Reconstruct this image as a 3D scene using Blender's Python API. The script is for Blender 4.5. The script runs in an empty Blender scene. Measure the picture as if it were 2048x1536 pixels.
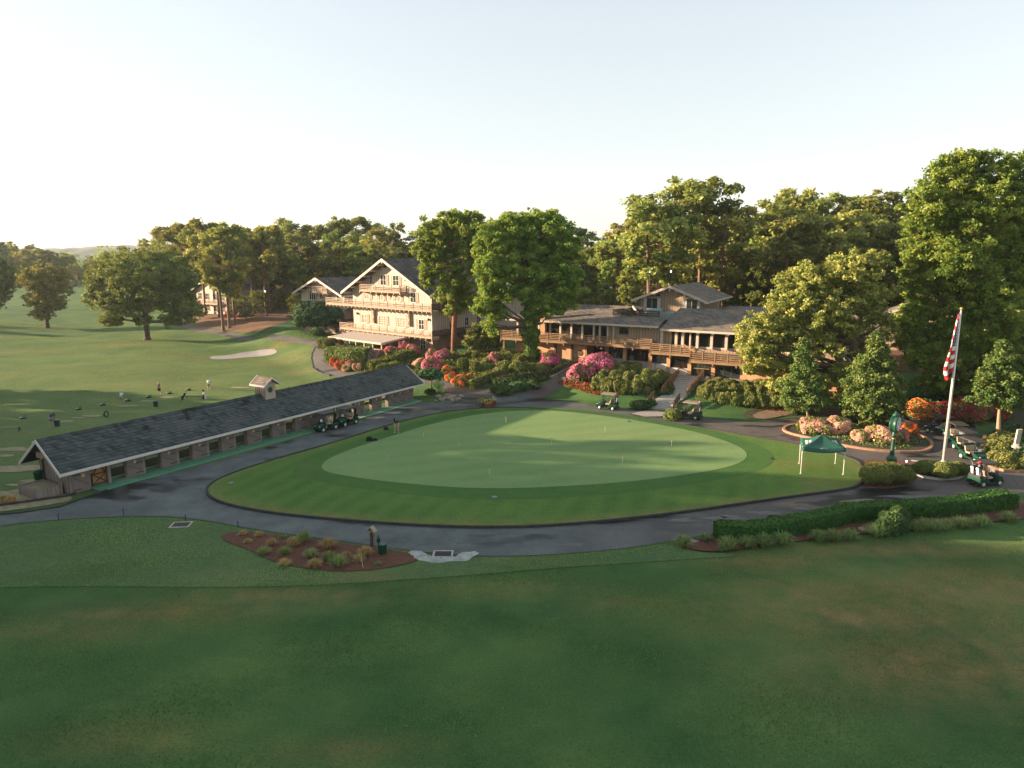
import bpy, bmesh, math, random
import numpy as np
from mathutils import Vector, Matrix
from mathutils.geometry import delaunay_2d_cdt

scene = bpy.context.scene
COL = scene.collection
R = math.radians
rnd = random.Random(7)

# ------------------------------------------------------------------ camera, sky, sun, exposure
CAM_H, FOC, HORIZON = 18.0, 1400.0, 505.0       # metres, focal length and horizon row of the 2048 x 1536 photograph
PITCH = math.atan((768 - HORIZON) / FOC)
cam_d = bpy.data.cameras.new("camera")
cam_d.sensor_width = 36.0
cam_d.lens = FOC / 2048 * 36.0
cam_d.clip_start, cam_d.clip_end = 0.5, 9000
cam = bpy.data.objects.new("camera", cam_d)
COL.objects.link(cam)
cam.location = (0, 0, CAM_H)
cam.rotation_euler = (math.pi / 2 - PITCH, 0, 0)
scene.camera = cam

SUN_EL, SUN_AZ = R(11.0), math.atan2(-0.994, 0.11)      # sun stands low at the left
world = bpy.data.worlds.new("World")
scene.world = world
world.use_nodes = True
wn = world.node_tree
sky = wn.nodes.new("ShaderNodeTexSky")
sky.sky_type = 'NISHITA'
sky.sun_disc = False
sky.sun_elevation = SUN_EL
sky.sun_rotation = SUN_AZ % (2 * math.pi)
sky.air_density, sky.dust_density, sky.ozone_density = 1.1, 0.35, 1.2
wn.nodes["Background"].inputs[1].default_value = 0.143
pale = wn.nodes.new("ShaderNodeHueSaturation")           # a pale, milky morning sky
pale.inputs['Saturation'].default_value = 0.6
soft = wn.nodes.new("ShaderNodeGamma")                    # compresses the sky's brightness range, lifting the zenith
soft.inputs['Gamma'].default_value = 0.5
wn.links.new(sky.outputs[0], soft.inputs['Color'])
wn.links.new(soft.outputs[0], pale.inputs['Color'])
wn.links.new(pale.outputs[0], wn.nodes["Background"].inputs[0])

sun_d = bpy.data.lights.new("sun", 'SUN')
sun_d.energy, sun_d.angle, sun_d.color = 5.0, R(0.6), (1.0, 0.735, 0.50)
sun = bpy.data.objects.new("sun", sun_d)
COL.objects.link(sun)
sd = Vector((-math.sin(SUN_AZ) * math.cos(SUN_EL), -math.cos(SUN_AZ) * math.cos(SUN_EL), -math.sin(SUN_EL)))
sun.rotation_euler = sd.to_track_quat('-Z', 'Y').to_euler()
sun.location = (-80, 20, 60)

scene.view_settings.view_transform = 'Standard'
scene.view_settings.look = 'None'
scene.view_settings.exposure = 1.92
scene.view_settings.gamma = 1.0
scene.cycles.max_bounces = 6
scene.cycles.diffuse_bounces = 3
scene.cycles.transparent_max_bounces = 8
scene.cycles.volume_bounces = 0

# ------------------------------------------------------------------ measuring helpers
cp, sp = math.cos(PITCH), math.sin(PITCH)


def ray(px, py):
    a, v = (px - 1024) / FOC, (py - 768) / FOC
    return (a, cp - sp * v, -sp - cp * v)


TOE = np.array([(-400, 420), (-110, 205), (-74, 155), (-48, 128), (-37, 112), (-30, 101), (-22, 92), (-10, 82.5), (1, 84.5), (5, 88.8), (10.4, 82.5), (15.6, 79),
                (22.4, 76.5), (28.5, 77), (36, 75.5), (42, 80), (49, 81), (54, 76), (60, 66), (80, 62), (200, 50)], float)
CREST = np.array([(-400, 460), (-110, 232), (-66, 178), (-46, 141), (-33, 122), (-21, 110.5), (-12, 108), (2, 98.6), (10, 95.4), (18, 91.8), (25, 87.8), (33, 84.5),
                  (45, 90), (60, 88), (80, 84), (200, 80)], float)
ST_O, ST_D = np.array((17.3, 79.9)), np.array((0.5, 0.866))     # foot and direction of the entrance steps


def stair_profile(s):
    return np.interp(s, [0, 2.2, 5.6, 12.6, 14], [0.0, 0.6, 0.66, 2.16, 2.16])


def terrain(x, y):
    x, y = np.asarray(x, float), np.asarray(y, float)
    yt, yc = np.interp(x, TOE[:, 0], TOE[:, 1]), np.interp(x, CREST[:, 0], CREST[:, 1])
    t = np.clip((y - yt) / np.maximum(yc - yt, 1.0), 0, 1)
    top = np.interp(x, [-90, -40, -20, -8, 3, 12, 22, 30, 60], [2.6, 2.4, 2.4, 2.7, 3.2, 2.75, 2.15, 2.05, 1.8])
    h = top * t * t * (3 - 2 * t) * 0.6 + top * t * 0.4
    far = np.clip(y - yc, 0, 400)
    h = h + np.clip(far - 18, 0, 60) * 0.055 + np.clip(far - 78, 0, 320) * 0.012
    # the fairway on the left rolls gently
    m = np.clip((-x - 45) / 25, 0, 1) * np.clip((y - 75) / 40, 0, 1) * np.clip((yt - y) / 25, 0, 1)
    h = h + m * (0.7 * np.sin(x * 0.075 + 1.0 + 0.03 * y) + 0.55 * np.sin(y * 0.075 + x * 0.02) + 0.3 * np.sin(y * 0.21 + x * 0.05 + 2)) + 0.5 * m
    # mound behind the bunker
    h = h + 1.5 * np.exp(-(((x + 45) / 9) ** 2 + ((y - 131.5) / 5) ** 2)) - 0.5 * np.exp(-(((x + 49) / 7) ** 2 + ((y - 125) / 3) ** 2))
    # a shallow swale on the near lawn, along the road
    h = h - 0.25 * np.exp(-((y - 34.2 + 0.02 * x) / 1.8) ** 2) * np.clip((8 - x) / 8, 0, 1)
    # cut for the entrance steps
    dx, dy = x - ST_O[0], y - ST_O[1]
    s, w = dx * ST_D[0] + dy * ST_D[1], np.abs(dx * ST_D[1] - dy * ST_D[0])
    k = np.clip((3.4 - w) / 1.4, 0, 1) * ((s > -1) & (s < 13.2))
    cut = np.minimum(h, stair_profile(s) - 0.16)
    return h * (1 - k) + cut * k


def hz(x, y):
    return float(terrain(x, y))


def at(px, py, z=None):
    """world point on the ground (or on the level z) that the photograph shows at this pixel"""
    d = ray(px, py)
    if z is not None:
        t = (z - CAM_H) / d[2]
        return Vector((d[0] * t, d[1] * t, z))
    ts = np.arange(15, 700, 0.5)
    f = CAM_H + ts * d[2] - terrain(ts * d[0], ts * d[1])
    i = int(np.argmax(f < 0)) if (f < 0).any() else len(ts) - 1
    a, b = ts[max(i - 1, 0)], ts[i]
    for _ in range(18):
        c = (a + b) / 2
        if CAM_H + c * d[2] - hz(c * d[0], c * d[1]) < 0:
            b = c
        else:
            a = c
    return Vector((d[0] * b, d[1] * b, CAM_H + b * d[2]))


def on_y(px, py, y):
    """point of the pixel's ray on the vertical plane at this distance"""
    d = ray(px, py)
    t = y / d[1]
    return Vector((d[0] * t, y, CAM_H + d[2] * t))


def img(P):
    x, y, z = P[0], P[1], P[2] - CAM_H
    f = cp * y - sp * z
    return 1024 + FOC * x / f, 768 - FOC * (sp * y + cp * z) / f


# ------------------------------------------------------------------ materials
def lin(h):
    h = h.lstrip('#')
    v = [int(h[i:i + 2], 16) / 255 for i in (0, 2, 4)]
    return tuple(c / 12.92 if c <= 0.04045 else ((c + 0.055) / 1.055) ** 2.4 for c in v) + (1,)


def N(nt, typ, **kw):
    n = nt.nodes.new(typ)
    for k, v in kw.items():
        if k.startswith('i_'):
            key = k[2:]
            n.inputs[int(key) if key.isdigit() else key].default_value = v
        else:
            setattr(n, k, v)
    return n


def new_mat(name):
    m = bpy.data.materials.new(name)
    m.use_nodes = True
    return m, m.node_tree, m.node_tree.nodes["Principled BSDF"], m.node_tree.links


def c4(c):
    return tuple(c) if len(c) == 4 else tuple(c) + (1,)


def mixc(nt, fac, a, b, mode='MIX'):
    n = nt.nodes.new("ShaderNodeMix")
    n.data_type = 'RGBA'
    n.blend_type = mode
    for sock, v in ((n.inputs[0], fac), (n.inputs[6], a), (n.inputs[7], b)):
        if hasattr(v, 'is_linked'):
            nt.links.new(v, sock)
        else:
            sock.default_value = v if not isinstance(v, (tuple, list)) else c4(v)
    return n.outputs[2]


def noise(nt, scale, detail=3, rough=0.6, vec=None, lo=0.35, hi=0.65):
    n = N(nt, "ShaderNodeTexNoise", i_Scale=scale, i_Detail=detail, i_Roughness=rough)
    if vec is not None:
        nt.links.new(vec, n.inputs['Vector'])
    r = N(nt, "ShaderNodeMapRange")
    r.inputs['From Min'].default_value, r.inputs['From Max'].default_value = lo, hi
    nt.links.new(n.outputs[0], r.inputs['Value'])
    return r.outputs[0]


def ocoord(nt, scale=(1, 1, 1)):
    tc = nt.nodes.new("ShaderNodeTexCoord")
    mp = N(nt, "ShaderNodeMapping")
    mp.inputs['Scale'].default_value = scale
    nt.links.new(tc.outputs['Object'], mp.inputs['Vector'])
    return mp.outputs[0]


def bump(nt, bsdf, height, strength=0.4, dist=0.05):
    b = N(nt, "ShaderNodeBump", i_Strength=strength, i_Distance=dist)
    nt.links.new(height, b.inputs['Height'])
    nt.links.new(b.outputs[0], bsdf.inputs['Normal'])


def plain(name, a, b=None, scale=4.0, rough=0.6, stretch=(1, 1, 1), bmp=0.0, metal=0.0, spec=0.4):
    m, nt, p, L = new_mat(name)
    b = b or tuple(x * 0.7 for x in a[:3])
    v = ocoord(nt, stretch)
    f = noise(nt, scale, 4, 0.65, v, 0.3, 0.7)
    L.new(mixc(nt, f, a, b), p.inputs['Base Color'])
    p.inputs['Roughness'].default_value = rough
    p.inputs['Metallic'].default_value = metal
    p.inputs['Specular IOR Level'].default_value = spec
    if bmp:
        bump(nt, p, f, bmp)
    return m


def board(name, a, b, groove, pitch=0.3, rough=0.75, width=0.12):
    """vertical boards and battens: the pattern runs along the wall, whichever way the wall faces"""
    m, nt, p, L = new_mat(name)
    tc = nt.nodes.new("ShaderNodeTexCoord")
    sx = nt.nodes.new("ShaderNodeSeparateXYZ")
    L.new(tc.outputs['Object'], sx.inputs[0])
    ad = N(nt, "ShaderNodeMath", operation='ADD')
    L.new(sx.outputs[0], ad.inputs[0]); L.new(sx.outputs[1], ad.inputs[1])
    dv = N(nt, "ShaderNodeMath", operation='DIVIDE', i_1=pitch)
    L.new(ad.outputs[0], dv.inputs[0])
    fr = N(nt, "ShaderNodeMath", operation='FRACT')
    L.new(dv.outputs[0], fr.inputs[0])
    lt = N(nt, "ShaderNodeMath", operation='LESS_THAN', i_1=width)
    L.new(fr.outputs[0], lt.inputs[0])
    fl = N(nt, "ShaderNodeMath", operation='FLOOR')
    L.new(dv.outputs[0], fl.inputs[0])
    wn_ = N(nt, "ShaderNodeTexWhiteNoise", noise_dimensions='1D')
    L.new(fl.outputs[0], wn_.inputs['W'])
    col = mixc(nt, wn_.outputs[0], a, b)
    st = noise(nt, 1.2, 4, 0.7, ocoord(nt, (1, 1, 0.35)), 0.42, 0.75)
    col = mixc(nt, st, col, tuple(x * 0.72 for x in a[:3]))
    col = mixc(nt, lt.outputs[0], col, groove)
    L.new(col, p.inputs['Base Color'])
    p.inputs['Roughness'].default_value = rough
    p.inputs['Specular IOR Level'].default_value = 0.25
    bump(nt, p, lt.outputs[0], -0.6, 0.03)
    return m


def shingle(name, a, b, c, row=0.16, wide=0.35, stain=None):
    """roof shingles: courses follow the height, tabs differ in tone"""
    m, nt, p, L = new_mat(name)
    tc = nt.nodes.new("ShaderNodeTexCoord")
    sx = nt.nodes.new("ShaderNodeSeparateXYZ")
    L.new(tc.outputs['Object'], sx.inputs[0])
    ad = N(nt, "ShaderNodeMath", operation='ADD')
    L.new(sx.outputs[0], ad.inputs[0]); L.new(sx.outputs[1], ad.inputs[1])
    rz = N(nt, "ShaderNodeMath", operation='DIVIDE', i_1=row)
    L.new(sx.outputs[2], rz.inputs[0])
    rf = N(nt, "ShaderNodeMath", operation='FLOOR')
    L.new(rz.outputs[0], rf.inputs[0])
    rr = N(nt, "ShaderNodeMath", operation='FRACT')
    L.new(rz.outputs[0], rr.inputs[0])
    ux = N(nt, "ShaderNodeMath", operation='DIVIDE', i_1=wide)
    L.new(ad.outputs[0], ux.inputs[0])
    off = N(nt, "ShaderNodeMath", operation='MULTIPLY_ADD', i_1=0.37)
    L.new(rf.outputs[0], off.inputs[0]); L.new(ux.outputs[0], off.inputs[2])
    uf = N(nt, "ShaderNodeMath", operation='FLOOR')
    L.new(off.outputs[0], uf.inputs[0])
    cb = nt.nodes.new("ShaderNodeCombineXYZ")
    L.new(uf.outputs[0], cb.inputs[0]); L.new(rf.outputs[0], cb.inputs[1])
    w2 = N(nt, "ShaderNodeTexWhiteNoise", noise_dimensions='2D')
    L.new(cb.outputs[0], w2.inputs['Vector'])
    col = mixc(nt, w2.outputs[0], a, b)
    big = noise(nt, 0.45, 4, 0.65, ocoord(nt), 0.45, 0.7)
    col = mixc(nt, big, col, c)
    if stain:
        s2 = noise(nt, 0.30, 5, 0.65, ocoord(nt, (1, 1.4, 1)), 0.60, 0.68)
        col = mixc(nt, s2, col, stain)
    lt = N(nt, "ShaderNodeMath", operation='LESS_THAN', i_1=0.16)
    L.new(rr.outputs[0], lt.inputs[0])
    dk = N(nt, "ShaderNodeMath", operation='MULTIPLY', i_1=0.55)
    L.new(lt.outputs[0], dk.inputs[0])
    col = mixc(nt, dk.outputs[0], col, (0.01, 0.011, 0.012))  # shadow line painted dark along the foot of each course
    L.new(col, p.inputs['Base Color'])
    p.inputs['Roughness'].default_value = 0.85
    p.inputs['Specular IOR Level'].default_value = 0.08
    bump(nt, p, rr.outputs[0], 0.7, 0.03)
    return m


def brick(name, a, b, mortar, scale=1.0):
    m, nt, p, L = new_mat(name)
    tc = nt.nodes.new("ShaderNodeTexCoord")
    sx = nt.nodes.new("ShaderNodeSeparateXYZ")
    L.new(tc.outputs['Object'], sx.inputs[0])
    ad = N(nt, "ShaderNodeMath", operation='ADD')
    L.new(sx.outputs[0], ad.inputs[0]); L.new(sx.outputs[1], ad.inputs[1])
    cb = nt.nodes.new("ShaderNodeCombineXYZ")
    L.new(ad.outputs[0], cb.inputs[0]); L.new(sx.outputs[2], cb.inputs[1])
    bt = N(nt, "ShaderNodeTexBrick", i_Scale=scale)
    bt.inputs['Color1'].default_value, bt.inputs['Color2'].default_value, bt.inputs['Mortar'].default_value = c4(a), c4(b), c4(mortar)
    bt.inputs['Brick Width'].default_value, bt.inputs['Row Height'].default_value = 0.28, 0.1
    bt.inputs['Mortar Size'].default_value = 0.012
    L.new(cb.outputs[0], bt.inputs['Vector'])
    f = noise(nt, 0.9, 4, 0.7, ocoord(nt), 0.4, 0.75)
    L.new(mixc(nt, f, bt.outputs[0], tuple(x * 0.6 for x in a[:3])), p.inputs['Base Color'])
    p.inputs['Roughness'].default_value = 0.85
    bump(nt, p, bt.outputs['Fac'], -0.4, 0.02)
    return m


def leaf(name, dark, light, trans=0.3, dry=None, var=0.12):
    if 'petal' not in name and 'chip' not in name:
        dark, light = tuple(x * LEAF_LIFT for x in dark), tuple(x * LEAF_LIFT for x in light)
    m, nt, p, L = new_mat(name)
    at_ = N(nt, "ShaderNodeAttribute", attribute_name="tint")
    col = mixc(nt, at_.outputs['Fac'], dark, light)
    oi = nt.nodes.new("ShaderNodeObjectInfo")
    hsv = nt.nodes.new("ShaderNodeHueSaturation")
    mr = N(nt, "ShaderNodeMapRange")
    mr.inputs['To Min'].default_value, mr.inputs['To Max'].default_value = 1 - var * 1.6, 1 + var * 1.6
    L.new(oi.outputs['Random'], mr.inputs['Value'])
    L.new(mr.outputs[0], hsv.inputs['Value'])
    mh = N(nt, "ShaderNodeMapRange")
    mh.inputs['To Min'].default_value, mh.inputs['To Max'].default_value = 0.5 - var * 0.18, 0.5 + var * 0.14
    sr = N(nt, "ShaderNodeMath", operation='MULTIPLY', i_1=7.31)
    L.new(oi.outputs['Random'], sr.inputs[0])
    sf = N(nt, "ShaderNodeMath", operation='FRACT')
    L.new(sr.outputs[0], sf.inputs[0]); L.new(sf.outputs[0], mh.inputs['Value'])
    L.new(mh.outputs[0], hsv.inputs['Hue'])
    L.new(col, hsv.inputs['Color'])
    L.new(hsv.outputs[0], p.inputs['Base Color'])
    p.inputs['Roughness'].default_value = 0.65
    p.inputs['Specular IOR Level'].default_value = 0.2
    tr = nt.nodes.new("ShaderNodeBsdfTranslucent")
    L.new(mixc(nt, 0.5, hsv.outputs[0], (0.30, 0.26, 0.02)), tr.inputs[0])
    mx = N(nt, "ShaderNodeMixShader")
    mx.inputs[0].default_value = trans
    L.new(p.outputs[0], mx.inputs[1]); L.new(tr.outputs[0], mx.inputs[2])
    L.new(mx.outputs[0], nt.nodes["Material Output"].inputs[0])
    return m


def glass(name, tint=(0.02, 0.03, 0.03), clear=0.0):
    m, nt, p, L = new_mat(name)
    p.inputs['Base Color'].default_value = c4(tint)
    p.inputs['Roughness'].default_value = 0.06
    p.inputs['Specular IOR Level'].default_value = 0.6
    if clear:
        t = nt.nodes.new("ShaderNodeBsdfTransparent")
        mx = N(nt, "ShaderNodeMixShader")
        mx.inputs[0].default_value = clear
        L.new(p.outputs[0], mx.inputs[1]); L.new(t.outputs[0], mx.inputs[2])
        L.new(mx.outputs[0], nt.nodes["Material Output"].inputs[0])
    return m


def grass(name, a, b, c, dry=(0.26, 0.185, 0.080), s1=0.10, fine=9.0, stripes=None, bm=0.35, weeds=0.0):
    """turf: broad and fine patches of green, dry blotches where the vertex attribute says so"""
    m, nt, p, L = new_mat(name)
    v = ocoord(nt)
    f1 = noise(nt, s1, 5, 0.62, v, 0.36, 0.66)
    f2 = noise(nt, 1.1, 4, 0.7, ocoord(nt, (1, 1.8, 1)), 0.34, 0.68)
    f3 = noise(nt, fine, 3, 0.75, v, 0.28, 0.72)
    col = mixc(nt, f1, a, b)
    pa_ = N(nt, "ShaderNodeAttribute", attribute_name="pale")
    col = mixc(nt, pa_.outputs['Fac'], col, mixc(nt, f1, (0.115, 0.165, 0.055), (0.165, 0.200, 0.078)))
    h = N(nt, "ShaderNodeMath", operation='MULTIPLY', i_1=0.55)
    L.new(f2, h.inputs[0])
    col = mixc(nt, h.outputs[0], col, c)
    wv_ = N(nt, "ShaderNodeTexVoronoi", i_Scale=2.6)
    nt.links.new(ocoord(nt, (1, 1.7, 1)), wv_.inputs['Vector'])
    wl = N(nt, "ShaderNodeMath", operation='LESS_THAN', i_1=0.17)
    nt.links.new(wv_.outputs['Distance'], wl.inputs[0])
    wz = N(nt, "ShaderNodeMath", operation='MULTIPLY')
    nt.links.new(wl.outputs[0], wz.inputs[0])
    nt.links.new(noise(nt, 0.28, 4, 0.65, v, 0.48, 0.66), wz.inputs[1])
    wq = N(nt, "ShaderNodeMath", operation='MULTIPLY', i_1=weeds)
    wp = N(nt, "ShaderNodeMath", operation='SUBTRACT', i_0=1.0)
    nt.links.new(pa_.outputs['Fac'], wp.inputs[1])
    wm = N(nt, "ShaderNodeMath", operation='MULTIPLY')
    nt.links.new(wz.outputs[0], wm.inputs[0]); nt.links.new(wp.outputs[0], wm.inputs[1])
    nt.links.new(wm.outputs[0], wq.inputs[0])
    col = mixc(nt, wq.outputs[0], col, (0.13, 0.17, 0.05))
    at_ = N(nt, "ShaderNodeAttribute", attribute_name="dry")
    fd = noise(nt, 0.6, 5, 0.72, v, 0.30, 0.70)
    ml = N(nt, "ShaderNodeMath", operation='MULTIPLY')
    L.new(at_.outputs['Fac'], ml.inputs[0]); L.new(fd, ml.inputs[1])
    col = mixc(nt, ml.outputs[0], col, dry)
    if stripes:
        wv = N(nt, "ShaderNodeTexWave", i_Scale=stripes[0], i_Distortion=1.2)
        wv.bands_direction = 'X'
        mp = N(nt, "ShaderNodeMapping")
        mp.inputs['Rotation'].default_value = (0, 0, stripes[1])
        L.new(v, mp.inputs['Vector']); L.new(mp.outputs[0], wv.inputs['Vector'])
        k = N(nt, "ShaderNodeMath", operation='MULTIPLY', i_1=stripes[2])
        L.new(wv.outputs['Fac'], k.inputs[0])
        col = mixc(nt, k.outputs[0], col, b)
    hv = nt.nodes.new("ShaderNodeHueSaturation")
    mr = N(nt, "ShaderNodeMapRange")
    mr.inputs['To Min'].default_value, mr.inputs['To Max'].default_value = 0.72, 1.28
    L.new(f3, mr.inputs['Value']); L.new(mr.outputs[0], hv.inputs['Value'])
    L.new(col, hv.inputs['Color'])
    L.new(hv.outputs[0], p.inputs['Base Color'])
    p.inputs['Roughness'].default_value = 0.9
    p.inputs['Specular IOR Level'].default_value = 0.1
    pass
    if bm:
        bump(nt, p, f3, bm, 0.06)
    return m


def asphalt(name, a, b, wet, rough=0.8):
    """worn tarmac with damp stains, pale dust and hairline cracks"""
    m, nt, p, L = new_mat(name)
    v = ocoord(nt)
    f = noise(nt, 0.35, 5, 0.65, v, 0.35, 0.68)
    col = mixc(nt, f, a, b)
    sx_ = nt.nodes.new("ShaderNodeSeparateXYZ")
    L.new(v, sx_.inputs[0])
    br = N(nt, "ShaderNodeMapRange")                       # browner where leaf litter has stained it, to the right
    br.inputs['From Min'].default_value, br.inputs['From Max'].default_value = 0.0, 18.0
    br.inputs['To Max'].default_value = 1.0
    L.new(sx_.outputs[0], br.inputs['Value'])
    col = mixc(nt, br.outputs[0], col, mixc(nt, f, (0.060, 0.047, 0.040), (0.098, 0.078, 0.064)))
    fine = noise(nt, 14, 2, 0.7, v, 0.3, 0.7)
    k = N(nt, "ShaderNodeMath", operation='MULTIPLY', i_1=0.30)
    L.new(fine, k.inputs[0])
    col = mixc(nt, k.outputs[0], col, tuple(x * 1.7 for x in b[:3]))
    ws = noise(nt, 0.17, 5, 0.6, ocoord(nt, (0.7, 1.5, 1)), 0.53, 0.60)
    col = mixc(nt, ws, col, wet)
    vo = N(nt, "ShaderNodeTexVoronoi", feature='DISTANCE_TO_EDGE', i_Scale=0.22)
    dv = noise(nt, 1.5, 4, 0.7, v, 0, 1)
    mv = N(nt, "ShaderNodeVectorMath", operation='MULTIPLY_ADD')
    cb = nt.nodes.new("ShaderNodeCombineXYZ")
    L.new(dv, cb.inputs[0]); L.new(dv, cb.inputs[1])
    mv.inputs[1].default_value = (1.2, 1.2, 0)
    L.new(cb.outputs[0], mv.inputs[0]); L.new(v, mv.inputs[2])
    L.new(mv.outputs[0], vo.inputs['Vector'])
    cr = N(nt, "ShaderNodeMath", operation='LESS_THAN', i_1=0.0022)
    L.new(vo.outputs['Distance'], cr.inputs[0])
    col = mixc(nt, cr.outputs[0], col, (0.03, 0.03, 0.03))
    L.new(col, p.inputs['Base Color'])
    rr = N(nt, "ShaderNodeMapRange")
    rr.inputs['To Min'].default_value, rr.inputs['To Max'].default_value = rough, 0.35
    L.new(ws, rr.inputs['Value']); L.new(rr.outputs[0], p.inputs['Roughness'])
    p.inputs['Specular IOR Level'].default_value = 0.35
    bump(nt, p, fine, 0.25, 0.02)
    return m


LEAF_LIFT = 2.0
M = {}
M['lawn'] = grass("lawn", (0.030, 0.088, 0.030), (0.104, 0.172, 0.052), (0.054, 0.122, 0.034), s1=0.13, bm=0.6, weeds=0.55)
M['apron'] = grass("apron_turf", (0.054, 0.132, 0.028), (0.110, 0.185, 0.042), (0.046, 0.115, 0.026), fine=7, stripes=(0.16, 0.35, 0.4))
M['rough'] = grass("rough_turf", (0.070, 0.130, 0.050), (0.120, 0.175, 0.066), (0.055, 0.105, 0.040), fine=6, bm=0.9)
M['collar'] = grass("collar_turf", (0.048, 0.122, 0.030), (0.085, 0.158, 0.042), (0.044, 0.112, 0.028), fine=10, bm=0.2)
M['green'] = grass("putting_turf", (0.140, 0.230, 0.088), (0.190, 0.275, 0.108), (0.122, 0.212, 0.080), fine=16, bm=0.10, stripes=(0.11, 1.2, 0.45))
M['asphalt'] = asphalt("tarmac", (0.046, 0.056, 0.056), (0.108, 0.123, 0.120), (0.017, 0.020, 0.021))
M['path'] = asphalt("path_tarmac", (0.062, 0.058, 0.053), (0.105, 0.096, 0.086), (0.042, 0.040, 0.038))
M['paving'] = plain("pale_paving", (0.34, 0.31, 0.27), (0.22, 0.20, 0.175), 3, 0.85, bmp=0.2)
M['concrete'] = plain("worn_concrete", (0.44, 0.41, 0.37), (0.28, 0.265, 0.24), 5, 0.85, bmp=0.2)
M['straw'] = plain("pine_straw", (0.175, 0.082, 0.032), (0.075, 0.040, 0.020), 0.9, 0.95, (1, 1.4, 1), 0.5)
M['mulch'] = plain("red_mulch", (0.150, 0.062, 0.034), (0.070, 0.032, 0.020), 5, 0.95, bmp=0.9)
M['soil'] = plain("bed_soil", (0.060, 0.042, 0.026), (0.028, 0.040, 0.014), 2.5, 0.95, bmp=0.8)
M['sand'] = plain("bunker_sand", (0.29, 0.28, 0.26), (0.21, 0.20, 0.185), 1.2, 0.95, bmp=0.4)
M['litter'] = plain("leaf_litter", (0.26, 0.18, 0.11), (0.10, 0.07, 0.045), 4.0, 0.95, bmp=0.8)
M['dust'] = plain("pale_sand_patch", (0.32, 0.27, 0.18), (0.16, 0.16, 0.07), 2.0, 0.95)
M['mat_turf'] = plain("tee_mat_turf", (0.13, 0.30, 0.18), (0.08, 0.24, 0.14), 3, 0.9, bmp=0.2)
M['timber_edge'] = plain("dark_timber", (0.050, 0.046, 0.042), (0.028, 0.026, 0.024), 3, 0.9, bmp=0.3)
M['brick_kerb'] = brick("brick_kerb", (0.38, 0.19, 0.10), (0.30, 0.15, 0.085), (0.28, 0.22, 0.16))
M['brick'] = brick("orange_brick", (0.55, 0.29, 0.145), (0.44, 0.215, 0.105), (0.42, 0.31, 0.20))
M['brick_grey'] = brick("mixed_brick", (0.34, 0.22, 0.15), (0.26, 0.16, 0.11), (0.36, 0.31, 0.25))
M['siding'] = board("cream_siding", (0.50, 0.43, 0.365), (0.43, 0.37, 0.315), (0.20, 0.155, 0.12), 0.42, width=0.26)
M['siding_tan'] = board("tan_siding", (0.36, 0.27, 0.185), (0.30, 0.225, 0.155), (0.12, 0.085, 0.06), 0.40, width=0.14)
M['siding_shed'] = board("grey_brown_siding", (0.255, 0.215, 0.190), (0.22, 0.185, 0.165), (0.10, 0.082, 0.072), 0.40, width=0.13)
M['door_shed'] = plain("taupe_door_paint", (0.185, 0.150, 0.132), (0.155, 0.128, 0.114), 3, 0.75)
M['trim'] = plain("cream_trim", (0.52, 0.44, 0.36), (0.40, 0.335, 0.27), 2, 0.7)
M['white'] = plain("white_paint", (0.60, 0.57, 0.53), (0.48, 0.46, 0.43), 3, 0.6)
M['rail_pale'] = plain("weathered_rail", (0.38, 0.285, 0.205), (0.28, 0.205, 0.145), 2, 0.8)
M['rail_brown'] = plain("brown_rail", (0.27, 0.165, 0.085), (0.19, 0.115, 0.06), 2, 0.75)
M['wood_dark'] = plain("dark_brown_wood", (0.085, 0.052, 0.034), (0.050, 0.032, 0.022), 2, 0.75)
M['shutter'] = plain("tan_shutter", (0.34, 0.21, 0.13), (0.27, 0.165, 0.105), 2, 0.7)
M['roof_chalet'] = shingle("dark_shingles", (0.048, 0.050, 0.050), (0.105, 0.102, 0.098), (0.15, 0.122, 0.10))
M['roof_club'] = shingle("grey_cedar_shakes", (0.085, 0.082, 0.078), (0.19, 0.17, 0.15), (0.24, 0.185, 0.13), row=0.16)
M['roof_shed'] = shingle("charcoal_shakes", (0.038, 0.047, 0.047), (0.090, 0.103, 0.101), (0.100, 0.108, 0.102), row=0.19, wide=0.30, stain=(0.026, 0.027, 0.027))
M['roof_metal'] = plain("pale_porch_roof", (0.42, 0.37, 0.32), (0.36, 0.315, 0.27), 1, 0.6, (6, 0.4, 1))
M['roof_flat'] = plain("flat_roof_felt", (0.16, 0.135, 0.12), (0.11, 0.10, 0.09), 1, 0.9)
M['glass'] = glass("dark_window_glass")
M['shop_glass'] = glass("shop_glass", (0.03, 0.035, 0.035), 0.72)
M['pane_warm'] = plain("curtained_pane", (0.42, 0.30, 0.20), (0.20, 0.13, 0.09), 1.5, 0.25)
M['interior'] = plain("dark_interior", (0.045, 0.032, 0.024), (0.020, 0.015, 0.012), 1.2, 0.9)
M['curtain'] = plain("pale_curtain", (0.58, 0.60, 0.56), (0.45, 0.47, 0.44), 3, 0.8)
M['iron'] = plain("black_iron", (0.016, 0.016, 0.016), (0.028, 0.026, 0.024), 6, 0.55)
M['plate'] = plain("brass_number_plate", (0.62, 0.45, 0.16), (0.48, 0.33, 0.12), 3, 0.5)
M['green_paint'] = plain("green_paint", (0.012, 0.070, 0.040), (0.010, 0.055, 0.032), 3, 0.4)
M['green_dark'] = plain("dark_green_plastic", (0.010, 0.040, 0.026), (0.008, 0.028, 0.018), 3, 0.5)
M['gold'] = plain("gilt", (0.60, 0.42, 0.14), (0.45, 0.30, 0.10), 4, 0.35, metal=0.6)
M['tent'] = plain("green_canopy_cloth", (0.012, 0.085, 0.055), (0.010, 0.070, 0.045), 2, 0.7)
M['steel'] = plain("pale_steel", (0.60, 0.57, 0.54), (0.50, 0.48, 0.46), 3, 0.4, metal=0.2)
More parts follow.
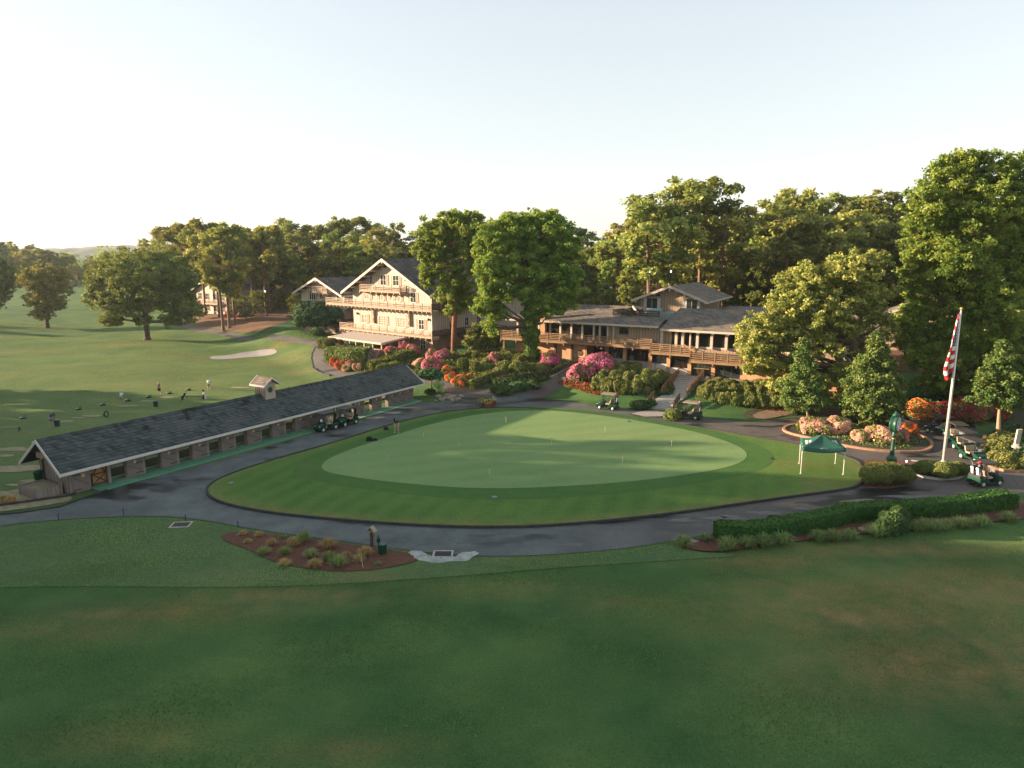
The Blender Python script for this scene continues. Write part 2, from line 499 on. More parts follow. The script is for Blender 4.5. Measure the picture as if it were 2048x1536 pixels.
M['cart'] = plain("cart_green_paint", (0.008, 0.062, 0.036), (0.007, 0.050, 0.030), 2, 0.28)
M['cart_dark'] = plain("cart_black_plastic", (0.016, 0.018, 0.018), (0.024, 0.025, 0.025), 4, 0.5)
M['cart_roof'] = plain("cart_roof_plastic", (0.045, 0.042, 0.040), (0.062, 0.058, 0.054), 2, 0.5)
M['cart_roof_tan'] = plain("cart_tan_roof", (0.26, 0.20, 0.16), (0.22, 0.17, 0.135), 2, 0.55)
M['vinyl'] = plain("beige_vinyl", (0.45, 0.35, 0.24), (0.38, 0.29, 0.20), 3, 0.55)
M['tyre'] = plain("tyre_rubber", (0.014, 0.014, 0.014), (0.022, 0.022, 0.022), 6, 0.8)
M['rim'] = plain("white_wheel_rim", (0.55, 0.53, 0.50), (0.42, 0.40, 0.38), 4, 0.4)
M['screen'] = glass("cart_windscreen", (0.10, 0.11, 0.10), 0.7)
M['paper'] = plain("white_paper_sign", (0.78, 0.79, 0.80), (0.66, 0.68, 0.70), 9, 0.7)
M['terracotta'] = plain("terracotta", (0.40, 0.14, 0.075), (0.32, 0.11, 0.06), 3, 0.8)
M['grey_pot'] = plain("grey_pot", (0.25, 0.25, 0.25), (0.18, 0.18, 0.18), 3, 0.8)
M['stone'] = plain("pale_stone", (0.46, 0.40, 0.33), (0.32, 0.28, 0.23), 3, 0.85, bmp=0.3)
M['rock'] = plain("field_stone", (0.34, 0.27, 0.21), (0.18, 0.145, 0.115), 2, 0.9, bmp=0.5)
M['bark'] = plain("grey_bark", (0.13, 0.095, 0.068), (0.060, 0.045, 0.034), 3, 0.95, (3, 3, 0.6), 0.8)
M['bark_red'] = plain("reddish_bark", (0.24, 0.115, 0.060), (0.12, 0.060, 0.036), 2.5, 0.95, (3, 3, 0.6), 0.8)
M['bark_pine'] = plain("pine_bark", (0.22, 0.145, 0.10), (0.10, 0.066, 0.048), 2, 0.95, (3, 3, 0.6), 0.8)
M['bark_pale'] = plain("pale_smooth_bark", (0.36, 0.25, 0.15), (0.25, 0.17, 0.10), 2, 0.9, (3, 3, 0.6), 0.4)
M['leaf_oak'] = leaf("oak_leaf", (0.030, 0.058, 0.014), (0.100, 0.130, 0.032), 0.3)
M['leaf_bright'] = leaf("fresh_leaf", (0.048, 0.100, 0.018), (0.165, 0.215, 0.040), 0.46)
M['leaf_yellow'] = leaf("olive_yellow_leaf", (0.080, 0.105, 0.024), (0.215, 0.205, 0.060), 0.38)
M['leaf_dark'] = leaf("dark_leaf", (0.014, 0.040, 0.014), (0.038, 0.078, 0.024), 0.2)
M['leaf_maple'] = leaf("blue_green_leaf", (0.014, 0.052, 0.024), (0.032, 0.088, 0.036), 0.25)
M['leaf_magnolia'] = leaf("glossy_leaf", (0.030, 0.070, 0.016), (0.090, 0.120, 0.030), 0.2)
M['leaf_pale'] = leaf("pale_leaf", (0.13, 0.20, 0.075), (0.22, 0.30, 0.12), 0.4)
M['leaf_ivy'] = leaf("ivy_leaf", (0.022, 0.062, 0.010), (0.065, 0.120, 0.020), 0.25)
M['needle'] = leaf("pine_needle", (0.040, 0.066, 0.018), (0.160, 0.170, 0.042), 0.36, var=0.2)
M['leaf_wood'] = leaf("woodland_leaf", (0.042, 0.076, 0.018), (0.165, 0.190, 0.042), 0.40, var=0.25)
M['leaf_box'] = leaf("boxwood_leaf", (0.034, 0.060, 0.014), (0.098, 0.110, 0.030), 0.2)
M['leaf_hedge'] = leaf("hedge_leaf", (0.016, 0.050, 0.012), (0.042, 0.092, 0.022), 0.2)
M['leaf_rhodo'] = leaf("rhododendron_leaf", (0.030, 0.058, 0.014), (0.115, 0.120, 0.034), 0.2)
M['leaf_autumn'] = leaf("rusty_ground_leaf", (0.10, 0.026, 0.014), (0.21, 0.060, 0.026), 0.2)
M['tuft'] = leaf("ornamental_grass", (0.060, 0.105, 0.036), (0.14, 0.19, 0.065), 0.3)
M['tuft_dry'] = leaf("dry_ornamental_grass", (0.16, 0.115, 0.045), (0.30, 0.22, 0.095), 0.3)
for k_, a_, b_ in (('pink', (0.62, 0.10, 0.20), (0.78, 0.30, 0.36)), ('magenta', (0.54, 0.06, 0.20), (0.74, 0.24, 0.36)), ('red', (0.62, 0.035, 0.035), (0.72, 0.10, 0.07)),
                   ('orange', (0.72, 0.13, 0.035), (0.80, 0.30, 0.09)), ('salmon', (0.66, 0.34, 0.24), (0.78, 0.50, 0.36)), ('lilac', (0.40, 0.20, 0.42), (0.62, 0.38, 0.58)),
                   ('crimson', (0.24, 0.016, 0.040), (0.42, 0.030, 0.055)), ('white', (0.60, 0.58, 0.54), (0.72, 0.70, 0.64)), ('yellow', (0.70, 0.52, 0.06), (0.75, 0.62, 0.15))):
    M['fl_' + k_] = leaf(k_ + "_petal", a_, b_, 0.25, var=0.03)
M['skin'] = plain("skin", (0.46, 0.26, 0.18), (0.40, 0.22, 0.155), 5, 0.6)
for k_, a_ in (('navy', (0.014, 0.022, 0.045)), ('white', (0.62, 0.64, 0.68)), ('khaki', (0.40, 0.33, 0.25)), ('grey', (0.22, 0.23, 0.24)), ('black', (0.012, 0.012, 0.013)),
               ('paleblue', (0.50, 0.60, 0.68)), ('green', (0.03, 0.20, 0.11)), ('mint', (0.48, 0.62, 0.58))):
    M['cloth_' + k_] = plain(k_ + "_cloth", a_, None, 6, 0.85)

# ------------------------------------------------------------------ mesh helpers
class MB:
    """collects shapes in one mesh; s.k is the current material slot"""

    def __init__(s):
        s.v, s.f, s.mi, s.k = [], [], [], 0

    def add(s, vs, fs):
        o = len(s.v)
        s.v += [tuple(v) for v in vs]
        for f in fs:
            s.f.append([i + o for i in f]); s.mi.append(s.k)
        return s

    def box(s, x0, x1, y0, y1, z0, z1):
        return s.add([(x, y, z) for z in (z0, z1) for y in (y0, y1) for x in (x0, x1)],
                     [(0, 2, 3, 1), (4, 5, 7, 6), (0, 1, 5, 4), (2, 6, 7, 3), (0, 4, 6, 2), (1, 3, 7, 5)])

    def cbox(s, c, sx, sy, sz, rot=None):
        r = rot or Matrix.Identity(3)
        return s.add([Vector(c) + r @ Vector((x * sx / 2, y * sy / 2, z * sz / 2)) for z in (-1, 1) for y in (-1, 1) for x in (-1, 1)],
                     [(0, 2, 3, 1), (4, 5, 7, 6), (0, 1, 5, 4), (2, 6, 7, 3), (0, 4, 6, 2), (1, 3, 7, 5)])

    def bar(s, p, q, w, h):
        p, q = Vector(p), Vector(q)
        d = q - p
        L = d.length
        if L < 1e-5:
            return s
        d.normalize()
        side = d.cross(Vector((0, 0, 1)))
        side = side.normalized() if side.length > 1e-4 else Vector((1, 0, 0))
        up = side.cross(d)
        return s.cbox((p + q) / 2, w, L, h, Matrix((side, d, up)).transposed())

    def tube(s, pts, rad, n=8, cap=True):
        pts = [Vector(p) for p in pts]
        if not hasattr(rad, '__len__'):
            rad = [rad] * len(pts)
        vs, fs = [], []
        ref = Vector((0.31, 0.94, 0.1))
        for i, p in enumerate(pts):
            d = (pts[min(i + 1, len(pts) - 1)] - pts[max(i - 1, 0)])
            d = d.normalized() if d.length > 1e-6 else Vector((0, 0, 1))
            a = d.cross(ref)
            a = a.normalized() if a.length > 1e-3 else d.orthogonal().normalized()
            b = d.cross(a)
            for j in range(n):
                t = 2 * math.pi * j / n
                vs.append(p + (a * math.cos(t) + b * math.sin(t)) * rad[i])
        for i in range(len(pts) - 1):
            for j in range(n):
                k = (j + 1) % n
                fs.append((i * n + j, i * n + k, (i + 1) * n + k, (i + 1) * n + j))
        if cap:
            fs.append(tuple(range(n - 1, -1, -1)))
            fs.append(tuple((len(pts) - 1) * n + j for j in range(n)))
        return s.add(vs, fs)

    def lathe(s, prof, c=(0, 0, 0), n=14):
        c = Vector(c)
        vs = [c + Vector((r * math.cos(2 * math.pi * j / n), r * math.sin(2 * math.pi * j / n), z)) for r, z in prof for j in range(n)]
        fs = [(i * n + j, i * n + (j + 1) % n, (i + 1) * n + (j + 1) % n, (i + 1) * n + j) for i in range(len(prof) - 1) for j in range(n)]
        fs += [tuple(range(n - 1, -1, -1)), tuple((len(prof) - 1) * n + j for j in range(n))]
        return s.add(vs, fs)

    def ex_y(s, prof, y0, y1):
        """polygon in x, z pushed along y"""
        n = len(prof)
        return s.add([(x, y, z) for y in (y0, y1) for x, z in prof],
                     [tuple(range(n)), tuple(range(2 * n - 1, n - 1, -1))] + [(i, i + n, (i + 1) % n + n, (i + 1) % n) for i in range(n)])

    def ex_x(s, prof, x0, x1):
        """polygon in y, z pushed along x"""
        n = len(prof)
        return s.add([(x, y, z) for x in (x0, x1) for y, z in prof],
                     [tuple(range(n - 1, -1, -1)), tuple(range(n, 2 * n))] + [(i, (i + 1) % n, (i + 1) % n + n, i + n) for i in range(n)])

    def slab(s, a, b, c, d, t):
        """sloping sheet a b c d, thickness t downwards"""
        P = [Vector(q) for q in (a, b, c, d)]
        nrm = (P[1] - P[0]).cross(P[3] - P[0]).normalized()
        if nrm.z < 0:
            nrm = -nrm
        return s.add(P + [q - nrm * t for q in P], [(0, 1, 2, 3), (7, 6, 5, 4), (0, 4, 5, 1), (1, 5, 6, 2), (2, 6, 7, 3), (3, 7, 4, 0)])

    def tri_slab(s, a, b, c, t):
        P = [Vector(q) for q in (a, b, c)]
        nrm = (P[1] - P[0]).cross(P[2] - P[0]).normalized()
        if nrm.z < 0:
            nrm = -nrm
        return s.add(P + [q - nrm * t for q in P], [(0, 1, 2), (5, 4, 3), (0, 3, 4, 1), (1, 4, 5, 2), (2, 5, 3, 0)])

    def build(s, name, mats, parent=None, smooth=False, loc=None):
        me = bpy.data.meshes.new(name)
        me.from_pydata(s.v, [], s.f)
        for m in (mats if isinstance(mats, (list, tuple)) else [mats]):
            me.materials.append(m)
        me.polygons.foreach_set('material_index', s.mi)
        bm = bmesh.new(); bm.from_mesh(me)
        bmesh.ops.recalc_face_normals(bm, faces=bm.faces)
        bm.to_mesh(me); bm.free()
        if smooth:
            me.polygons.foreach_set('use_smooth', [True] * len(me.polygons))
        return link(name, me, parent, loc)


def link(name, me, parent=None, loc=None):
    o = bpy.data.objects.new(name, me)
    COL.objects.link(o)
    if parent is not None:
        o.parent = parent
    if loc is not None:
        o.location = loc
    return o


def tag(o, label, cat, group=None):
    o['label'], o['category'] = label, cat
    if group:
        o['group'] = group
    return o


def thing(name, label, cat, loc=(0, 0, 0), rz=0.0, group=None):
    o = bpy.data.objects.new(name, None)
    o.empty_display_size = 0.3
    COL.objects.link(o)
    o.location, o.rotation_euler = loc, (0, 0, rz)
    return tag(o, label, cat, group)


def dup(root, loc, rz=0.0, scale=1.0, label=None, group=None):
    """a copy of a thing, its parts and their sub-parts (mesh data shared)"""
    def cp_(o, parent):
        c = o.copy()
        COL.objects.link(c)
        c.parent = parent
        for ch in o.children:
            cp_(ch, c)
        return c
    r = cp_(root, None)
    r.location, r.rotation_euler = loc, (0, 0, rz)
    r.scale = scale if hasattr(scale, '__len__') else (scale,) * 3
    if label:
        r['label'] = label
    if group:
        r['group'] = group
    return r


# ------------------------------------------------------------------ sheets laid on the ground
def dense(pts, step, closed=True):
    out, n = [], len(pts)
    for i in range(n if closed else n - 1):
        a, b = np.array(pts[i][:2]), np.array(pts[(i + 1) % n][:2])
        k = max(1, int(math.ceil(np.linalg.norm(b - a) / step)))
        out += [tuple(a + (b - a) * j / k) for j in range(k)]
    if not closed:
        out.append(tuple(pts[-1][:2]))
    return out


def smooth_line(pts, closed=True, it=2):
    pts = [np.array(p[:2], float) for p in pts]
    for _ in range(it):
        out, n = [], len(pts)
        if not closed:
            out.append(pts[0])
        for i in range(n if closed else n - 1):
            a, b = pts[i], pts[(i + 1) % n]
            out += [a * 0.75 + b * 0.25, a * 0.25 + b * 0.75]
        if not closed:
            out.append(pts[-1])
        pts = out
    return [tuple(p) for p in pts]


def inside(poly, X, Y):
    poly = np.array(poly)
    r = np.zeros(X.shape, bool)
    j = len(poly) - 1
    for i in range(len(poly)):
        xi, yi, xj, yj = *poly[i], *poly[j]
        c = ((yi > Y) != (yj > Y)) & (X < (xj - xi) * (Y - yi) / (yj - yi + 1e-12) + xi)
        r ^= c
        j = i
    return r


def edge_dist(poly, X, Y):
    P = np.array(poly)
    Q = np.roll(P, -1, 0)
    best = np.full(X.shape, 1e9)
    for a, b in zip(P, Q):
        d = b - a
        t = np.clip(((X - a[0]) * d[0] + (Y - a[1]) * d[1]) / max(d @ d, 1e-9), 0, 1)
        best = np.minimum(best, np.hypot(X - a[0] - t * d[0], Y - a[1] - t * d[1]))
    return best


def sheet(name, outline, mat, lift, step=1.2, dryf=None, kind='structure', sm=2, hf=None, rim=0.0):
    """a thin skin over the terrain inside an outline given in world metres; rim: a skirt down at its edge"""
    hf = hf or terrain
    ol = dense(smooth_line(outline, True, sm) if sm else outline, step)
    P = np.array(ol)
    xs, ys = np.arange(P[:, 0].min(), P[:, 0].max(), step), np.arange(P[:, 1].min(), P[:, 1].max(), step)
    X, Y = np.meshgrid(xs, ys)
    X, Y = X + ((np.arange(len(ys)) % 2) * step / 2)[:, None], Y
    ins = inside(ol, X, Y)
    X, Y = X[ins], Y[ins]
    far = edge_dist(ol, X, Y) > step * 0.45
    pts = [Vector(p) for p in ol] + [Vector((a, b)) for a, b in zip(X[far], Y[far])]
    n = len(ol)
    vs, _, fs, *_ = delaunay_2d_cdt(pts, [], [list(range(n))], 1, 1e-4)
    V = np.array([(v.x, v.y) for v in vs])
    Z = hf(V[:, 0], V[:, 1]) + lift
    me = bpy.data.meshes.new(name)
    verts = [(a, b, c) for (a, b), c in zip(V, Z)]
    faces = [list(f) for f in fs]
    if rim:
        zz = hf(P[:, 0], P[:, 1]) + lift
        base = len(verts)
        verts += [(p[0], p[1], z) for p, z in zip(P, zz)] + [(p[0], p[1], z - rim) for p, z in zip(P, zz)]
        faces += [[base + i, base + (i + 1) % n, base + n + (i + 1) % n, base + n + i] for i in range(n)]
    me.from_pydata(verts, [], faces)
    me.materials.append(mat)
    d = me.attributes.new("dry", 'FLOAT', 'POINT')
    val = np.zeros(len(verts), np.float32)
    if dryf is not None:
        A = np.array(verts)
        val = np.clip(dryf(A[:, 0], A[:, 1], ol), 0, 1).astype(np.float32)
    d.data.foreach_set('value', val)
    bm = bmesh.new(); bm.from_mesh(me)
    for f in bm.faces:
        if f.normal.z < 0:
            f.normal_flip()
    bm.to_mesh(me); bm.free()
    me.polygons.foreach_set('use_smooth', [True] * len(me.polygons))
    o = link(name, me)
    if kind:
        o['kind'] = kind
    return o


def W(pts, z=None):
    return [tuple(at(x, y, z))[:2] for x, y in pts]


def kerb(name, line, width, height, mat, label=None, closed=True, lift=0.0, base=-0.1, kind='structure'):
    """a low edging along a line"""
    L = [np.array(p[:2]) for p in line]
    n = len(L)
    mb = MB()
    ring = []
    for i, p in enumerate(L):
        a = L[(i - 1) % n] if closed or i > 0 else p
        b = L[(i + 1) % n] if closed or i < n - 1 else p
        d = b - a
        d = d / max(np.linalg.norm(d), 1e-6)
        nn = np.array((-d[1], d[0])) * width / 2
        z = hz(*p) + lift
        ring.append([(*(p - nn), z + base), (*(p - nn), z + height), (*(p + nn), z + height), (*(p + nn), z + base)])
    for i in range(n if closed else n - 1):
        a, b = ring[i], ring[(i + 1) % n]
        mb.add(a + b, [(0, 4, 5, 1), (1, 5, 6, 2), (2, 6, 7, 3)])
    if not closed:
        mb.add(ring[0], [(0, 1, 2, 3)])
        mb.add(ring[-1], [(3, 2, 1, 0)])
    o = mb.build(name, mat)
    o['kind'] = kind
    return o


# ------------------------------------------------------------------ leaves, trunks, shrubs
def mesh_from(name, V, F, mats, mi=None, tint=None, smooth=False):
    """V (n,3), F (m,k) arrays to a mesh, quickly"""
    me = bpy.data.meshes.new(name)
    V, F = np.asarray(V, np.float32), np.asarray(F, np.int32)
    me.vertices.add(len(V)); me.vertices.foreach_set('co', V.ravel())
    k = F.shape[1]
    me.loops.add(F.size); me.loops.foreach_set('vertex_index', F.ravel())
    me.polygons.add(len(F))
    me.polygons.foreach_set('loop_start', np.arange(0, F.size, k, dtype=np.int32))
    for m in (mats if isinstance(mats, (list, tuple)) else [mats]):
        me.materials.append(m)
    if mi is not None:
        me.polygons.foreach_set('material_index', np.asarray(mi, np.int32))
    if tint is not None:
        a = me.attributes.new("tint", 'FLOAT', 'POINT')
        a.data.foreach_set('value', np.asarray(tint, np.float32))
    if smooth:
        me.polygons.foreach_set('use_smooth', np.ones(len(F), bool))
    me.update(calc_edges=True)
    return me


def unit(A):
    return A / np.maximum(np.linalg.norm(A, axis=1, keepdims=True), 1e-9)


def leaves(C, size, rg, up=0.6, aspect=1.7, out=None, outw=0.6):
    """one diamond-shaped leaf face per centre; out: a direction each leaf leans towards"""
    n = len(C)
    nr = rg.normal(size=(n, 3)) + np.array((0, 0, up))
    if out is not None:
        nr = nr + out * outw * 2
    nr = unit(nr)
    t = unit(np.cross(nr, rg.normal(size=(n, 3))))
    b = np.cross(nr, t)
    s = (size * rg.uniform(0.6, 1.35, n))[:, None]
    V = np.empty((n, 4, 3))
    V[:, 0] = C + t * s * 0.5 * aspect
    V[:, 1] = C + b * s * 0.5 + nr * s * 0.12
    V[:, 2] = C - t * s * 0.5 * aspect
    V[:, 3] = C - b * s * 0.5 + nr * s * 0.12
    return V.reshape(-1, 3), np.arange(4 * n).reshape(n, 4)


def clumps_to_leaves(cl, per, size, rg, flat=0.75, up=0.6, aspect=1.7):
    """cl: (x, y, z, r, tint) per clump"""
    cl = np.asarray(cl, float)
    n = np.maximum((per * (cl[:, 3] / cl[:, 3].mean()) ** 2).astype(int), 4)
    idx = np.repeat(np.arange(len(cl)), n)
    g = unit(rg.normal(size=(len(idx), 3))) * (rg.uniform(0.0, 1.0, len(idx)) ** 0.45)[:, None]
    g = g * (1 + 0.22 * rg.normal(size=(len(idx), 1)))
    off = g * cl[idx, 3][:, None] * np.array((1, 1, flat))
    C = cl[idx, :3] + off
    V, F = leaves(C, size, rg, up, aspect, unit(off + 1e-6), 0.35)
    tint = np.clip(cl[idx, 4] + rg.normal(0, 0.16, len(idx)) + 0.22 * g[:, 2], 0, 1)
    return V, F, np.repeat(tint, 4)


def hero_tree(name, label, base, lobes, leafm, bark, trunk, leaf_n, leaf_s, seed, clump=1.0, fill=0.5, group=None, z=None, limbs=1, per=None,
              depthk=0.85, cat='tree', ivy=None, flat=0.75, yoff=None):
    """base: pixel where it meets the ground; lobes: pixel ellipses of the crown (cx, cy, rx, ry[, metres nearer or farther]);
    trunk: [(pixel x, pixel y, radius in m)] from the foot up"""
    rg = np.random.default_rng(seed)
    P = at(*base, z) if not isinstance(base, Vector) else base
    y0 = P.y
    root = thing(name, label, cat, P, 0, group)
    s = (cp * y0 + sp * (CAM_H - P.z)) / FOC            # metres per pixel there
    L = []
    for lo in lobes:
        dy = lo[4] if len(lo) > 4 else rg.uniform(-0.5, 0.5) * lo[2] * s
        c = on_y(lo[0], lo[1], y0 + dy)
        L.append((np.array(c) - np.array(P), lo[2] * s, lo[3] * s))
    cl, tops = [], []
    for c, rx, rz in L:
        ry = rx * depthk
        r0 = clump * (0.42 + 0.075 * min(rx, rz))
        k = int(max(7, fill * 7.5 * (rx * rz + rx * ry + ry * rz) / 3 / (r0 * r0)))
        d = unit(rg.normal(size=(k, 3)))
        rad = rg.uniform(0.12, 1.0, k) ** 0.42 * np.clip(1 + 0.15 * rg.normal(size=k), 0.7, 1.24)
        p = c + d * rad[:, None] * np.array((rx, ry, rz))
        rr = r0 * rg.uniform(0.5, 1.5, k)
        ti = rg.uniform(0.0, 0.95, k)
        cl += [(*q, r_, t_) for q, r_, t_ in zip(p, rr, ti)]
        tops.append((c, p))
    per = per or max(8, leaf_n // len(cl))
    V, F, T = clumps_to_leaves(cl, per, leaf_s, rg, flat * 0.85)
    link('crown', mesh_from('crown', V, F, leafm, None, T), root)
    mb = MB()
    tp = [np.array(on_y(a, b, y0)) - np.array(P) for a, b, r_ in trunk]
    tr = [r_ for a, b, r_ in trunk]
    tp[0] = np.array((tp[0][0], 0, -0.3))
    mb.tube([Vector(q) for q in tp], tr, 9)
    mb.tube([Vector(tp[0]), Vector(tp[0]) + Vector((0, 0, 0.9))], [tr[0] * 1.5, tr[0] * 0.98], 9)
    for c, p in tops:
        for j in range(limbs + 1):
            tgt = c if j == 0 else p[rg.integers(len(p))]
            # leave the trunk at the point below the target
            i = len(tp) - 1
            for q in range(len(tp) - 1, 0, -1):
                if tp[q][2] < tgt[2] - 0.15 * abs(tgt[0]) or q == 1:
                    i = q
                    break
            a = tp[i]
            mid = (a + tgt) / 2 + rg.normal(size=3) * 0.06 * np.linalg.norm(tgt - a) + np.array((0, 0, -0.04)) * np.linalg.norm(tgt - a)
            r1 = max(0.05, tr[i] * (0.6 if j == 0 else 0.35))
            mb.tube([Vector(a), Vector(mid), Vector(tgt)], [r1, r1 * 0.6, r1 * 0.22], 6, False)
    mb.build('trunk', bark, root, True)
    if ivy:
        # leaves climbing the trunk: (pixel y low, pixel y high, metres thick low, high)
        n = ivy[4]
        zz = rg.uniform(0, 1, n)
        za, zb = on_y(base[0], ivy[0], y0).z - P.z, on_y(base[0], ivy[1], y0).z - P.z
        h = za + (zb - za) * zz
        th = ivy[2] + (ivy[3] - ivy[2]) * zz
        th = th * (1 + 0.22 * np.sin(h * 2.1) + 0.15 * np.sin(h * 4.7 + 1)) * np.clip((h - za + 0.25) / 1.2, 0.35, 1)
        an = rg.uniform(0, 2 * np.pi, n)
        th = th * (1 + 0.2 * np.sin(an * 3 + h * 1.3))
        tx = np.interp(h, [q[2] for q in tp], [q[0] for q in tp])
        rr = th * rg.uniform(0.75, 1.1, n)
        o3 = np.stack((np.cos(an), np.sin(an), np.zeros(n)), 1)
        C = np.stack((tx, np.zeros(n), h), 1) + o3 * rr[:, None]
        V, F = leaves(C, leaf_s * 0.95, rg, 0.3, 1.4, o3, 0.8)
        link('ivy', mesh_from('ivy', V, F, M['leaf_ivy'], None, np.repeat(np.clip(rg.normal(0.5, 0.25, n), 0, 1), 4)), root)
    return root


def wood_tree(kind, seed):
    """one woodland tree 20 m high, about its foot: returns (crown mesh, trunk mesh)"""
    rg = np.random.default_rng(seed)
    mb = MB()
    H_ = 20.0
    cl = []
    lean = rg.normal(0, 0.35, 2)

    def tk(z):
        f = z / H_
        return np.array((lean[0] * f * f * 2, lean[1] * f * f * 2, z))
    if kind == 'pine':
        r0 = 0.30
        mb.tube([Vector(tk(z)) for z in (-0.4, 0.6, 6, 12, 16, 19)], [r0 * 1.5, r0, r0 * 0.85, r0 * 0.62, r0 * 0.4, 0.06], 7)
        low = rg.uniform(0.34, 0.50) * H_
        nb = int(rg.integers(26, 34))
        for i in range(nb):
            f = (i + rg.uniform(0, 1)) / nb
            z = low + (H_ - 0.8 - low) * f
            reach = (1.0 + 3.3 * math.sin(math.pi * min(1, 0.22 + 0.78 * (1 - f)))) * rg.uniform(0.5, 1.2)
            a = rg.uniform(0, 2 * math.pi)
            p0 = tk(z)
            p1 = p0 + np.array((math.cos(a) * reach, math.sin(a) * reach, reach * rg.uniform(0.05, 0.45)))
            pm = (p0 + p1) / 2 + np.array((0, 0, -0.12 * reach))
            mb.tube([Vector(p0), Vector(pm), Vector(p1)], [0.10, 0.07, 0.03], 5, False)
            t_ = rg.uniform(0.2, 0.9)
            for q, rr in ((p1, rg.uniform(0.75, 1.35)), (pm * 0.35 + p1 * 0.65 + rg.normal(0, 0.35, 3), rg.uniform(0.6, 1.0)), (p1 + rg.normal(0, 0.7, 3), rg.uniform(0.5, 0.9))):
                cl.append((*q, rr * 1.12, t_))
        for i in range(7):
            cl.append((*(tk(H_ - 0.6) + rg.normal(0, 0.6, 3)), rg.uniform(0.6, 1.0), rg.uniform(0.4, 0.9)))
        V, F, T = clumps_to_leaves(cl, 80, 0.34, rg, 0.68, 0.7, 1.8)
        lm, bk = M['needle'], M['bark_pine']
    else:
        r0 = 0.28
        mb.tube([Vector(tk(z)) for z in (-0.4, 0.6, 5, 10, 15)], [r0 * 1.5, r0, r0 * 0.8, r0 * 0.6, 0.1], 7)
        wide = rg.uniform(3.2, 4.6)
        low = rg.uniform(0.16, 0.30) * H_
        nl = int(rg.integers(9, 13))
        for i in range(nl):
            f = i / (nl - 1)
            z = low + (H_ - 2.2 - low) * f
            a = i * 2.4 + rg.uniform(-0.5, 0.5)
            reach = wide * (0.35 + 0.65 * math.sin(math.pi * (0.25 + 0.62 * f))) * rg.uniform(0.35, 0.8)
            c = tk(z) + np.array((math.cos(a) * reach, math.sin(a) * reach, 0))
            rl = rg.uniform(1.6, 2.5)
            mb.tube([Vector(tk(z * 0.75)), Vector(c)], [0.12, 0.04], 5, False)
            k = 13
            d = unit(rg.normal(size=(k, 3)))
            for q in c + d * rl * (rg.uniform(0.2, 1, (k, 1)) ** 0.5) * np.array((1, 1, 0.85)):
                cl.append((*q, rg.uniform(0.5, 1.05), rg.uniform(0.1, 0.9)))
        V, F, T = clumps_to_leaves(cl, 46, 0.36, rg, 0.8, 0.5, 1.5)
        lm, bk = M['leaf_wood'], M['bark']
    cm = mesh_from(kind + '_crown', V, F, lm, None, T)
    tm = mb.build(kind + '_trunk', bk, None, True)
    me = tm.data
    bpy.data.objects.remove(tm)
    return cm, me


def blob(n, rg, lump=0.18, flat_bottom=True):
    """directions over a lumpy half-buried ball"""
    d = unit(rg.normal(size=(n, 3)))
    if flat_bottom:
        d[:, 2] = np.abs(d[:, 2]) * np.where(rg.uniform(size=n) < 0.8, 1, -0.25)
        d = unit(d)
    ph = rg.uniform(0, 6, 6)
    k = 1 + lump * (np.sin(d[:, 0] * 4.1 + ph[0]) * np.sin(d[:, 1] * 3.7 + ph[1]) + 0.6 * np.sin(d[:, 2] * 5 + ph[2] + d[:, 0] * 6))
    return d, k


def shrub_mesh(name, rx, ry, rz, leafm, n, size, seed, lump=0.18, tight=0.06, flowers=None, fn=0, fsize=None, core=True, top=0.15, z0=0.35, boxy=1.0):
    """a leafy shrub about its foot; returns (foliage mesh, blossom mesh or None)"""
    rg = np.random.default_rng(seed)
    d, k = blob(n, rg, lump)
    if boxy != 1.0:
        d = np.sign(d) * np.abs(d) ** boxy
    R3 = np.array((rx, ry, rz))
    rad = k * (1 - np.abs(rg.normal(0, tight, n)))
    C = d * rad[:, None] * R3 * np.array((1, 1, 1 - z0)) + np.array((0, 0, rz * z0))
    V, F = leaves(C, size, rg, 0.35, 1.5, d, 0.5)
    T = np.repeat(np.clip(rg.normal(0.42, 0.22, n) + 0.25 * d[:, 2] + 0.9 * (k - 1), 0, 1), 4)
    mi = np.zeros(len(F), int)
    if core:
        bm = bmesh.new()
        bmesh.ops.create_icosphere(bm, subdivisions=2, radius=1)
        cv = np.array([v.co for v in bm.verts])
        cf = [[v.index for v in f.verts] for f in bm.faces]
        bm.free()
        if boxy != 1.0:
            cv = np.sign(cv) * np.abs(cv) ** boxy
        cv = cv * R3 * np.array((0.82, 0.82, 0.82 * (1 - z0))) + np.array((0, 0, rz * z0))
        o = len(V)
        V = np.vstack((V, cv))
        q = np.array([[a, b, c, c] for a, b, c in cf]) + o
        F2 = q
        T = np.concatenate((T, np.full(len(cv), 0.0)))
        me = bpy.data.meshes.new(name)
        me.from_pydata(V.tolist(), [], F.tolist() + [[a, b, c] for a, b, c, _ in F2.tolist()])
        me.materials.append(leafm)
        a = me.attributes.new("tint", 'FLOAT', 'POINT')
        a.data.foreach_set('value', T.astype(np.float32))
    else:
        me = mesh_from(name, V, F, leafm, mi, T)
    fm = None
    if flowers is not None:
        d, k = blob(fn, rg, lump)
        ph = rg.uniform(0, 6, 3)
        # blossoms come in drifts and thin out low down
        g = np.sin(d[:, 0] * 5 + ph[0]) + np.sin(d[:, 1] * 5 + ph[1]) + 1.6 * d[:, 2] + rg.normal(0, 0.35, fn)
        keep = g > -1.0
        d, k = d[keep], k[keep]
        C = d * (k * 1.03)[:, None] * R3 * np.array((1, 1, 1 - z0)) + np.array((0, 0, rz * z0))
        FV, FF = leaves(C, fsize or size, rg, 0.3, 1.1, d, 0.9)
        fm = mesh_from('blossoms', FV, FF, flowers, None, np.repeat(rg.uniform(0, 1, len(d)), 4))
    return me, fm


SHRUB_CACHE = {}


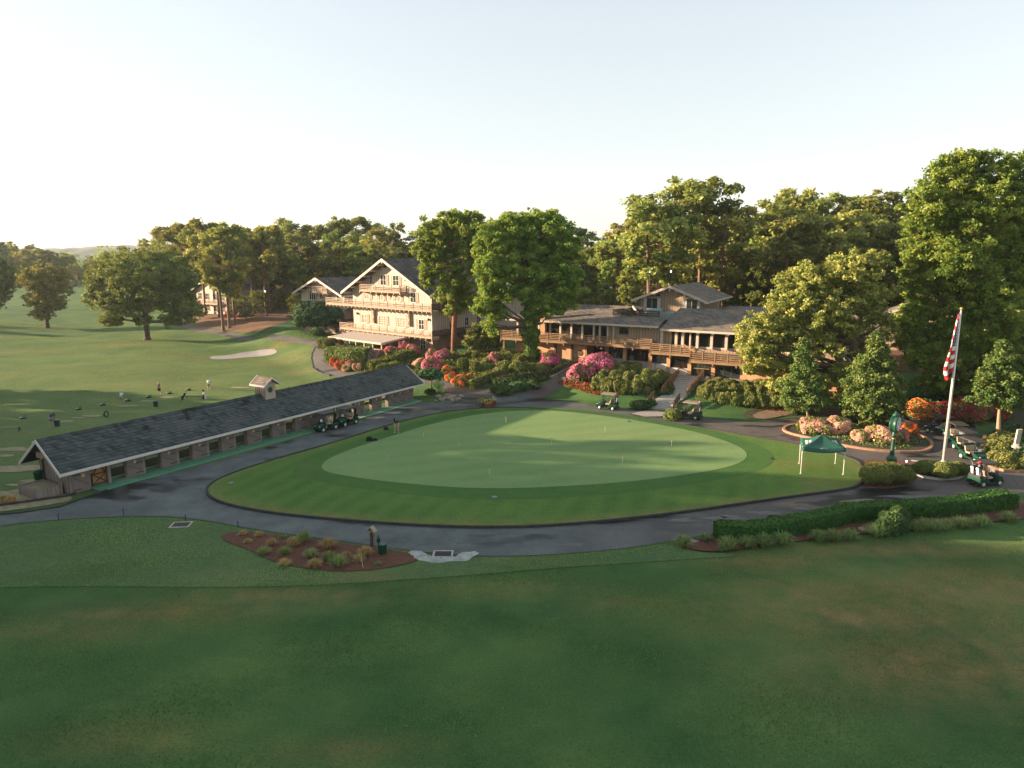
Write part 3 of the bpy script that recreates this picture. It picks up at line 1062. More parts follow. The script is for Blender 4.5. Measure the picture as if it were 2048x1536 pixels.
def shrub(name, label, cat, P, rx, ry, rz, leafm, n, size, seed=1, group=None, flowers=None, fn=0, fsize=None, rz_=0.0, share=None, **kw):
    """one shrub as a thing of its own; share: key under which its mesh is reused at another size"""
    if share is not None:
        if share not in SHRUB_CACHE:
            SHRUB_CACHE[share] = shrub_mesh(name, 1, 1, 1, leafm, n, size, seed, flowers=flowers, fn=fn, fsize=fsize, **kw)
        me, fm = SHRUB_CACHE[share]
        sc = (rx, ry, rz)
    else:
        me, fm = shrub_mesh(name, rx, ry, rz, leafm, n, size, seed, flowers=flowers, fn=fn, fsize=fsize, **kw)
        sc = (1, 1, 1)
    o = link(name, me, None, P)
    o.rotation_euler = (0, 0, rz_)
    o.scale = sc
    tag(o, label, cat, group)
    if fm:
        link('blossoms', fm, o)
    return o


def tuft_mesh(name, mat, n, h, spread, seed, width=0.022):
    rg = np.random.default_rng(seed)
    V, F, T = [], [], []
    for i in range(n):
        a = rg.uniform(0, 2 * math.pi)
        o = rg.uniform(0, 0.16) * spread
        out = rg.uniform(0.25, 1.0) * spread
        hh = h * rg.uniform(0.6, 1.1) * (1.15 - 0.45 * out / spread)
        dx, dy = math.cos(a), math.sin(a)
        px_, py_ = -dy * width, dx * width
        pts = [(o, 0), (o + out * 0.35, hh * 0.62), (o + out * 0.75, hh * 0.95), (o + out, hh * rg.uniform(0.6, 0.9))]
        b = len(V)
        for j, (r_, z_) in enumerate(pts):
            w_ = 1 - j / 3.3
            V += [(dx * r_ + px_ * w_, dy * r_ + py_ * w_, z_), (dx * r_ - px_ * w_, dy * r_ - py_ * w_, z_)]
        F += [(b + 2 * j, b + 2 * j + 1, b + 2 * j + 3, b + 2 * j + 2) for j in range(3)]
        T += [float(np.clip(rg.normal(0.5, 0.25), 0, 1))] * 8
    return mesh_from(name, np.array(V), np.array(F), mat, None, T)

# ------------------------------------------------------------------ ground
def spaced(a, b, step, lo, hi, g=1.16):
    v = list(np.arange(a, b + 1e-6, step))
    s = step
    while v[-1] < hi:
        s *= g; v.append(v[-1] + s)
    s = step
    while v[0] > lo:
        s *= g; v.insert(0, v[0] - s)
    return np.array(v)


def blobs(X, Y, spots):
    r = np.zeros(np.shape(X))
    for px, py, rx, ry, k in spots:
        c = at(px, py)
        r = np.maximum(r, k * np.exp(-((X - c.x) / rx) ** 2 - ((Y - c.y) / ry) ** 2))
    return r


DRY = [(1720, 1230, 8, 2.4, 1.0), (1950, 1180, 8, 3, 1.0), (1540, 1125, 4, 1.2, 0.9), (1880, 1330, 7, 3, 0.9), (1640, 1180, 5, 1.5, 0.9), (2000, 1300, 5, 4, 0.8), (1800, 1100, 8, 1.2, 0.9),
       (330, 1225, 5, 1.1, 0.9), (560, 1196, 5, 0.9, 1.0), (1000, 1180, 7, 0.7, 0.5), (150, 1260, 4, 1, 0.6), (700, 1500, 3, 0.8, 0.5), (250, 1480, 3, 0.8, 0.6), (1250, 1210, 3, 0.7, 0.5),
       (250, 690, 5, 2.5, 1.0), (230, 745, 24, 6, 0.25), (60, 705, 10, 3, 0.5), (400, 715, 12, 4, 0.45), (580, 720, 6, 5, 0.55), (600, 745, 3, 3, 0.7), (330, 770, 14, 3, 0.35), (560, 690, 4, 2, 0.8)]


def build_ground():
    xs, ys = spaced(-66, 62, 1.0, -2600, 2600), spaced(18, 134, 1.0, -60, 5200)
    X, Y = np.meshgrid(xs, ys)
    Z = terrain(X, Y)
    nx, ny = len(xs), len(ys)
    V = np.stack((X, Y, Z), -1).reshape(-1, 3)
    I = np.arange(nx * ny).reshape(ny, nx)
    F = np.stack((I[:-1, :-1], I[:-1, 1:], I[1:, 1:], I[1:, :-1]), -1).reshape(-1, 4)
    me = mesh_from('ground', V, F, M['lawn'], None, None, True)
    a = me.attributes.new("dry", 'FLOAT', 'POINT')
    a.data.foreach_set('value', blobs(V[:, 0], V[:, 1], DRY).astype(np.float32))
    b = me.attributes.new("pale", 'FLOAT', 'POINT')
    X_, Y_ = V[:, 0], V[:, 1]
    ins_ = np.clip((-X_ - 14 - 0.0 * Y_) / 6, 0, 1) * np.clip((Y_ - 50 + np.clip(X_ + 40, -100, 0) * 0.4) / 8, 0, 1) * np.clip((np.interp(X_, TOE[:, 0], TOE[:, 1]) + 12 - Y_) / 10, 0, 1)
    b.data.foreach_set('value', (ins_ * np.interp(Y_, [50, 82, 100, 200], [1.0, 0.95, 0.45, 0.25])).astype(np.float32))
    o = link('ground', me)
    o['kind'] = 'structure'


build_ground()

hill = MB()
hx = np.linspace(-2400, 2400, 160)
for (yy, hh, sd_) in ((1500, 24, 3), (2300, 38, 5)):
    rg = np.random.default_rng(sd_)
    top = hh + 5 * np.sin(hx * 0.004 + sd_) + 4 * np.sin(hx * 0.011 + 2 * sd_) + rg.uniform(0, 3.5, len(hx))
    n = len(hx)
    hill.add([(x, yy, 0) for x in hx] + [(x, yy + 120, t) for x, t in zip(hx, top)] + [(x, yy + 500, 2) for x in hx],
             [(i, i + 1, n + i + 1, n + i) for i in range(n - 1)] + [(n + i, n + i + 1, 2 * n + i + 1, 2 * n + i) for i in range(n - 1)])
hl = hill.build('hills', plain("wooded_hill", (0.045, 0.065, 0.032), (0.030, 0.048, 0.024), 0.02, 0.95))
hl['kind'] = 'structure'

# ---- the loop road, the putting green on its island
road_px = [(-260, 1085), (0, 1052), (110, 1040), (215, 1034), (330, 1032), (420, 1042), (500, 1058), (600, 1072), (700, 1085), (800, 1099), (880, 1108), (960, 1113), (1060, 1112),
           (1160, 1106), (1260, 1096), (1360, 1080), (1440, 1066), (1540, 1052), (1640, 1036), (1760, 1020), (1900, 1002), (2060, 985), (2250, 965), (2250, 880),
           (2048, 947), (1990, 942), (1958, 925), (1952, 895), (1958, 860), (1930, 832), (1880, 822), (1820, 832), (1760, 842), (1690, 840), (1620, 834), (1570, 836), (1520, 845),
           (1480, 844), (1408, 836), (1347, 824), (1290, 822), (1243, 819), (1197, 815), (1160, 805), (1110, 800), (1085, 796), (1060, 790), (1000, 792), (950, 797), (905, 803),
           (868, 806), (838, 804), (780, 822), (700, 846), (600, 875), (500, 904), (400, 932), (300, 957), (210, 980), (165, 997), (120, 1014), (40, 1026), (-260, 1055)]
road_w = W(road_px, 0)
sheet('road', road_w, M['asphalt'], 0.03, 1.5, sm=1)
apron_px = [(412, 982), (420, 994), (445, 1006), (490, 1017), (560, 1028), (650, 1037), (760, 1046), (880, 1053), (1020, 1055), (1150, 1048), (1280, 1035), (1400, 1020), (1500, 1005),
            (1600, 991), (1680, 981), (1722, 972), (1728, 950), (1722, 925), (1690, 913), (1640, 899), (1590, 888), (1500, 873), (1420, 859), (1330, 845), (1240, 833), (1150, 823),
            (1060, 816), (980, 815), (900, 822), (820, 838), (740, 862), (660, 888), (580, 910), (500, 934), (445, 954), (418, 970)]
apron_w = smooth_line(W(apron_px, 0.1), True, 2)


def apron_dry(X, Y, ol):
    e = edge_dist(ol, X, Y)
    P = at(1640, 968)
    south = np.clip((58 - Y) / 8, 0, 1)
    return 0.9 * np.exp(-(e / 1.1) ** 2) * (0.35 + 0.65 * south) + 1.0 * np.exp(-((X - P.x) / 1.7) ** 2 - ((Y - P.y) / 0.9) ** 2) \
        + 0.5 * np.exp(-((X - 24) / 7) ** 2 - ((Y - 58) / 2.0) ** 2)


FLAT = lambda x, y: np.zeros(np.shape(x))
sheet('apron_lawn', apron_w, M['apron'], 0.125, 0.9, apron_dry, sm=0, hf=FLAT, rim=0.12)
kerb('island_kerb', apron_w, 0.16, 0.20, M['timber_edge'])
green_px = [(640, 936), (652, 920), (690, 903), (740, 886), (800, 867), (850, 852), (905, 838), (970, 827), (1040, 821), (1120, 822), (1210, 832), (1300, 846), (1380, 861), (1440, 878),
            (1483, 895), (1497, 910), (1485, 925), (1440, 939), (1360, 952), (1250, 965), (1130, 973), (1030, 977), (940, 977), (850, 971), (760, 962), (690, 952), (655, 945)]
green_w = smooth_line(W(green_px, 0.12), True, 2)
gc_ = np.mean(green_w, 0)
collar = [tuple(gc_ + (np.array(p) - gc_) * (1 + 2.2 / np.linalg.norm(np.array(p) - gc_))) for p in green_w]
collar = [(p[0], p[1] - 0.3) for p in collar]
sheet('green_collar', collar, M['collar'], 0.135, 1.2, lambda X, Y, ol: 0.15 * np.exp(-((X + 18) / 3) ** 2), sm=0, hf=FLAT)
sheet('putting_green', green_w, M['green'], 0.148, 0.9, lambda X, Y, ol: 0.25 * np.exp(-((X - 12) / 9) ** 2 - ((Y - 68) / 4) ** 2), sm=0, hf=FLAT)

# ---- paths
path_l = [(150, 600), (205, 606), (250, 620), (300, 634), (360, 648), (450, 661), (540, 671), (600, 677), (640, 682), (660, 678), (668, 684), (652, 698), (655, 718), (668, 736), (700, 748),
          (760, 756), (830, 752), (900, 762), (960, 772), (985, 778), (1062, 786), (1000, 793), (930, 800), (896, 790), (880, 772), (840, 764), (770, 766), (700, 760), (655, 750), (628, 735), (622, 712), (632, 694), (600, 685), (520, 680), (450, 672),
          (380, 661), (320, 648), (262, 632), (215, 618), (150, 610)]
sheet('path', W(path_l), M['path'], 0.06, 1.2, sm=1)
ramp_px = [(1062, 797), (1050, 786), (1080, 768), (1110, 752), (1128, 735), (1150, 722), (1172, 724), (1180, 731), (1162, 740), (1150, 755), (1128, 772), (1100, 785), (1078, 800)]
sheet('ramp_path', W(ramp_px), M['path'], 0.07, 0.9, sm=1)
kerb('path_edge', smooth_line(W([(626, 738), (640, 748), (660, 752)]), False, 1), 0.25, 0.25, M['timber_edge'], closed=False)
kerb('path_edge', smooth_line(W([(632, 694), (622, 712), (627, 735)]), False, 1), 0.2, 0.12, M['timber_edge'], closed=False)
pav_px = [(1288, 822), (1347, 825), (1356, 832), (1290, 834), (1262, 828)]
sheet('stair_foot_paving', W(pav_px), M['paving'], 0.05, 0.8, sm=0)

# ---- areas of other ground cover
sheet('pine_straw', W([(296, 640), (330, 622), (400, 612), (470, 606), (540, 596), (590, 600), (600, 622), (585, 640), (545, 655), (500, 668), (440, 659), (360, 646)]), M['straw'], 0.05, 1.6, sm=2)
sheet('woodland_floor', [(-120, 300), (-98, 240), (-66, 186), (-50, 163), (-46, 150), (-30, 142), (-8, 130), (14, 118), (30, 100), (46, 96), (80, 92), (140, 100), (260, 190), (240, 330), (0, 420), (-200, 420)],
      M['straw'], 0.07, 5.0, sm=1)
sheet('bunker', W([(416, 716), (430, 712), (470, 707), (510, 701), (545, 697), (556, 702), (548, 709), (515, 713), (470, 718), (430, 720)]), M['sand'], 0.05, 0.8, sm=2)
sheet('planted_slope', W([(655, 690), (668, 684), (700, 700), (800, 714), (905, 712), (960, 705), (1010, 706), (1060, 716), (1120, 722), (1135, 732), (1110, 748), (1075, 765), (1040, 775), (985, 772), (930, 757), (880, 764),
                          (830, 750), (770, 754), (700, 744), (665, 732), (658, 712)]), M['soil'], 0.045, 1.2, sm=1)
sheet('planted_slope', W([(1135, 742), (1190, 738), (1260, 752), (1330, 765), (1352, 775), (1345, 790), (1310, 785), (1240, 788), (1190, 776), (1150, 765), (1120, 768)]), M['mulch'], 0.045, 1.0, sm=1)
sheet('planted_slope', W([(1400, 772), (1420, 757), (1480, 768), (1560, 790), (1600, 806), (1600, 822), (1560, 824), (1480, 812), (1410, 800), (1388, 795)]), M['mulch'], 0.045, 1.0, sm=1)
sheet('mulch_bed', W([(432, 1078), (470, 1063), (540, 1070), (640, 1083), (740, 1096), (830, 1110), (842, 1122), (800, 1134), (740, 1143), (670, 1146), (600, 1138), (540, 1124), (500, 1102)]), M['mulch'], 0.10, 0.6, sm=2)
sheet('hedge_bed', W([(1345, 1092), (1420, 1076), (1540, 1064), (1640, 1048), (1760, 1034), (1900, 1020), (2048, 1003), (2300, 985), (2300, 1010), (2048, 1040), (1900, 1053), (1760, 1066), (1640, 1079), (1540, 1092), (1450, 1106), (1390, 1104)]), M['mulch'], 0.10, 0.8, sm=1)
isl_px = [(1564, 857), (1580, 850), (1620, 847), (1700, 850), (1760, 853), (1820, 862), (1860, 880), (1866, 893), (1850, 903), (1810, 905), (1740, 900), (1680, 890), (1620, 876), (1575, 866)]
isl = smooth_line(W(isl_px, 0.1), True, 2)
sheet('planted_island', isl, M['soil'], 0.13, 0.8, sm=0, hf=FLAT, rim=0.15)
kerb('island_kerb', isl, 0.28, 0.22, M['brick_kerb'])
clk_px = [(1722, 925), (1738, 918), (1775, 920), (1822, 922), (1862, 927), (1905, 932), (1926, 944), (1924, 955), (1890, 959), (1862, 957), (1834, 950), (1830, 958), (1822, 968), (1780, 976), (1735, 975), (1723, 965)]
clk = smooth_line(W(clk_px, 0.1), True, 1)
sheet('planted_island', clk, M['mulch'], 0.13, 0.6, sm=0, hf=FLAT, rim=0.15)
kerb('island_kerb', smooth_line(W([(1830, 950), (1862, 957), (1890, 959), (1924, 955), (1926, 944), (1905, 932), (1862, 927), (1822, 922)], 0.1), False, 1), 0.2, 0.2, M['concrete'], closed=False)
rb = smooth_line(W([(2260, 930), (2048, 945), (1995, 940), (1966, 925), (1962, 900), (1970, 872), (2000, 855), (2080, 850), (2260, 850)], 0.1), True, 1)
sheet('planted_bed', rb, M['soil'], 0.13, 1.0, sm=0, hf=FLAT, rim=0.15)
kerb('island_kerb', smooth_line(W([(2260, 930), (2048, 945), (1995, 940), (1966, 925), (1962, 900), (1970, 872)], 0.1), False, 1), 0.28, 0.24, M['brick_kerb'], closed=False)
sheet('mulch_strip', W([(1480, 822), (1560, 812), (1640, 815), (1760, 822), (1900, 812), (2100, 800), (2100, 845), (1990, 850), (1940, 830), (1880, 818), (1800, 828), (1720, 838), (1620, 830), (1560, 833), (1500, 842)]), M['soil'], 0.05, 1.0, sm=1)
sheet('leaf_litter', W([(1500, 830), (1540, 818), (1580, 815), (1590, 826), (1560, 834), (1520, 842)]), M['litter'], 0.08, 0.7, sm=2)
sheet('gravel_strip', W([(-200, 1000), (0, 985), (60, 975), (130, 985), (150, 1000), (110, 1009), (40, 1020), (-200, 1046)]), M['dust'], 0.045, 0.8, sm=1)
kerb('strip_edge', W([(-200, 1028), (0, 1013), (60, 1005), (130, 995), (152, 989)]), 0.12, 0.2, M['timber_edge'], closed=False)
kerb('strip_edge', W([(-200, 1045), (40, 1027), (120, 1015), (165, 998), (215, 981)]), 0.12, 0.12, M['timber_edge'], closed=False)
for i, q in enumerate([(30, 900, 1.3), (40, 937, 1.6), (130, 843, 0.8), (185, 832, 0.8), (255, 812, 0.7), (292, 802, 0.7), (68, 962, 0.7), (36, 970, 0.6), (155, 836, 0.6), (330, 795, 0.6), (478, 775, 0.8), (10, 912, 0.7)]):
    c = at(q[0], q[1])
    rg = np.random.default_rng(i)
    sheet('worn_turf', [(c.x + math.cos(t) * q[2] * rg.uniform(0.9, 2.2), c.y + math.sin(t) * q[2] * rg.uniform(0.3, 0.9)) for t in np.linspace(0, 2 * math.pi, 9)[:-1]], M['dust'], 0.03, 0.5, sm=2)
for px, py, rx, ry in ((1440, 1037, 1.6, 0.25), (1360, 1041, 1.3, 0.3), (1460, 1034, 0.8, 0.3), (1520, 1026, 1.2, 0.3), (1725, 1003, 1.8, 0.3), (1830, 994, 2.6, 0.35), (1600, 1018, 0.8, 0.2), (1130, 1090, 1.5, 0.16)):
    c = at(px, py)
    rg = np.random.default_rng(int(px))
    sheet('dusty_patch', [(c.x + math.cos(t) * rx * rg.uniform(0.45, 1.4), c.y + math.sin(t) * ry * rg.uniform(0.3, 1.8)) for t in np.linspace(0, 2 * math.pi, 13)[:-1]],
          plain("road_dust", (0.155, 0.145, 0.135), (0.105, 0.10, 0.096), 3, 0.9) if 'road_dust' not in bpy.data.materials else bpy.data.materials['road_dust'], 0.042, 0.3, sm=1)

# ground cover that nobody could count: ivy, grass and seedlings over the planted slopes
def cover(name, outline_px, mat, n, size, hgt, seed, z=None):
    rg = np.random.default_rng(seed)
    ol = W(outline_px, z)
    P = np.array(ol)
    X, Y = rg.uniform(P[:, 0].min(), P[:, 0].max(), n * 3), rg.uniform(P[:, 1].min(), P[:, 1].max(), n * 3)
    k = inside(ol, X, Y)
    X, Y = X[k][:n], Y[k][:n]
    nz = 0.5 + 0.5 * np.sin(X * 0.9 + seed) * np.sin(Y * 1.1 + seed)
    Z = terrain(X, Y) + 0.05 + rg.uniform(0, 1, len(X)) * hgt * (0.35 + nz)
    V, F = leaves(np.stack((X, Y, Z), 1), size, rg, 1.2, 1.5)
    o = link(name, mesh_from(name, V, F, mat, None, np.repeat(np.clip(rg.normal(0.45, 0.25, len(X)), 0, 1), 4)))
    o['kind'] = 'stuff'
    return o


cover('ground_cover', [(880, 712), (1010, 704), (1120, 722), (1125, 738), (1075, 765), (1040, 776), (985, 770), (930, 755), (880, 740)], M['leaf_rhodo'], 9000, 0.26, 0.5, 3)
cover('ground_cover', [(985, 770), (1040, 758), (1085, 750), (1110, 748), (1070, 768), (1030, 780), (985, 782)], M['leaf_dark'], 3500, 0.24, 0.7, 4)
cover('ground_cover', [(665, 690), (905, 712), (880, 755), (830, 750), (770, 752), (700, 742), (662, 725)], M['leaf_box'], 4500, 0.24, 0.25, 5)
cover('ground_cover', [(1185, 745), (1330, 766), (1350, 778), (1345, 792), (1300, 788), (1210, 775)], M['leaf_dark'], 4500, 0.24, 0.35, 6)
cover('ground_cover', [(1395, 775), (1480, 768), (1600, 806), (1600, 818), (1480, 806), (1390, 795)], M['leaf_dark'], 4500, 0.24, 0.35, 7)
cover('rusty_ground_cover', [(1115, 768), (1150, 762), (1190, 776), (1240, 788), (1190, 790), (1140, 776)], M['leaf_autumn'], 2200, 0.2, 0.25, 8)
cover('rusty_ground_cover', [(1470, 806), (1560, 816), (1600, 818), (1590, 824), (1540, 822), (1480, 812)], M['leaf_autumn'], 1500, 0.2, 0.2, 9)
cover('ground_cover', [(1580, 852), (1700, 852), (1800, 862), (1850, 890), (1800, 902), (1700, 890), (1600, 868)], M['leaf_box'], 3500, 0.15, 0.16, 10)
cover('ground_cover', [(1970, 930), (2048, 938), (2200, 930), (2200, 850), (2000, 858), (1972, 880)], M['leaf_dark'], 7000, 0.22, 0.5, 11)
cover('ground_cover', [(1700, 836), (1800, 825), (1880, 812), (2048, 820), (2048, 780), (1880, 785), (1700, 812)], M['leaf_dark'], 7000, 0.3, 1.0, 12)
cover('mulch_chips', [(440, 1076), (480, 1066), (740, 1098), (835, 1112), (790, 1134), (670, 1144), (560, 1128), (500, 1102)], leaf("bark_chip", (0.075, 0.030, 0.018), (0.28, 0.125, 0.065), 0.0), 9000, 0.07, 0.03, 13)


rough_px = [(-300, 1100), (0, 1054), (110, 1043), (215, 1037), (330, 1035), (420, 1045), (500, 1061), (600, 1075), (720, 1090), (820, 1103), (900, 1117), (970, 1115), (1060, 1115), (1160, 1109), (1260, 1099), (1345, 1088), (1390, 1106), (1460, 1108), (1480, 1114),
            (1400, 1118), (1250, 1128), (1100, 1138), (960, 1150), (820, 1160), (700, 1168), (560, 1174), (420, 1176), (250, 1174), (100, 1174), (0, 1176), (-300, 1190)]
rough_w = smooth_line(W(rough_px), True, 1)
sheet('rough_lawn', rough_w, M['rough'], 0.055, 0.8, lambda X, Y, ol: blobs(X, Y, [(700, 1158, 3, 0.6, 0.7), (480, 1160, 3, 0.4, 0.5), (1100, 1130, 4, 0.4, 0.3)]), sm=0, rim=0.08)
# standing grass: short blades that catch the low light
def blades(name, region, n, h, w, mat, seed, keep=None):
    """n upright blade tufts scattered over a region (x0, x1, y0, y1)"""
    r2 = np.random.default_rng(seed)
    X, Y = r2.uniform(region[0], region[1], n), r2.uniform(region[2], region[3], n)
    k = keep(X, Y)
    X, Y = X[k], Y[k]
    m = len(X)
    Z = terrain(X, Y)
    a = r2.uniform(0, np.pi * 2, m)
    hh = h * r2.uniform(0.45, 1.3, m) * (0.75 + 0.5 * np.sin(X * 0.5 + 1.3 * np.sin(Y * 0.4)) * np.sin(Y * 0.7))
    ww = w * r2.uniform(0.6, 1.4, m)
    lx, ly = r2.normal(0, 0.35, m) * hh, r2.normal(0, 0.35, m) * hh
    c, s_ = np.cos(a) * ww / 2, np.sin(a) * ww / 2
    V = np.empty((m, 3, 3))
    V[:, 0] = np.stack((X - c, Y - s_, Z - 0.01), 1)
    V[:, 1] = np.stack((X + c, Y + s_, Z - 0.01), 1)
    V[:, 2] = np.stack((X + lx, Y + ly, Z + hh), 1)
    dry_ = blobs(X, Y, DRY)
    t = np.clip(r2.normal(0.4, 0.2, m) + 0.25 * np.sin(X * 0.23 + 2 * np.sin(Y * 0.31)), 0, 1)
    me = mesh_from(name, V.reshape(-1, 3), np.arange(3 * m).reshape(m, 3), mat, None, np.repeat(t, 3))
    d = me.attributes.new("dry", 'FLOAT', 'POINT')
    d.data.foreach_set('value', np.repeat(dry_ * (r2.uniform(size=m) < 0.9), 3).astype(np.float32))
    o = link(name, me)
    o['kind'] = 'stuff'


def blade_mat(name, dark, light, dry):
    m = leaf(name, dark, light, 0.35)
    nt = m.node_tree
    at_ = N(nt, "ShaderNodeAttribute", attribute_name="dry")
    hs = next(n for n in nt.nodes if n.type == 'HUE_SAT')
    src = hs.inputs['Color'].links[0].from_socket
    nt.links.new(mixc(nt, at_.outputs['Fac'], src, dry), hs.inputs['Color'])
    return m


bmat = blade_mat("lawn_blade", (0.018, 0.052, 0.018), (0.100, 0.165, 0.052), (0.26, 0.185, 0.080))
rmat = blade_mat("fairway_blade", (0.050, 0.092, 0.022), (0.100, 0.140, 0.036), (0.17, 0.14, 0.05))
road_a, mulch_a = np.array(smooth_line(road_w, True, 1)), W([(432, 1078), (470, 1063), (540, 1070), (640, 1083), (740, 1096), (830, 1110), (950, 1100), (950, 1128), (842, 1126), (800, 1136), (740, 1145), (670, 1148), (600, 1140), (540, 1126), (500, 1104)])
hedge_a = W([(1345, 1092), (1420, 1076), (1540, 1064), (1760, 1034), (2048, 1003), (2300, 985), (2300, 1010), (2048, 1040), (1760, 1066), (1540, 1092), (1450, 1106), (1390, 1104)])
strip_a = W([(-200, 1000), (0, 985), (60, 975), (150, 985), (215, 981), (110, 1014), (-200, 1056)])
near = lambda X, Y: ~inside(road_a, X, Y) & ~inside(mulch_a, X, Y) & ~inside(hedge_a, X, Y) & (np.abs(X) < 0.78 * Y + 3) & ~inside(strip_a, X, Y) & (Y < 46)
rough_in = np.array(rough_w)
rgm = blade_mat('rough_blade', (0.050, 0.120, 0.042), (0.185, 0.260, 0.105), (0.24, 0.18, 0.08))
blades('rough_grass', (-36, 18, 32, 48), 190000, 0.13, 0.05, rgm, 32, lambda X, Y: inside(rough_in, X, Y) & ~inside(mulch_a, X, Y))
blades('lawn_grass', (-36, 44, 19, 46), 340000, 0.07, 0.036, bmat, 31, near)
tee = [tuple(SHp) for SHp in ((-34.0, 49.5), (-11.0, 87.0), (-18.5, 91.0), (-41.5, 54.5))]
bunk_a = W([(416, 716), (470, 705), (545, 695), (560, 702), (515, 714), (430, 722)])
path_a = W(path_l)
straw_a = W([(296, 640), (330, 622), (400, 612), (470, 606), (540, 596), (590, 600), (600, 622), (585, 640), (545, 655), (500, 668), (440, 659), (360, 646)])
far_ok = lambda X, Y: ~inside(road_a, X, Y) & ~inside(tee, X, Y) & ~inside(bunk_a, X, Y) & ~inside(path_a, X, Y) & ~inside(straw_a, X, Y) & (np.abs(X) < 0.76 * Y + 4) & (Y < np.interp(X, CREST[:, 0], CREST[:, 1]) + 2) & (X < -9) & (Y > 80) & ~((X > -32) & (Y > 101)) & ~((Y < 54) & (X > -36))
blades('range_grass', (-150, -8, 52, 190), 200000, 0.10, 0.06, rmat, 33, far_ok)

# ------------------------------------------------------------------ buildings
class Frame:
    """a building's own axes: x to the right along its front, y into it, z up from its floor level"""

    def __init__(s, o, right, z):
        s.o, s.z = np.array(o, float), z
        s.x = np.array(right, float) / np.hypot(*right)
        s.y = np.array((-s.x[1], s.x[0]))
        s.rz = math.atan2(s.x[1], s.x[0])

    def px(s, px, py, y=0.0):
        """local (x, z) of the pixel on the upright plane y metres behind the front"""
        r = np.array(ray(px, py))
        o = s.o + s.y * y
        u, t = np.linalg.solve(np.array([[s.x[0], -r[0]], [s.x[1], -r[1]]]), -o)
        return u, CAM_H + r[2] * t - s.z

    def world(s, x, y, z=0.0):
        p = s.o + s.x * x + s.y * y
        return Vector((p[0], p[1], s.z + z))

    def local(s, P):
        d = np.array((P[0], P[1])) - s.o
        return float(d @ s.x), float(d @ s.y)


def balcony(name, parent, mat, x0, x1, y0, y1, zf, rail_h=1.0, boards=4, post=1.6, left=False, right=False, front=True, joists=0.0, board_w=0.105, label=None):
    """timber balcony: floor, board railing and joist ends. y0 is its outer edge, y1 the wall"""
    mb = MB()
    mb.box(x0, x1, y0 + 0.02, y1, zf - 0.16, zf)
    mb.box(x0 - 0.03, x1 + 0.03, y0 - 0.05, y0 + 0.02, zf - 0.24, zf + 0.05)
    if joists:
        n = int((x1 - x0) / joists)
        for k in range(n + 1):
            x = x0 + (x1 - x0) * k / n
            mb.box(x - 0.08, x + 0.08, y0 - 0.09, y1, zf - 0.5, zf - 0.155)
    fl = mb.build(name, mat, parent)
    r = MB()
    sides = []
    if front:
        sides.append(((x0, y0), (x1, y0)))
    if left:
        sides.append(((x0, y0), (x0, y1)))
    if right:
        sides.append(((x1, y0), (x1, y1)))
    for (ax, ay), (bx, by) in sides:
        L = math.hypot(bx - ax, by - ay)
        for k in range(boards):
            z = zf + 0.16 + (rail_h - 0.22) * k / (boards - 1)
            r.bar((ax, ay, z), (bx, by, z), 0.05, board_w)
        n = max(1, int(round(L / post)))
        for k in range(n + 1):
            f = k / n
            x, y = ax + (bx - ax) * f, ay + (by - ay) * f
            r.cbox((x, y, zf + rail_h / 2 - 0.03), 0.13, 0.13, rail_h + 0.1)
    r.build('railing', mat, fl)
    return fl


def window(parent, x, z, w, h, y=0.0, shutters=None, frame='white', pane='glass', nx=2, nz=2, side=False, name='window', leaves_=True):
    """framed window standing a little proud of the wall plane y (or of x = y when it is on a side wall)"""
    def bx(mb, a0, a1, d0, d1, z0, z1):
        if side:
            mb.box(y - d1, y - d0, a0, a1, z0, z1) if side == 'left' else mb.box(y + d0, y + d1, a0, a1, z0, z1)
        else:
            mb.box(a0, a1, y - d1, y - d0, z0, z1)
    f = MB()
    t = 0.09
    bx(f, x - w / 2 - t, x - w / 2, 0, 0.10, z - h / 2 - t, z + h / 2 + t)
    bx(f, x + w / 2, x + w / 2 + t, 0, 0.10, z - h / 2 - t, z + h / 2 + t)
    bx(f, x - w / 2, x + w / 2, 0, 0.10, z + h / 2, z + h / 2 + t)
    bx(f, x - w / 2 - 0.02, x + w / 2 + 0.02, 0, 0.16, z - h / 2 - t, z - h / 2)
    for i in range(1, nx):
        q = x - w / 2 + w * i / nx
        bx(f, q - 0.03, q + 0.03, 0.022, 0.07, z - h / 2, z + h / 2)
    for i in range(1, nz):
        q = z - h / 2 + h * i / nz
        bx(f, x - w / 2, x + w / 2, 0.022, 0.06, q - 0.02, q + 0.02)
    fr = f.build(name, M[frame], parent)
    p = MB()
    bx(p, x - w / 2, x + w / 2, 0.004, 0.02, z - h / 2, z + h / 2)
    p.build('pane', M[pane], fr)
    if shutters:
        for s_ in (-1, 1):
            sh = MB()
            c = x + s_ * (w / 2 + t + shutters / 2 + 0.02)
            bx(sh, c - shutters / 2, c + shutters / 2, 0.0, 0.06, z - h / 2 - 0.05, z + h / 2 + 0.05)
            for i in range(6):
                zz = z - h / 2 + h * (i + 0.5) / 6
                bx(sh, c - shutters / 2 + 0.05, c + shutters / 2 - 0.05, 0.061, 0.08, zz - h / 24, zz + h / 30)
            sh.build('shutter', M['shutter'], parent)
    return fr


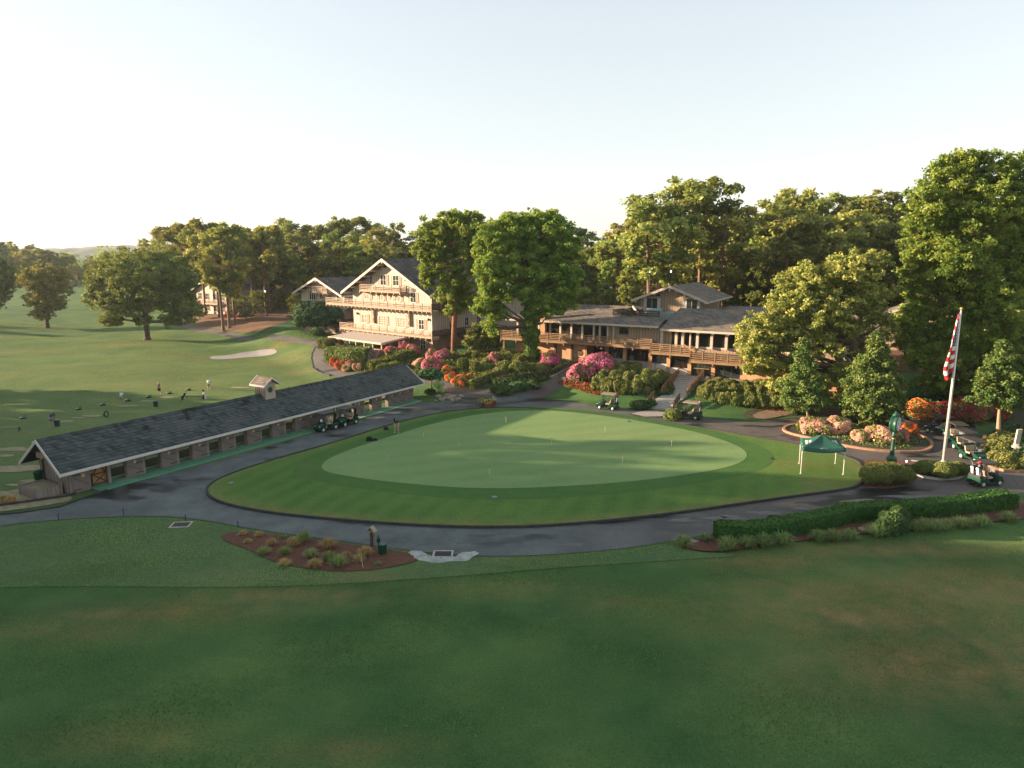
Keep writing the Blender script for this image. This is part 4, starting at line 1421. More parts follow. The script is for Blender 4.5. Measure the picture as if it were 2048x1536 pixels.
def gable_roof(parent, x0, x1, apex_x, z0, z1, za, y0, y1, mat, trim, t=0.22, board_h=0.34, name='roof', outlook=0, back_board=True):
    """two slopes from the eaves (x0, z0) and (x1, z1) to the ridge; bargeboards on the gable"""
    mb = MB()
    mb.slab((x0, y0, z0), (apex_x, y0, za), (apex_x, y1, za), (x0, y1, z0), t)
    mb.slab((apex_x, y0, za + 0.004), (x1, y0, z1), (x1, y1, z1), (apex_x, y1, za + 0.004), t)
    rf = mb.build(name, mat, parent)
    b = MB()
    for a, za_, c, zc in ((x0 - 0.05, z0 - 0.02, apex_x, za + 0.02), (x1 + 0.05, z1 - 0.02, apex_x, za + 0.02)):
        b.add([(a, y0 - 0.12, za_ - board_h), (a, y0 - 0.12, za_ + 0.06), (c, y0 - 0.12, zc + 0.06), (c, y0 - 0.12, zc - board_h),
               (a, y0 - 0.02, za_ - board_h), (a, y0 - 0.02, za_ + 0.06), (c, y0 - 0.02, zc + 0.06), (c, y0 - 0.02, zc - board_h)],
              [(0, 1, 2, 3), (4, 7, 6, 5), (0, 4, 5, 1), (1, 5, 6, 2), (3, 2, 6, 7)])
    if outlook:
        o = b
        for a, za_, c, zc in ((x0, z0, apex_x, za), (x1, z1, apex_x, za)):
            for k in range(outlook):
                f = (k + 0.35) / outlook
                x, z = a + (c - a) * f, za_ + (zc - za_) * f - t - 0.16
                o.box(x - 0.09, x + 0.09, y0 + 0.05, y0 + 1.5, z - 0.14, z + 0.12)
        o.box(apex_x - 0.1, apex_x + 0.1, y0 - 0.1, y0 + 1.5, za - t - 0.5, za - t - 0.22)
    b.build('bargeboard', trim, rf)
    g = MB()
    for a, za_, s_ in ((x0, z0, -1), (x1, z1, 1)):
        g.box(min(a + s_ * 0.02, a + s_ * 0.14), max(a + s_ * 0.02, a + s_ * 0.14), y0, y1, za_ - 0.22, za_ + 0.0)
    g.build('eaves_gutter', trim, rf)
    return rf


# ---- the tall chalet
CH = Frame((-12.8, 111.9), (0.77, -0.64), 2.4)
chalet = thing('chalet_hotel', 'tall cream chalet with a broad sunlit gable, three balconies and a porch', 'building', CH.world(0, 0), CH.rz)
WD = 20.0
eave, apex_z = 9.2, 14.45
mb = MB()
mb.ex_y([(-WD, 2.45), (0, 2.45), (0, eave), (-WD / 2, apex_z - 0.3), (-WD, eave)], 0, 24)
mb.build('siding_wall', M['siding'], chalet)
MB().box(-WD + 0.3, -0.3, 0.35, 23.7, -1.6, 2.44).build('brick_base', M['brick_grey'], chalet)
gable_roof(chalet, -WD - 1.3, 1.3, -WD / 2, eave - 0.45, eave - 0.45, apex_z + 0.12, -1.5, 25, M['roof_chalet'], M['trim'], 0.25, 0.38, outlook=6)
balcony('balcony', chalet, M['rail_pale'], -16.2, -5.9, -1.4, -0.02, 9.28, 1.0, 4, 1.9, left=True, right=True, joists=1.3)
balcony('balcony', chalet, M['rail_pale'], -25.8, 1.5, -1.5, -0.02, 6.62, 1.05, 4, 2.1, joists=1.05)
balcony('balcony', chalet, M['rail_pale'], -22.0, 1.5, -1.5, -0.02, 2.42, 1.0, 4, 2.1, joists=1.25)
for zf, L in ((6.62, 14.0), (2.42, 11.0)):        # the balconies turn the corner along the side wall
    mb = MB()
    mb.box(0.02, 1.42, -0.01, L, zf - 0.16, zf)
    fl = mb.build('balcony', M['wood_dark'], chalet)
    r = MB()
    for k in range(5):
        z = zf + 0.16 + 0.82 * k / 4
        r.bar((1.5, -1.4, z), (1.5, L, z), 0.05, 0.16)
    for k in range(8):
        r.cbox((1.5, -1.38 + (L + 1.3) * k / 7, zf + 0.47), 0.13, 0.13, 1.1)
    r.build('railing', M['wood_dark'], fl)
for q, w, h, sh in (((735, 589), 1.5, 1.5, 0.5), ((763, 591.3), 1.3, 1.5, 0.45), ((796.3, 593.2), 1.3, 1.5, 0.5), ((827, 595), 1.3, 1.5, 0.5),
                    ((730, 637), 1.3, 1.4, 0.55), ((766, 641), 1.9, 1.5, 0.5), ((803.6, 645), 1.9, 1.5, 0.5), ((843.4, 649), 1.2, 1.5, 0.55),
                    ((767, 560), 1.4, 1.6, 0.5), ((792.4, 561), 1.4, 1.6, 0.5)):
    x, z = CH.px(*q)
    window(chalet, x, z, w, h, 0, sh, pane='pane_warm' if (q[0] * 7) % 3 < 1.6 else 'glass', nx=3 if w > 1.7 else 2, nz=2 if w < 1.7 else 4)
x, z = CH.px(742.6, 560)
window(chalet, x, z, 0.8, 1.3, 0, None, nz=2)
for (px_, py_), s_ in (((770.7, 529), -1), ((785.4, 531), 1)):     # the slanting attic lights
    x, z = CH.px(px_, py_)
    f = MB()
    f.ex_y([(x - 0.75, z - 0.65), (x + 0.75, z - 0.65), (x + 0.75, z + (0.75 if s_ < 0 else 0.0)), (x - 0.75, z + (0.0 if s_ < 0 else 0.75))], -0.06, -0.002)
    w_ = f.build('window', M['trim'], chalet)
    g = MB()
    g.ex_y([(x - 0.6, z - 0.52), (x + 0.6, z - 0.52), (x + 0.6, z + (0.52 if s_ < 0 else -0.1)), (x - 0.6, z + (-0.1 if s_ < 0 else 0.52))], -0.075, -0.061)
    g.build('pane', M['glass'], w_)
for q in ((748.5, 632), (819.4, 638)):
    x, z = CH.px(*q)
    mb = MB()
    mb.box(x - 0.45, x + 0.35, -0.42, -0.003, z - 1.15, z + 1.15)
    mb.box(x - 0.30, x + 0.20, -0.47, -0.423, z - 0.95, z - 0.3)
    mb.box(x - 0.30, x + 0.20, -0.47, -0.423, z + 0.2, z + 0.9)
    mb.build('carved_panel', M['rail_pale'], chalet)
x, z = CH.px(780, 591)
mb = MB()
mb.add([(x, -0.06, z + 0.7), (x + 0.45, -0.06, z), (x, -0.06, z - 0.7), (x - 0.45, -0.06, z), (x, -0.003, z + 0.7), (x + 0.45, -0.003, z), (x, -0.003, z - 0.7), (x - 0.45, -0.003, z)],
       [(0, 1, 2, 3), (0, 4, 5, 1), (1, 5, 6, 2), (2, 6, 7, 3), (3, 7, 4, 0)])
mb.build('diamond_ornament', M['shutter'], chalet)
for q in ((812, 560), (858, 639.5), (716, 627)):
    x, z = CH.px(*q)
    MB().lathe([(0.02, -0.2), (0.16, -0.1), (0.13, 0.18), (0.03, 0.25)], (x, -0.18, z), 8).build('wall_lantern', M['iron'], chalet)
for q in ((846.5, 689),):
    x, z = CH.px(*q, 0.35)
    window(chalet, x, z, 1.1, 1.4, 0.35, 0.55)
for y, z, w, h in ((4.5, 3.6, 1.0, 2.1),):
    d = MB().box(0.0, 0.06, y - w / 2, y + w / 2, 2.43, 2.43 + h).build('side_door', M['wood_dark'], chalet)
    MB().cbox((0.09, y - 0.36, 3.45), 0.06, 0.06, 0.14).build('handle', M['gold'], d)
for y, z in ((8, 4.2), (11, 4.2), (3, 8.0), (7, 8.0)):
    window(chalet, y, z, 0.95, 1.3, 0.0, None, side='right')
MB().tube([(0.08, 2.4, 9.0), (0.08, 2.4, 2.6)], 0.06, 6).build('downpipe', M['trim'], chalet)
st = MB()                                           # the stair under the side balcony
st.bar((2.4, 9.5, -0.4), (2.4, 4.2, 2.3), 0.1, 0.34)
st.bar((1.6, 9.5, -0.4), (1.6, 4.2, 2.3), 0.1, 0.34)
for k in range(11):
    f = (k + 0.5) / 11
    st.box(1.62, 2.38, 9.5 - 5.3 * f - 0.16, 9.5 - 5.3 * f + 0.16, -0.4 + 2.7 * f, -0.34 + 2.7 * f)
st.build('side_stair', M['wood_dark'], chalet)
# porch
pz, pd = -0.45, 6.4
pr = MB()
pr.slab((-18.4, -pd - 0.3, 1.55), (-4.6, -pd - 0.3, 1.55), (-4.6, -0.05, 2.16), (-18.4, -0.05, 2.16), 0.14)
porch = pr.build('porch_roof', M['roof_metal'], chalet)
tr = MB()
tr.box(-18.45, -4.55, -pd - 0.40, -pd - 0.31, 1.30, 1.58)
for x in (-18.45, -4.62):
    tr.slab((x, -pd - 0.3, 1.57), (x + 0.08, -pd - 0.3, 1.57), (x + 0.08, -0.05, 2.18), (x, -0.05, 2.18), 0.28)
tr.build('porch_fascia', M['trim'], porch)
pf = MB().box(-18.2, -4.8, -pd, 0.3, pz - 1.2, pz)
pf.build('porch_floor', M['rail_pale'], chalet)
for k in range(7):
    x = -18.0 + (13.0) * k / 6
    MB().box(x - 0.11, x + 0.11, -pd + 0.02, -pd + 0.24, pz, 1.42).build('porch_post', M['rail_pale'], chalet)
for k in range(1, 4):
    for x in (-18.0, -5.0):
        MB().box(x - 0.11, x + 0.11, -pd + 1.9 * k - 0.1, -pd + 1.9 * k + 0.1, pz, 1.42 + 0.18 * k).build('porch_post', M['rail_pale'], chalet)
r = MB()
for z in (0.28, 0.55, 0.82):
    r.bar((-18.1, -pd + 0.1, pz + z), (-4.9, -pd + 0.1, pz + z), 0.05, 0.13)
r.build('porch_railing', M['rail_pale'], chalet)
for x in (-15.5, -12.6, -9.4, -6.8):
    w = MB().box(x - 0.8, x + 0.8, 0.28, 0.345, -0.35, 1.75).build('porch_door', M['rail_pale'], chalet)
    MB().box(x - 0.65, x + 0.65, 0.262, 0.276, -0.15, 1.6).build('pane', M['pane_warm'], w)

# ---- its lower wing to the left
WG = Frame(CH.world(-33.4, 3.0)[:2], (0.77, -0.64), 2.4)
wing = thing('chalet_wing', 'smaller cream gabled house joined to the tall chalet by a long balcony', 'building', WG.world(0, 0), WG.rz)
mb = MB()
mb.ex_y([(-6.9, 3.3), (6.9, 3.3), (6.9, 8.2), (0, 10.55), (-6.9, 8.2)], 0, 18)
mb.build('siding_wall', M['siding'], wing)
MB().box(-6.7, 6.7, 0.25, 17.8, -2.0, 3.29).build('brick_base', M['brick_grey'], wing)
gable_roof(wing, -7.9, 7.9, 0, 7.75, 7.75, 10.85, -1.3, 18.6, M['roof_chalet'], M['trim'], 0.22, 0.34, outlook=4)
x0, z0 = WG.px(623, 584.5, -1.2)
x1, z1 = WG.px(654.7, 584.8, -1.2)
balcony('balcony', wing, M['rail_pale'], x0, x1, -1.25, -0.02, z0 + 0.1, 1.1, 4, 1.6, left=True, right=True, joists=1.2)
balcony('balcony', wing, M['rail_pale'], -8.4, 6.2, -1.3, -0.02, 3.45, 1.0, 4, 1.8, left=True, joists=1.4)
for q, w, h in (((650, 568.5), 1.9, 1.2), ((625.5, 590.5), 2.0, 1.7), ((643.5, 590.5), 0.9, 1.2), ((659.5, 591), 0.6, 0.8), ((678.5, 594), 1.4, 1.5)):
    x, z = WG.px(*q)
    window(wing, x, z, w, h, 0, 0.4 if w > 1.8 and h > 1.5 else None, pane='glass', nx=2 if w < 1.5 else 3, nz=1, frame='rail_pale' if h < 1.3 else 'white')
for x in (-3.5, 0.5, 4.0):
    window(wing, x, 1.4, 1.2, 1.5, 0.25, None, pane='glass')

LK = Frame(CH.world(-26.4, 6.0)[:2], (0.77, -0.64), 2.4)
lk = thing('link_building', 'shaded recessed link with a small canopy between the tall chalet and its wing', 'building', LK.world(0, 0), LK.rz)
MB().box(0.05, 6.2, 0, 8, -1.5, 8.0).build('wall', M['siding_tan'], lk)
mb = MB(); mb.slab((0.1, -3.2, 5.0), (6.2, -3.2, 5.0), (6.2, -0.01, 6.1), (0.1, -0.01, 6.1), 0.12)
mb.build('canopy_roof', M['roof_chalet'], lk)
MB().box(0.3, 2.6, -4.4, -2.0, -1.8, 1.9).build('brick_pier', M['brick'], lk)
for x in (3.0, 5.9):
    MB().box(x - 0.1, x + 0.1, -3.0, -2.8, -1.5, 4.95).build('post', M['rail_pale'], lk)
balcony('balcony', lk, M['wood_dark'], 0.2, 5.9, -4.6, -1.0, 2.2, 1.0, 4, 1.8, left=True)
for x in (1.8, 4.4):
    window(lk, x, 3.7, 1.5, 1.8, 0, None, pane='pane_warm')

# ---- the long clubhouse
CL = Frame((23.2, 91.1), (0.877, -0.48), 2.1)
club = thing('clubhouse', 'long low clubhouse of orange brick and tan boards with brown deck railings', 'building', CL.world(0, 0), CL.rz)
cx = lambda px_, py_, y=0.0: CL.px(px_, py_, y)[0]
XL, XD0, XD1 = cx(1030, 705), cx(1171, 726), cx(1208, 728)
# lower storey: brick to the left of the passage
MB().box(XL, XD0, 0, 12, -2.2, 3.55).build('brick_wall', M['brick'], club)
mb = MB(); mb.box(XD0 + 0.003, XD1, 3.2, 3.4, -0.6, 3.4); mb.box(XD0 + 0.003, XD1, 0, 3.2, 3.4, 3.5)
mb.build('passage', M['interior'], club)
for x in (-19.2, -16.6):
    MB().box(x - 0.13, x + 0.13, -0.35, -0.004, -0.8, 3.5).build('timber_pilaster', M['wood_dark'], club)
mb = MB()
mb.lathe([(0.0, -0.03), (0.42, -0.03), (0.42, 0.03), (0.0, 0.03)], (0, 0, 0), 20)
em = mb.build('wall_emblem', M['wood_dark'], club)
em.location = (XD0 - 0.9, -0.04, 1.9); em.rotation_euler = (math.pi / 2, 0, 0)
for q in ((1008, 700), (1172, 725), (1211, 726)):
    x = cx(*q, -1.6) if q[0] < 1100 else cx(*q, -0.3)
    MB().box(x - 0.14, x + 0.14, (-1.6 if q[0] < 1100 else -0.3) - 0.14, (-1.6 if q[0] < 1100 else -0.3) + 0.14, -1.2, 3.5).build('deck_post', M['rail_brown'], club)
# shop front: brick piers, low sill walls, big panes and a dark room behind
piers = [cx(px_, py_) for px_, py_ in ((1214, 722), (1250, 716), (1300.5, 728), (1337, 735), (1379, 742), (1426, 755), (1475, 760))]
piers[-1] += 0.2
heads = [3.45, 3.45, 3.0, 2.95, 2.2, 2.2, 2.2]
sills = [CL.px(1230, 716)[1], CL.px(1275, 722)[1], CL.px(1318, 727)[1], CL.px(1358, 736)[1], -0.05, -0.05]
for i, x in enumerate(piers[:-1]):
    MB().box(x - 0.24, x + 0.24, -0.22, 0.25, -0.7, heads[i]).build('brick_pier', M['brick'], club)
goods = [M['paper'], M['cloth_paleblue'], M['fl_red'], M['plate'], M['green_paint'], M['terracotta'], M['cloth_navy'], M['cloth_khaki']]
for i in range(6):
    a, b = piers[i] + 0.245, piers[i + 1] - (0.245 if i < 5 else 0.0)
    hd = min(heads[i], heads[i + 1])
    if sills[i] > 0.1:
        MB().box(a, b, -0.10, 0.16, -0.7, sills[i]).build('sill_wall', M['paving'] if i < 2 else M['white'], club)
    fr = MB()
    fr.box(a, b, -0.02, 0.08, hd - 0.12, hd)
    fr.box(a, b, -0.02, 0.08, sills[i], sills[i] + 0.08)
    nm = 3 if i > 3 else 1
    for k in range(nm + 1):
        q = a + (b - a) * k / nm
        fr.box(q - 0.05, q + 0.05, -0.015, 0.075, sills[i] + 0.08, hd - 0.12)
    f = fr.build('shop_window' if i < 4 else 'entrance_door', M['wood_dark'], club)
    MB().box(a + 0.05, b - 0.05, 0.02, 0.035, sills[i] + 0.08, hd - 0.12).build('pane', M['shop_glass'] if i < 4 else M['glass'], f)
    if i in (4,):
        MB().box(a + 0.3, b - 0.3, -0.09, -0.03, 0.95, 1.03).build('handle', M['gold'], f)
    if i < 4:
        for k in range(6):
            x = a + 0.25 + (b - a - 0.5) * rnd.random()
            w, h = rnd.uniform(0.15, 0.5), rnd.uniform(0.2, 1.2)
            MB().box(x - w / 2, x + w / 2, 0.5 + 0.25 * k, 0.62 + 0.25 * k, sills[i] - 0.1, sills[i] + h).build('display_goods', goods[(i * 5 + k * 3) % 8], club)
rm = MB()
rm.box(piers[0] - 0.2, piers[-1], 3.6, 3.75, -0.6, 3.5)
rm.box(piers[0] - 0.2, piers[-1], 0.3, 3.6, -0.6, -0.5)
rm.box(piers[0] - 0.25, piers[0] - 0.205, 0.3, 3.6, -0.5, 3.5)
rm.build('shop_room', M['interior'], club)
XR = 21.0
MB().box(piers[-1] + 0.003, XR, 0, 12, -3.0, 2.2).build('brick_wall', M['brick'], club)
# ceilings under the decks (also the floor of the upper storey)
MB().box(XD0 - 0.02, piers[2], 0.02, 12, 3.552, 3.68).build('floor_slab', M['rail_brown'], club)
MB().box(piers[2] + 0.003, piers[4], 0.02, 12, 3.0, 3.2).build('floor_slab', M['rail_brown'], club)
MB().box(piers[4] + 0.003, XR, 0.02, 12, 2.21, 2.38).build('floor_slab', M['rail_brown'], club)
# decks
XE = cx(1002, 655, -1.8)
a = cx(1303, 690, -1.7)
balcony('deck', club, M['rail_brown'], XE, a, -1.8, -0.01, 3.55, 1.15, 5, 1.9, left=True, joists=2.4)
b = cx(1382, 700, -2.2)
balcony('deck', club, M['rail_brown'], a + 0.01, b, -2.2, -0.01, 3.0, 1.2, 5, 1.5, left=True, joists=2.4)
balcony('deck', club, M['rail_brown'], b + 0.01, XR, -2.4, -0.01, 2.28, 1.25, 5, 1.5, left=True, joists=2.6)
r = MB(); r.bar((b - 0.9, -2.25, 4.25), (b + 0.6, -2.45, 3.45), 0.06, 0.2)
r.build('stair_rail', M['rail_brown'], club)
mb = MB(); mb.lathe([(0.04, 0.25), (0.06, 0.1), (0.22, 0.0), (0.20, -0.01)], (cx(1203, 679, -1.9), -1.95, 2.95), 10)
mb.build('wall_lamp', M['white'], club)
# upper storey left: glazed between pale posts, then tan boards
UL0, UL1, US1 = -25.5, -11.2, -3.9
ups = [cx(px_, 645) for px_ in (1090, 1101, 1122, 1144, 1166, 1189, 1201, 1217, 1229)]
mb = MB(); mb.box(UL0, UL1, 3.4, 3.6, 3.69, 6.3); mb.box(UL0, UL1, 0.3, 3.4, 3.69, 3.72)
mb.build('upper_room', M['interior'], club)
f = MB(); f.box(UL0, UL1, -0.02, 0.1, 3.69, 4.25); f.box(UL0, UL1, -0.02, 0.1, 5.75, 6.35)
fr = f.build('upper_window', M['wood_dark'], club)
MB().box(UL0, UL1, 0.03, 0.045, 4.25, 5.75).build('pane', M['shop_glass'], fr)
for x in [UL0 + 0.1, UL0 + 2.2, UL0 + 3.6] + ups:
    MB().box(x - 0.13, x + 0.13, -0.25, -0.03, 3.69, 6.2).build('window_post', M['trim'], club)
MB().box(UL0 + 4.2, UL0 + 4.9, -0.9, -0.3, 3.69, 8.6).build('brick_chimney', M['brick'], club)
MB().box(UL1 + 0.003, US1, 0, 12, 3.69, 6.35).build('tan_wall', M['siding_tan'], club)
x = cx(1248, 653)
window(club, x, 5.35, 1.1, 0.7, 0, None, nz=1, frame='wood_dark')
# upper storey right
UR0, UR1 = US1 + 0.003, 12.5
zs = CL.px(1420, 694.5)[1]
mb = MB(); mb.box(UR0 + 0.3, UR1, 4.4, 4.6, 2.4, 6.0); mb.box(UR0, UR0 + 0.25, 0.3, 4.4, 2.4, 6.0)
mb.build('upper_room', M['interior'], club)
for k in range(7):
    x = -0.5 + k * 1.7
    MB().lathe([(0.35, 3.2), (0.5, 3.22), (0.5, 3.28), (0.05, 3.3)], (x, 1.6, 0), 10).build('dining_table', M['wood_dark'], club)
wc = cx(1344, 660)
MB().box(UR0, wc, -0.003, 0.2, 3.21, 6.0).build('tan_wall', M['siding_tan'], club)
f = MB(); f.box(wc + 0.003, UR1, -0.02, 0.12, zs - 0.18, zs); f.box(wc + 0.003, UR1, -0.02, 0.12, 5.75, 6.0)
fr = f.build('upper_window', M['trim'], club)
MB().box(wc + 0.003, UR1, 0.03, 0.045, zs, 5.75).build('pane', M['shop_glass'], fr)
MB().box(wc + 0.003, UR1, 0.0, 0.11, 2.39, zs - 0.183).build('tan_wall', M['siding_tan'], club)
for px_ in (1325, 1354, 1367, 1382, 1396.5, 1425, 1454.5, 1485, 1515, 1545):
    x = cx(px_, 670)
    w = 0.09 if px_ == 1382 else 0.17
    MB().box(x - w, x + w, -0.42, -0.03, zs - 0.2 if px_ > 1350 else 3.2, 5.95).build('window_post', M['trim'], club)
MB().box(UR1 + 0.003, XR, 0, 12, 2.39, 5.9).build('tan_wall', M['siding_tan'], club)
for x in (15, 18.5):
    window(club, x, 4.2, 1.4, 1.6, 0, None)
# roofs
zl, zr, yr = 6.35, 6.05, 6.2
rid = CL.px(1215, 610.5, yr)[1]
g1 = cx(1264, 611, yr)
mb = MB()
mb.slab((XE - 0.1, -1.3, zl), (US1 + 0.1, -1.3, zl), (US1 + 0.1, 2.2, zl + (rid - zl) * 3.5 / 7.5), (XE + 1.9, 2.2, zl + (rid - zl) * 3.5 / 7.5), 0.18)
k = zl + (rid - zl) * 3.5 / 7.5
mb.slab((XE + 1.9, 2.2, k), (g1 - 1.4, 2.2, k), (g1 + 0.1, yr, rid), (XE + 4.2, yr, rid), 0.18)
mb.slab((XE + 4.2, yr, rid), (g1 + 0.1, yr, rid), (g1 + 1.2, 13.6, zl), (XE - 0.1, 13.6, zl), 0.18)
mb.tri_slab((XE - 0.1, -1.3, zl), (XE + 4.2, yr, rid), (XE - 0.1, 13.6, zl), 0.18)
rl = mb.build('roof', M['roof_club'], club)
f = MB()
f.box(XE - 0.12, US1 + 0.1, -1.42, -1.305, zl - 0.22, zl + 0.02)
f.bar((g1 + 0.15, yr - 0.1, rid - 0.05), (g1 + 2.2, 2.8, k + 0.25), 0.1, 0.3)
f.bar((g1 + 0.15, yr + 0.1, rid - 0.05), (g1 + 2.6, 10.5, k + 0.25), 0.1, 0.3)
f.build('fascia', M['trim'], rl)
bk_ = MB()
for i in range(9):
    x = XE + 1.5 + (US1 - XE - 2.5) * i / 8
    bk_.box(x - 0.09, x + 0.09, -1.25, 0, zl - 0.36, zl - 0.185)
bk_.build('eave_brackets', M['trim'], rl)
g2 = cx(1360, 617, yr)
rid2 = CL.px(1420, 618, yr)[1]
mb = MB()
x0 = cx(1321, 655, -1.3)
mb.slab((x0, -1.3, zr), (XR + 1, -1.3, zr), (XR + 1, yr, rid2), (g2, yr, rid2), 0.18)
mb.slab((g2, yr, rid2), (XR + 1, yr, rid2), (XR + 1, 13.6, zr), (x0, 13.6, zr), 0.18)
mb.tri_slab((x0, -1.3, zr), (g2, yr, rid2), (x0, 13.6, zr), 0.18)
rr = mb.build('roof', M['roof_club'], club)
f = MB(); f.box(x0 - 0.02, XR + 1, -1.42, -1.305, zr - 0.24, zr + 0.02)
f.build('fascia', M['trim'], rr)
bk_ = MB()
for i in range(13):
    x = x0 + 1.2 + (XR - x0 - 2) * i / 12
    bk_.box(x - 0.09, x + 0.09, -1.25, 0, zr - 0.38, zr - 0.185)
bk_.build('eave_brackets', M['trim'], rr)
# roof terrace with its dark rail
ta, tb = g1 - 1.0, g2 - 1.8
MB().box(ta, tb + 1.2, 2.21, 9, k - 1.6, k - 0.35).build('roof_terrace', M['roof_flat'], club)
r = MB()
for z in (0.12, 0.42, 0.72, 1.0):
    r.bar((ta - 0.4, 2.3, k - 0.3 + z), (tb, 2.3, k - 0.3 + z), 0.05, 0.17)
    r.bar((ta - 0.4, 2.3, k - 0.3 + z), (ta + 0.4, 5.4, k - 0.3 + z), 0.05, 0.17)
for i in range(5):
    r.cbox((ta - 0.4 + (tb - ta + 0.4) * i / 4, 2.36, k + 0.2), 0.12, 0.12, 1.2)
r.build('terrace_railing', M['wood_dark'], club)
# upper gabled house
UY = 9.0
ul, uz = CL.px(1264, 599, UY - 1.0)
ur, _ = CL.px(1416, 602, UY - 1.0)
ua, uaz = CL.px(1340, 572, UY - 1.0)
w0, w1 = cx(1282, 600, UY), cx(1406, 605, UY)
mb = MB()
mb.ex_y([(w0, 3.7), (w1, 3.7), (w1, uz + 0.25), (ua, uaz - 0.3), (w0, uz + 0.25)], UY, UY + 10)
ug = mb.build('upper_gable', M['siding_tan'], club)
gable_roof(ug, ul, ur, ua, uz - 0.02, uz - 0.02, uaz, UY - 1.1, UY + 15, M['roof_club'], M['trim'], 0.2, 0.3, outlook=4)
for (pa, pb, pt, pbm) in (((1288.5), (1320), 596, 622), ((1368), (1400), 598, 617)):
    xa, xb = cx(pa, 605, UY), cx(pb, 605, UY)
    zt, zb = CL.px(pa, pt, UY)[1], CL.px(pa, pbm + 2, UY)[1]
    window(club, (xa + xb) / 2, (zt + zb) / 2, xb - xa, zt - zb, UY, None, nx=2, nz=1, frame='trim')
    for s_, xx in ((1, xa), (-1, xb)):
        c = MB()
        for j in range(3):
            c.box(xx + s_ * (0.04 + j * 0.14) - 0.06, xx + s_ * (0.04 + j * 0.14) + 0.06, UY - 0.05 - 0.012 * (j % 2), UY - 0.023, zb + 0.03, zt - 0.03)
        c.build('curtain', M['curtain'], ug)
    # clerestory light in the gable
    c = MB()
    t0 = zt + 0.35
    slope = (uaz - uz) / (ua - ul)
    za_, zb_ = (uz + slope * (xa - ul) - 0.55, uz + slope * (xb - ul) - 0.55) if pa < 1340 else (uz + slope * (ur - xa) - 0.55, uz + slope * (ur - xb) - 0.55)
    if pa < 1340:
        c.ex_y([(xa + 0.9, t0), (xb, t0), (xb, zb_), (xa + 0.9, max(t0 + 0.05, za_ + slope * 0.9))], UY - 0.02, UY - 0.004)
    else:
        c.ex_y([(xa, t0), (xb - 0.9, t0), (xb - 0.9, max(t0 + 0.05, zb_ + slope * 0.9)), (xa, za_)], UY - 0.02, UY - 0.004)
    c.build('clerestory_pane', M['glass'], ug)
# flat roofs behind
MB().box(w1 + 0.5, XR + 0.5, 13.7, 24, 3, 7.55).build('rear_block', M['roof_flat'], club)
MB().box(XE + 2, w0 - 0.5, 13.7, 22, 3, 7.0).build('rear_block', M['roof_flat'], club)
# outdoor things on the decks and the roof terrace
for px_, lab in ((1254, 'left'), (1272.5, 'right')):
    x = cx(px_, 665, -0.9)
    o = MB().lathe([(0.30, 0), (0.38, 0.25), (0.40, 0.45), (0.36, 0.72), (0.33, 0.72), (0.31, 0.66)], (0, 0, 0), 14).build('barrel', M['vinyl'], None, True, CL.world(x, -0.9, 3.555))
    tag(o, 'pale barrel on the clubhouse deck, ' + ('nearer the glazed dining room' if lab == 'left' else 'nearer the stepped-down deck'), 'barrel', 'barrels on the clubhouse deck')
for px_, w, h, lab in ((1252, 1.6, 1.0, 'small dark green covered seat at the gable end of the left roof'), (1308, 2.6, 1.35, 'large pale green covered furniture set on the roof terrace'), (1327, 1.4, 0.8, 'low pale green covered table in the middle of the roof terrace'), (1341, 1.5, 1.0, 'pale green covered chair at the right end of the roof terrace')):
    x = cx(px_, 620, 4.5)
    mb = MB()
    mb.add([(-w / 2, -0.6, 0), (w / 2, -0.6, 0), (w / 2, 0.6, 0), (-w / 2, 0.6, 0), (-w / 2 + 0.12, -0.5, h * 0.8), (w / 2 - 0.12, -0.5, h * 0.85), (w / 2 - 0.2, 0.45, h), (-w / 2 + 0.2, 0.45, h * 0.95)],
           [(0, 1, 5, 4), (1, 2, 6, 5), (2, 3, 7, 6), (3, 0, 4, 7), (4, 5, 6, 7)])
    o = mb.build('covered_furniture', plain('mint_cover', (0.20, 0.26, 0.24), (0.13, 0.19, 0.175), 2, 0.7) if px_ > 1260 else M['green_dark'], None, False, CL.world(x, 4.5, k - 0.348))
    o.rotation_euler = (0, 0, CL.rz)
    tag(o, lab, 'furniture')

# ---- entrance steps
SF = Frame(ST_O, (0.866, -0.5), 0.0)
steps = thing('entrance_steps', 'broad pale stairway with brown timber handrails climbing to the clubhouse door', 'stairs', SF.world(0, 0, 0), SF.rz)
mb = MB()
for k_ in range(4):
    mb.box(-1.45, 1.45, 0.55 * k_, 0.55 * (k_ + 1) if k_ < 3 else 5.6, -0.4, 0.15 * (k_ + 1))
mb.build('lower_flight', M['concrete'], steps)
mb = MB()
for k_ in range(10):
    mb.box(-1.5, 1.5, 5.603 + 0.7 * k_, 5.603 + 0.7 * (k_ + 1) if k_ < 9 else 13.4, 0.0, 0.6 + 0.15 * (k_ + 1))
mb.build('upper_flight', M['concrete'], steps)
for y0, y1, z0, z1 in ((0.1, 2.3, 0.2, 0.75), (5.5, 12.7, 0.75, 2.15)):
    for s_ in (-1, 1):
        r = MB()
        n = 2 if y1 - y0 < 3 else 5
        for k_ in range(n + 1):
            f_ = k_ / n
            r.cbox((s_ * 1.58, y0 + (y1 - y0) * f_, z0 + (z1 - z0) * f_ + 0.25), 0.14, 0.14, 1.3)
        for q in (0.30, 0.55, 0.86):
            r.bar((s_ * 1.58, y0, z0 + q), (s_ * 1.58, y1, z1 + q), 0.07, 0.2)
        r.build('handrail', M['rail_brown'] if y0 > 3 else M['wood_dark'], steps)
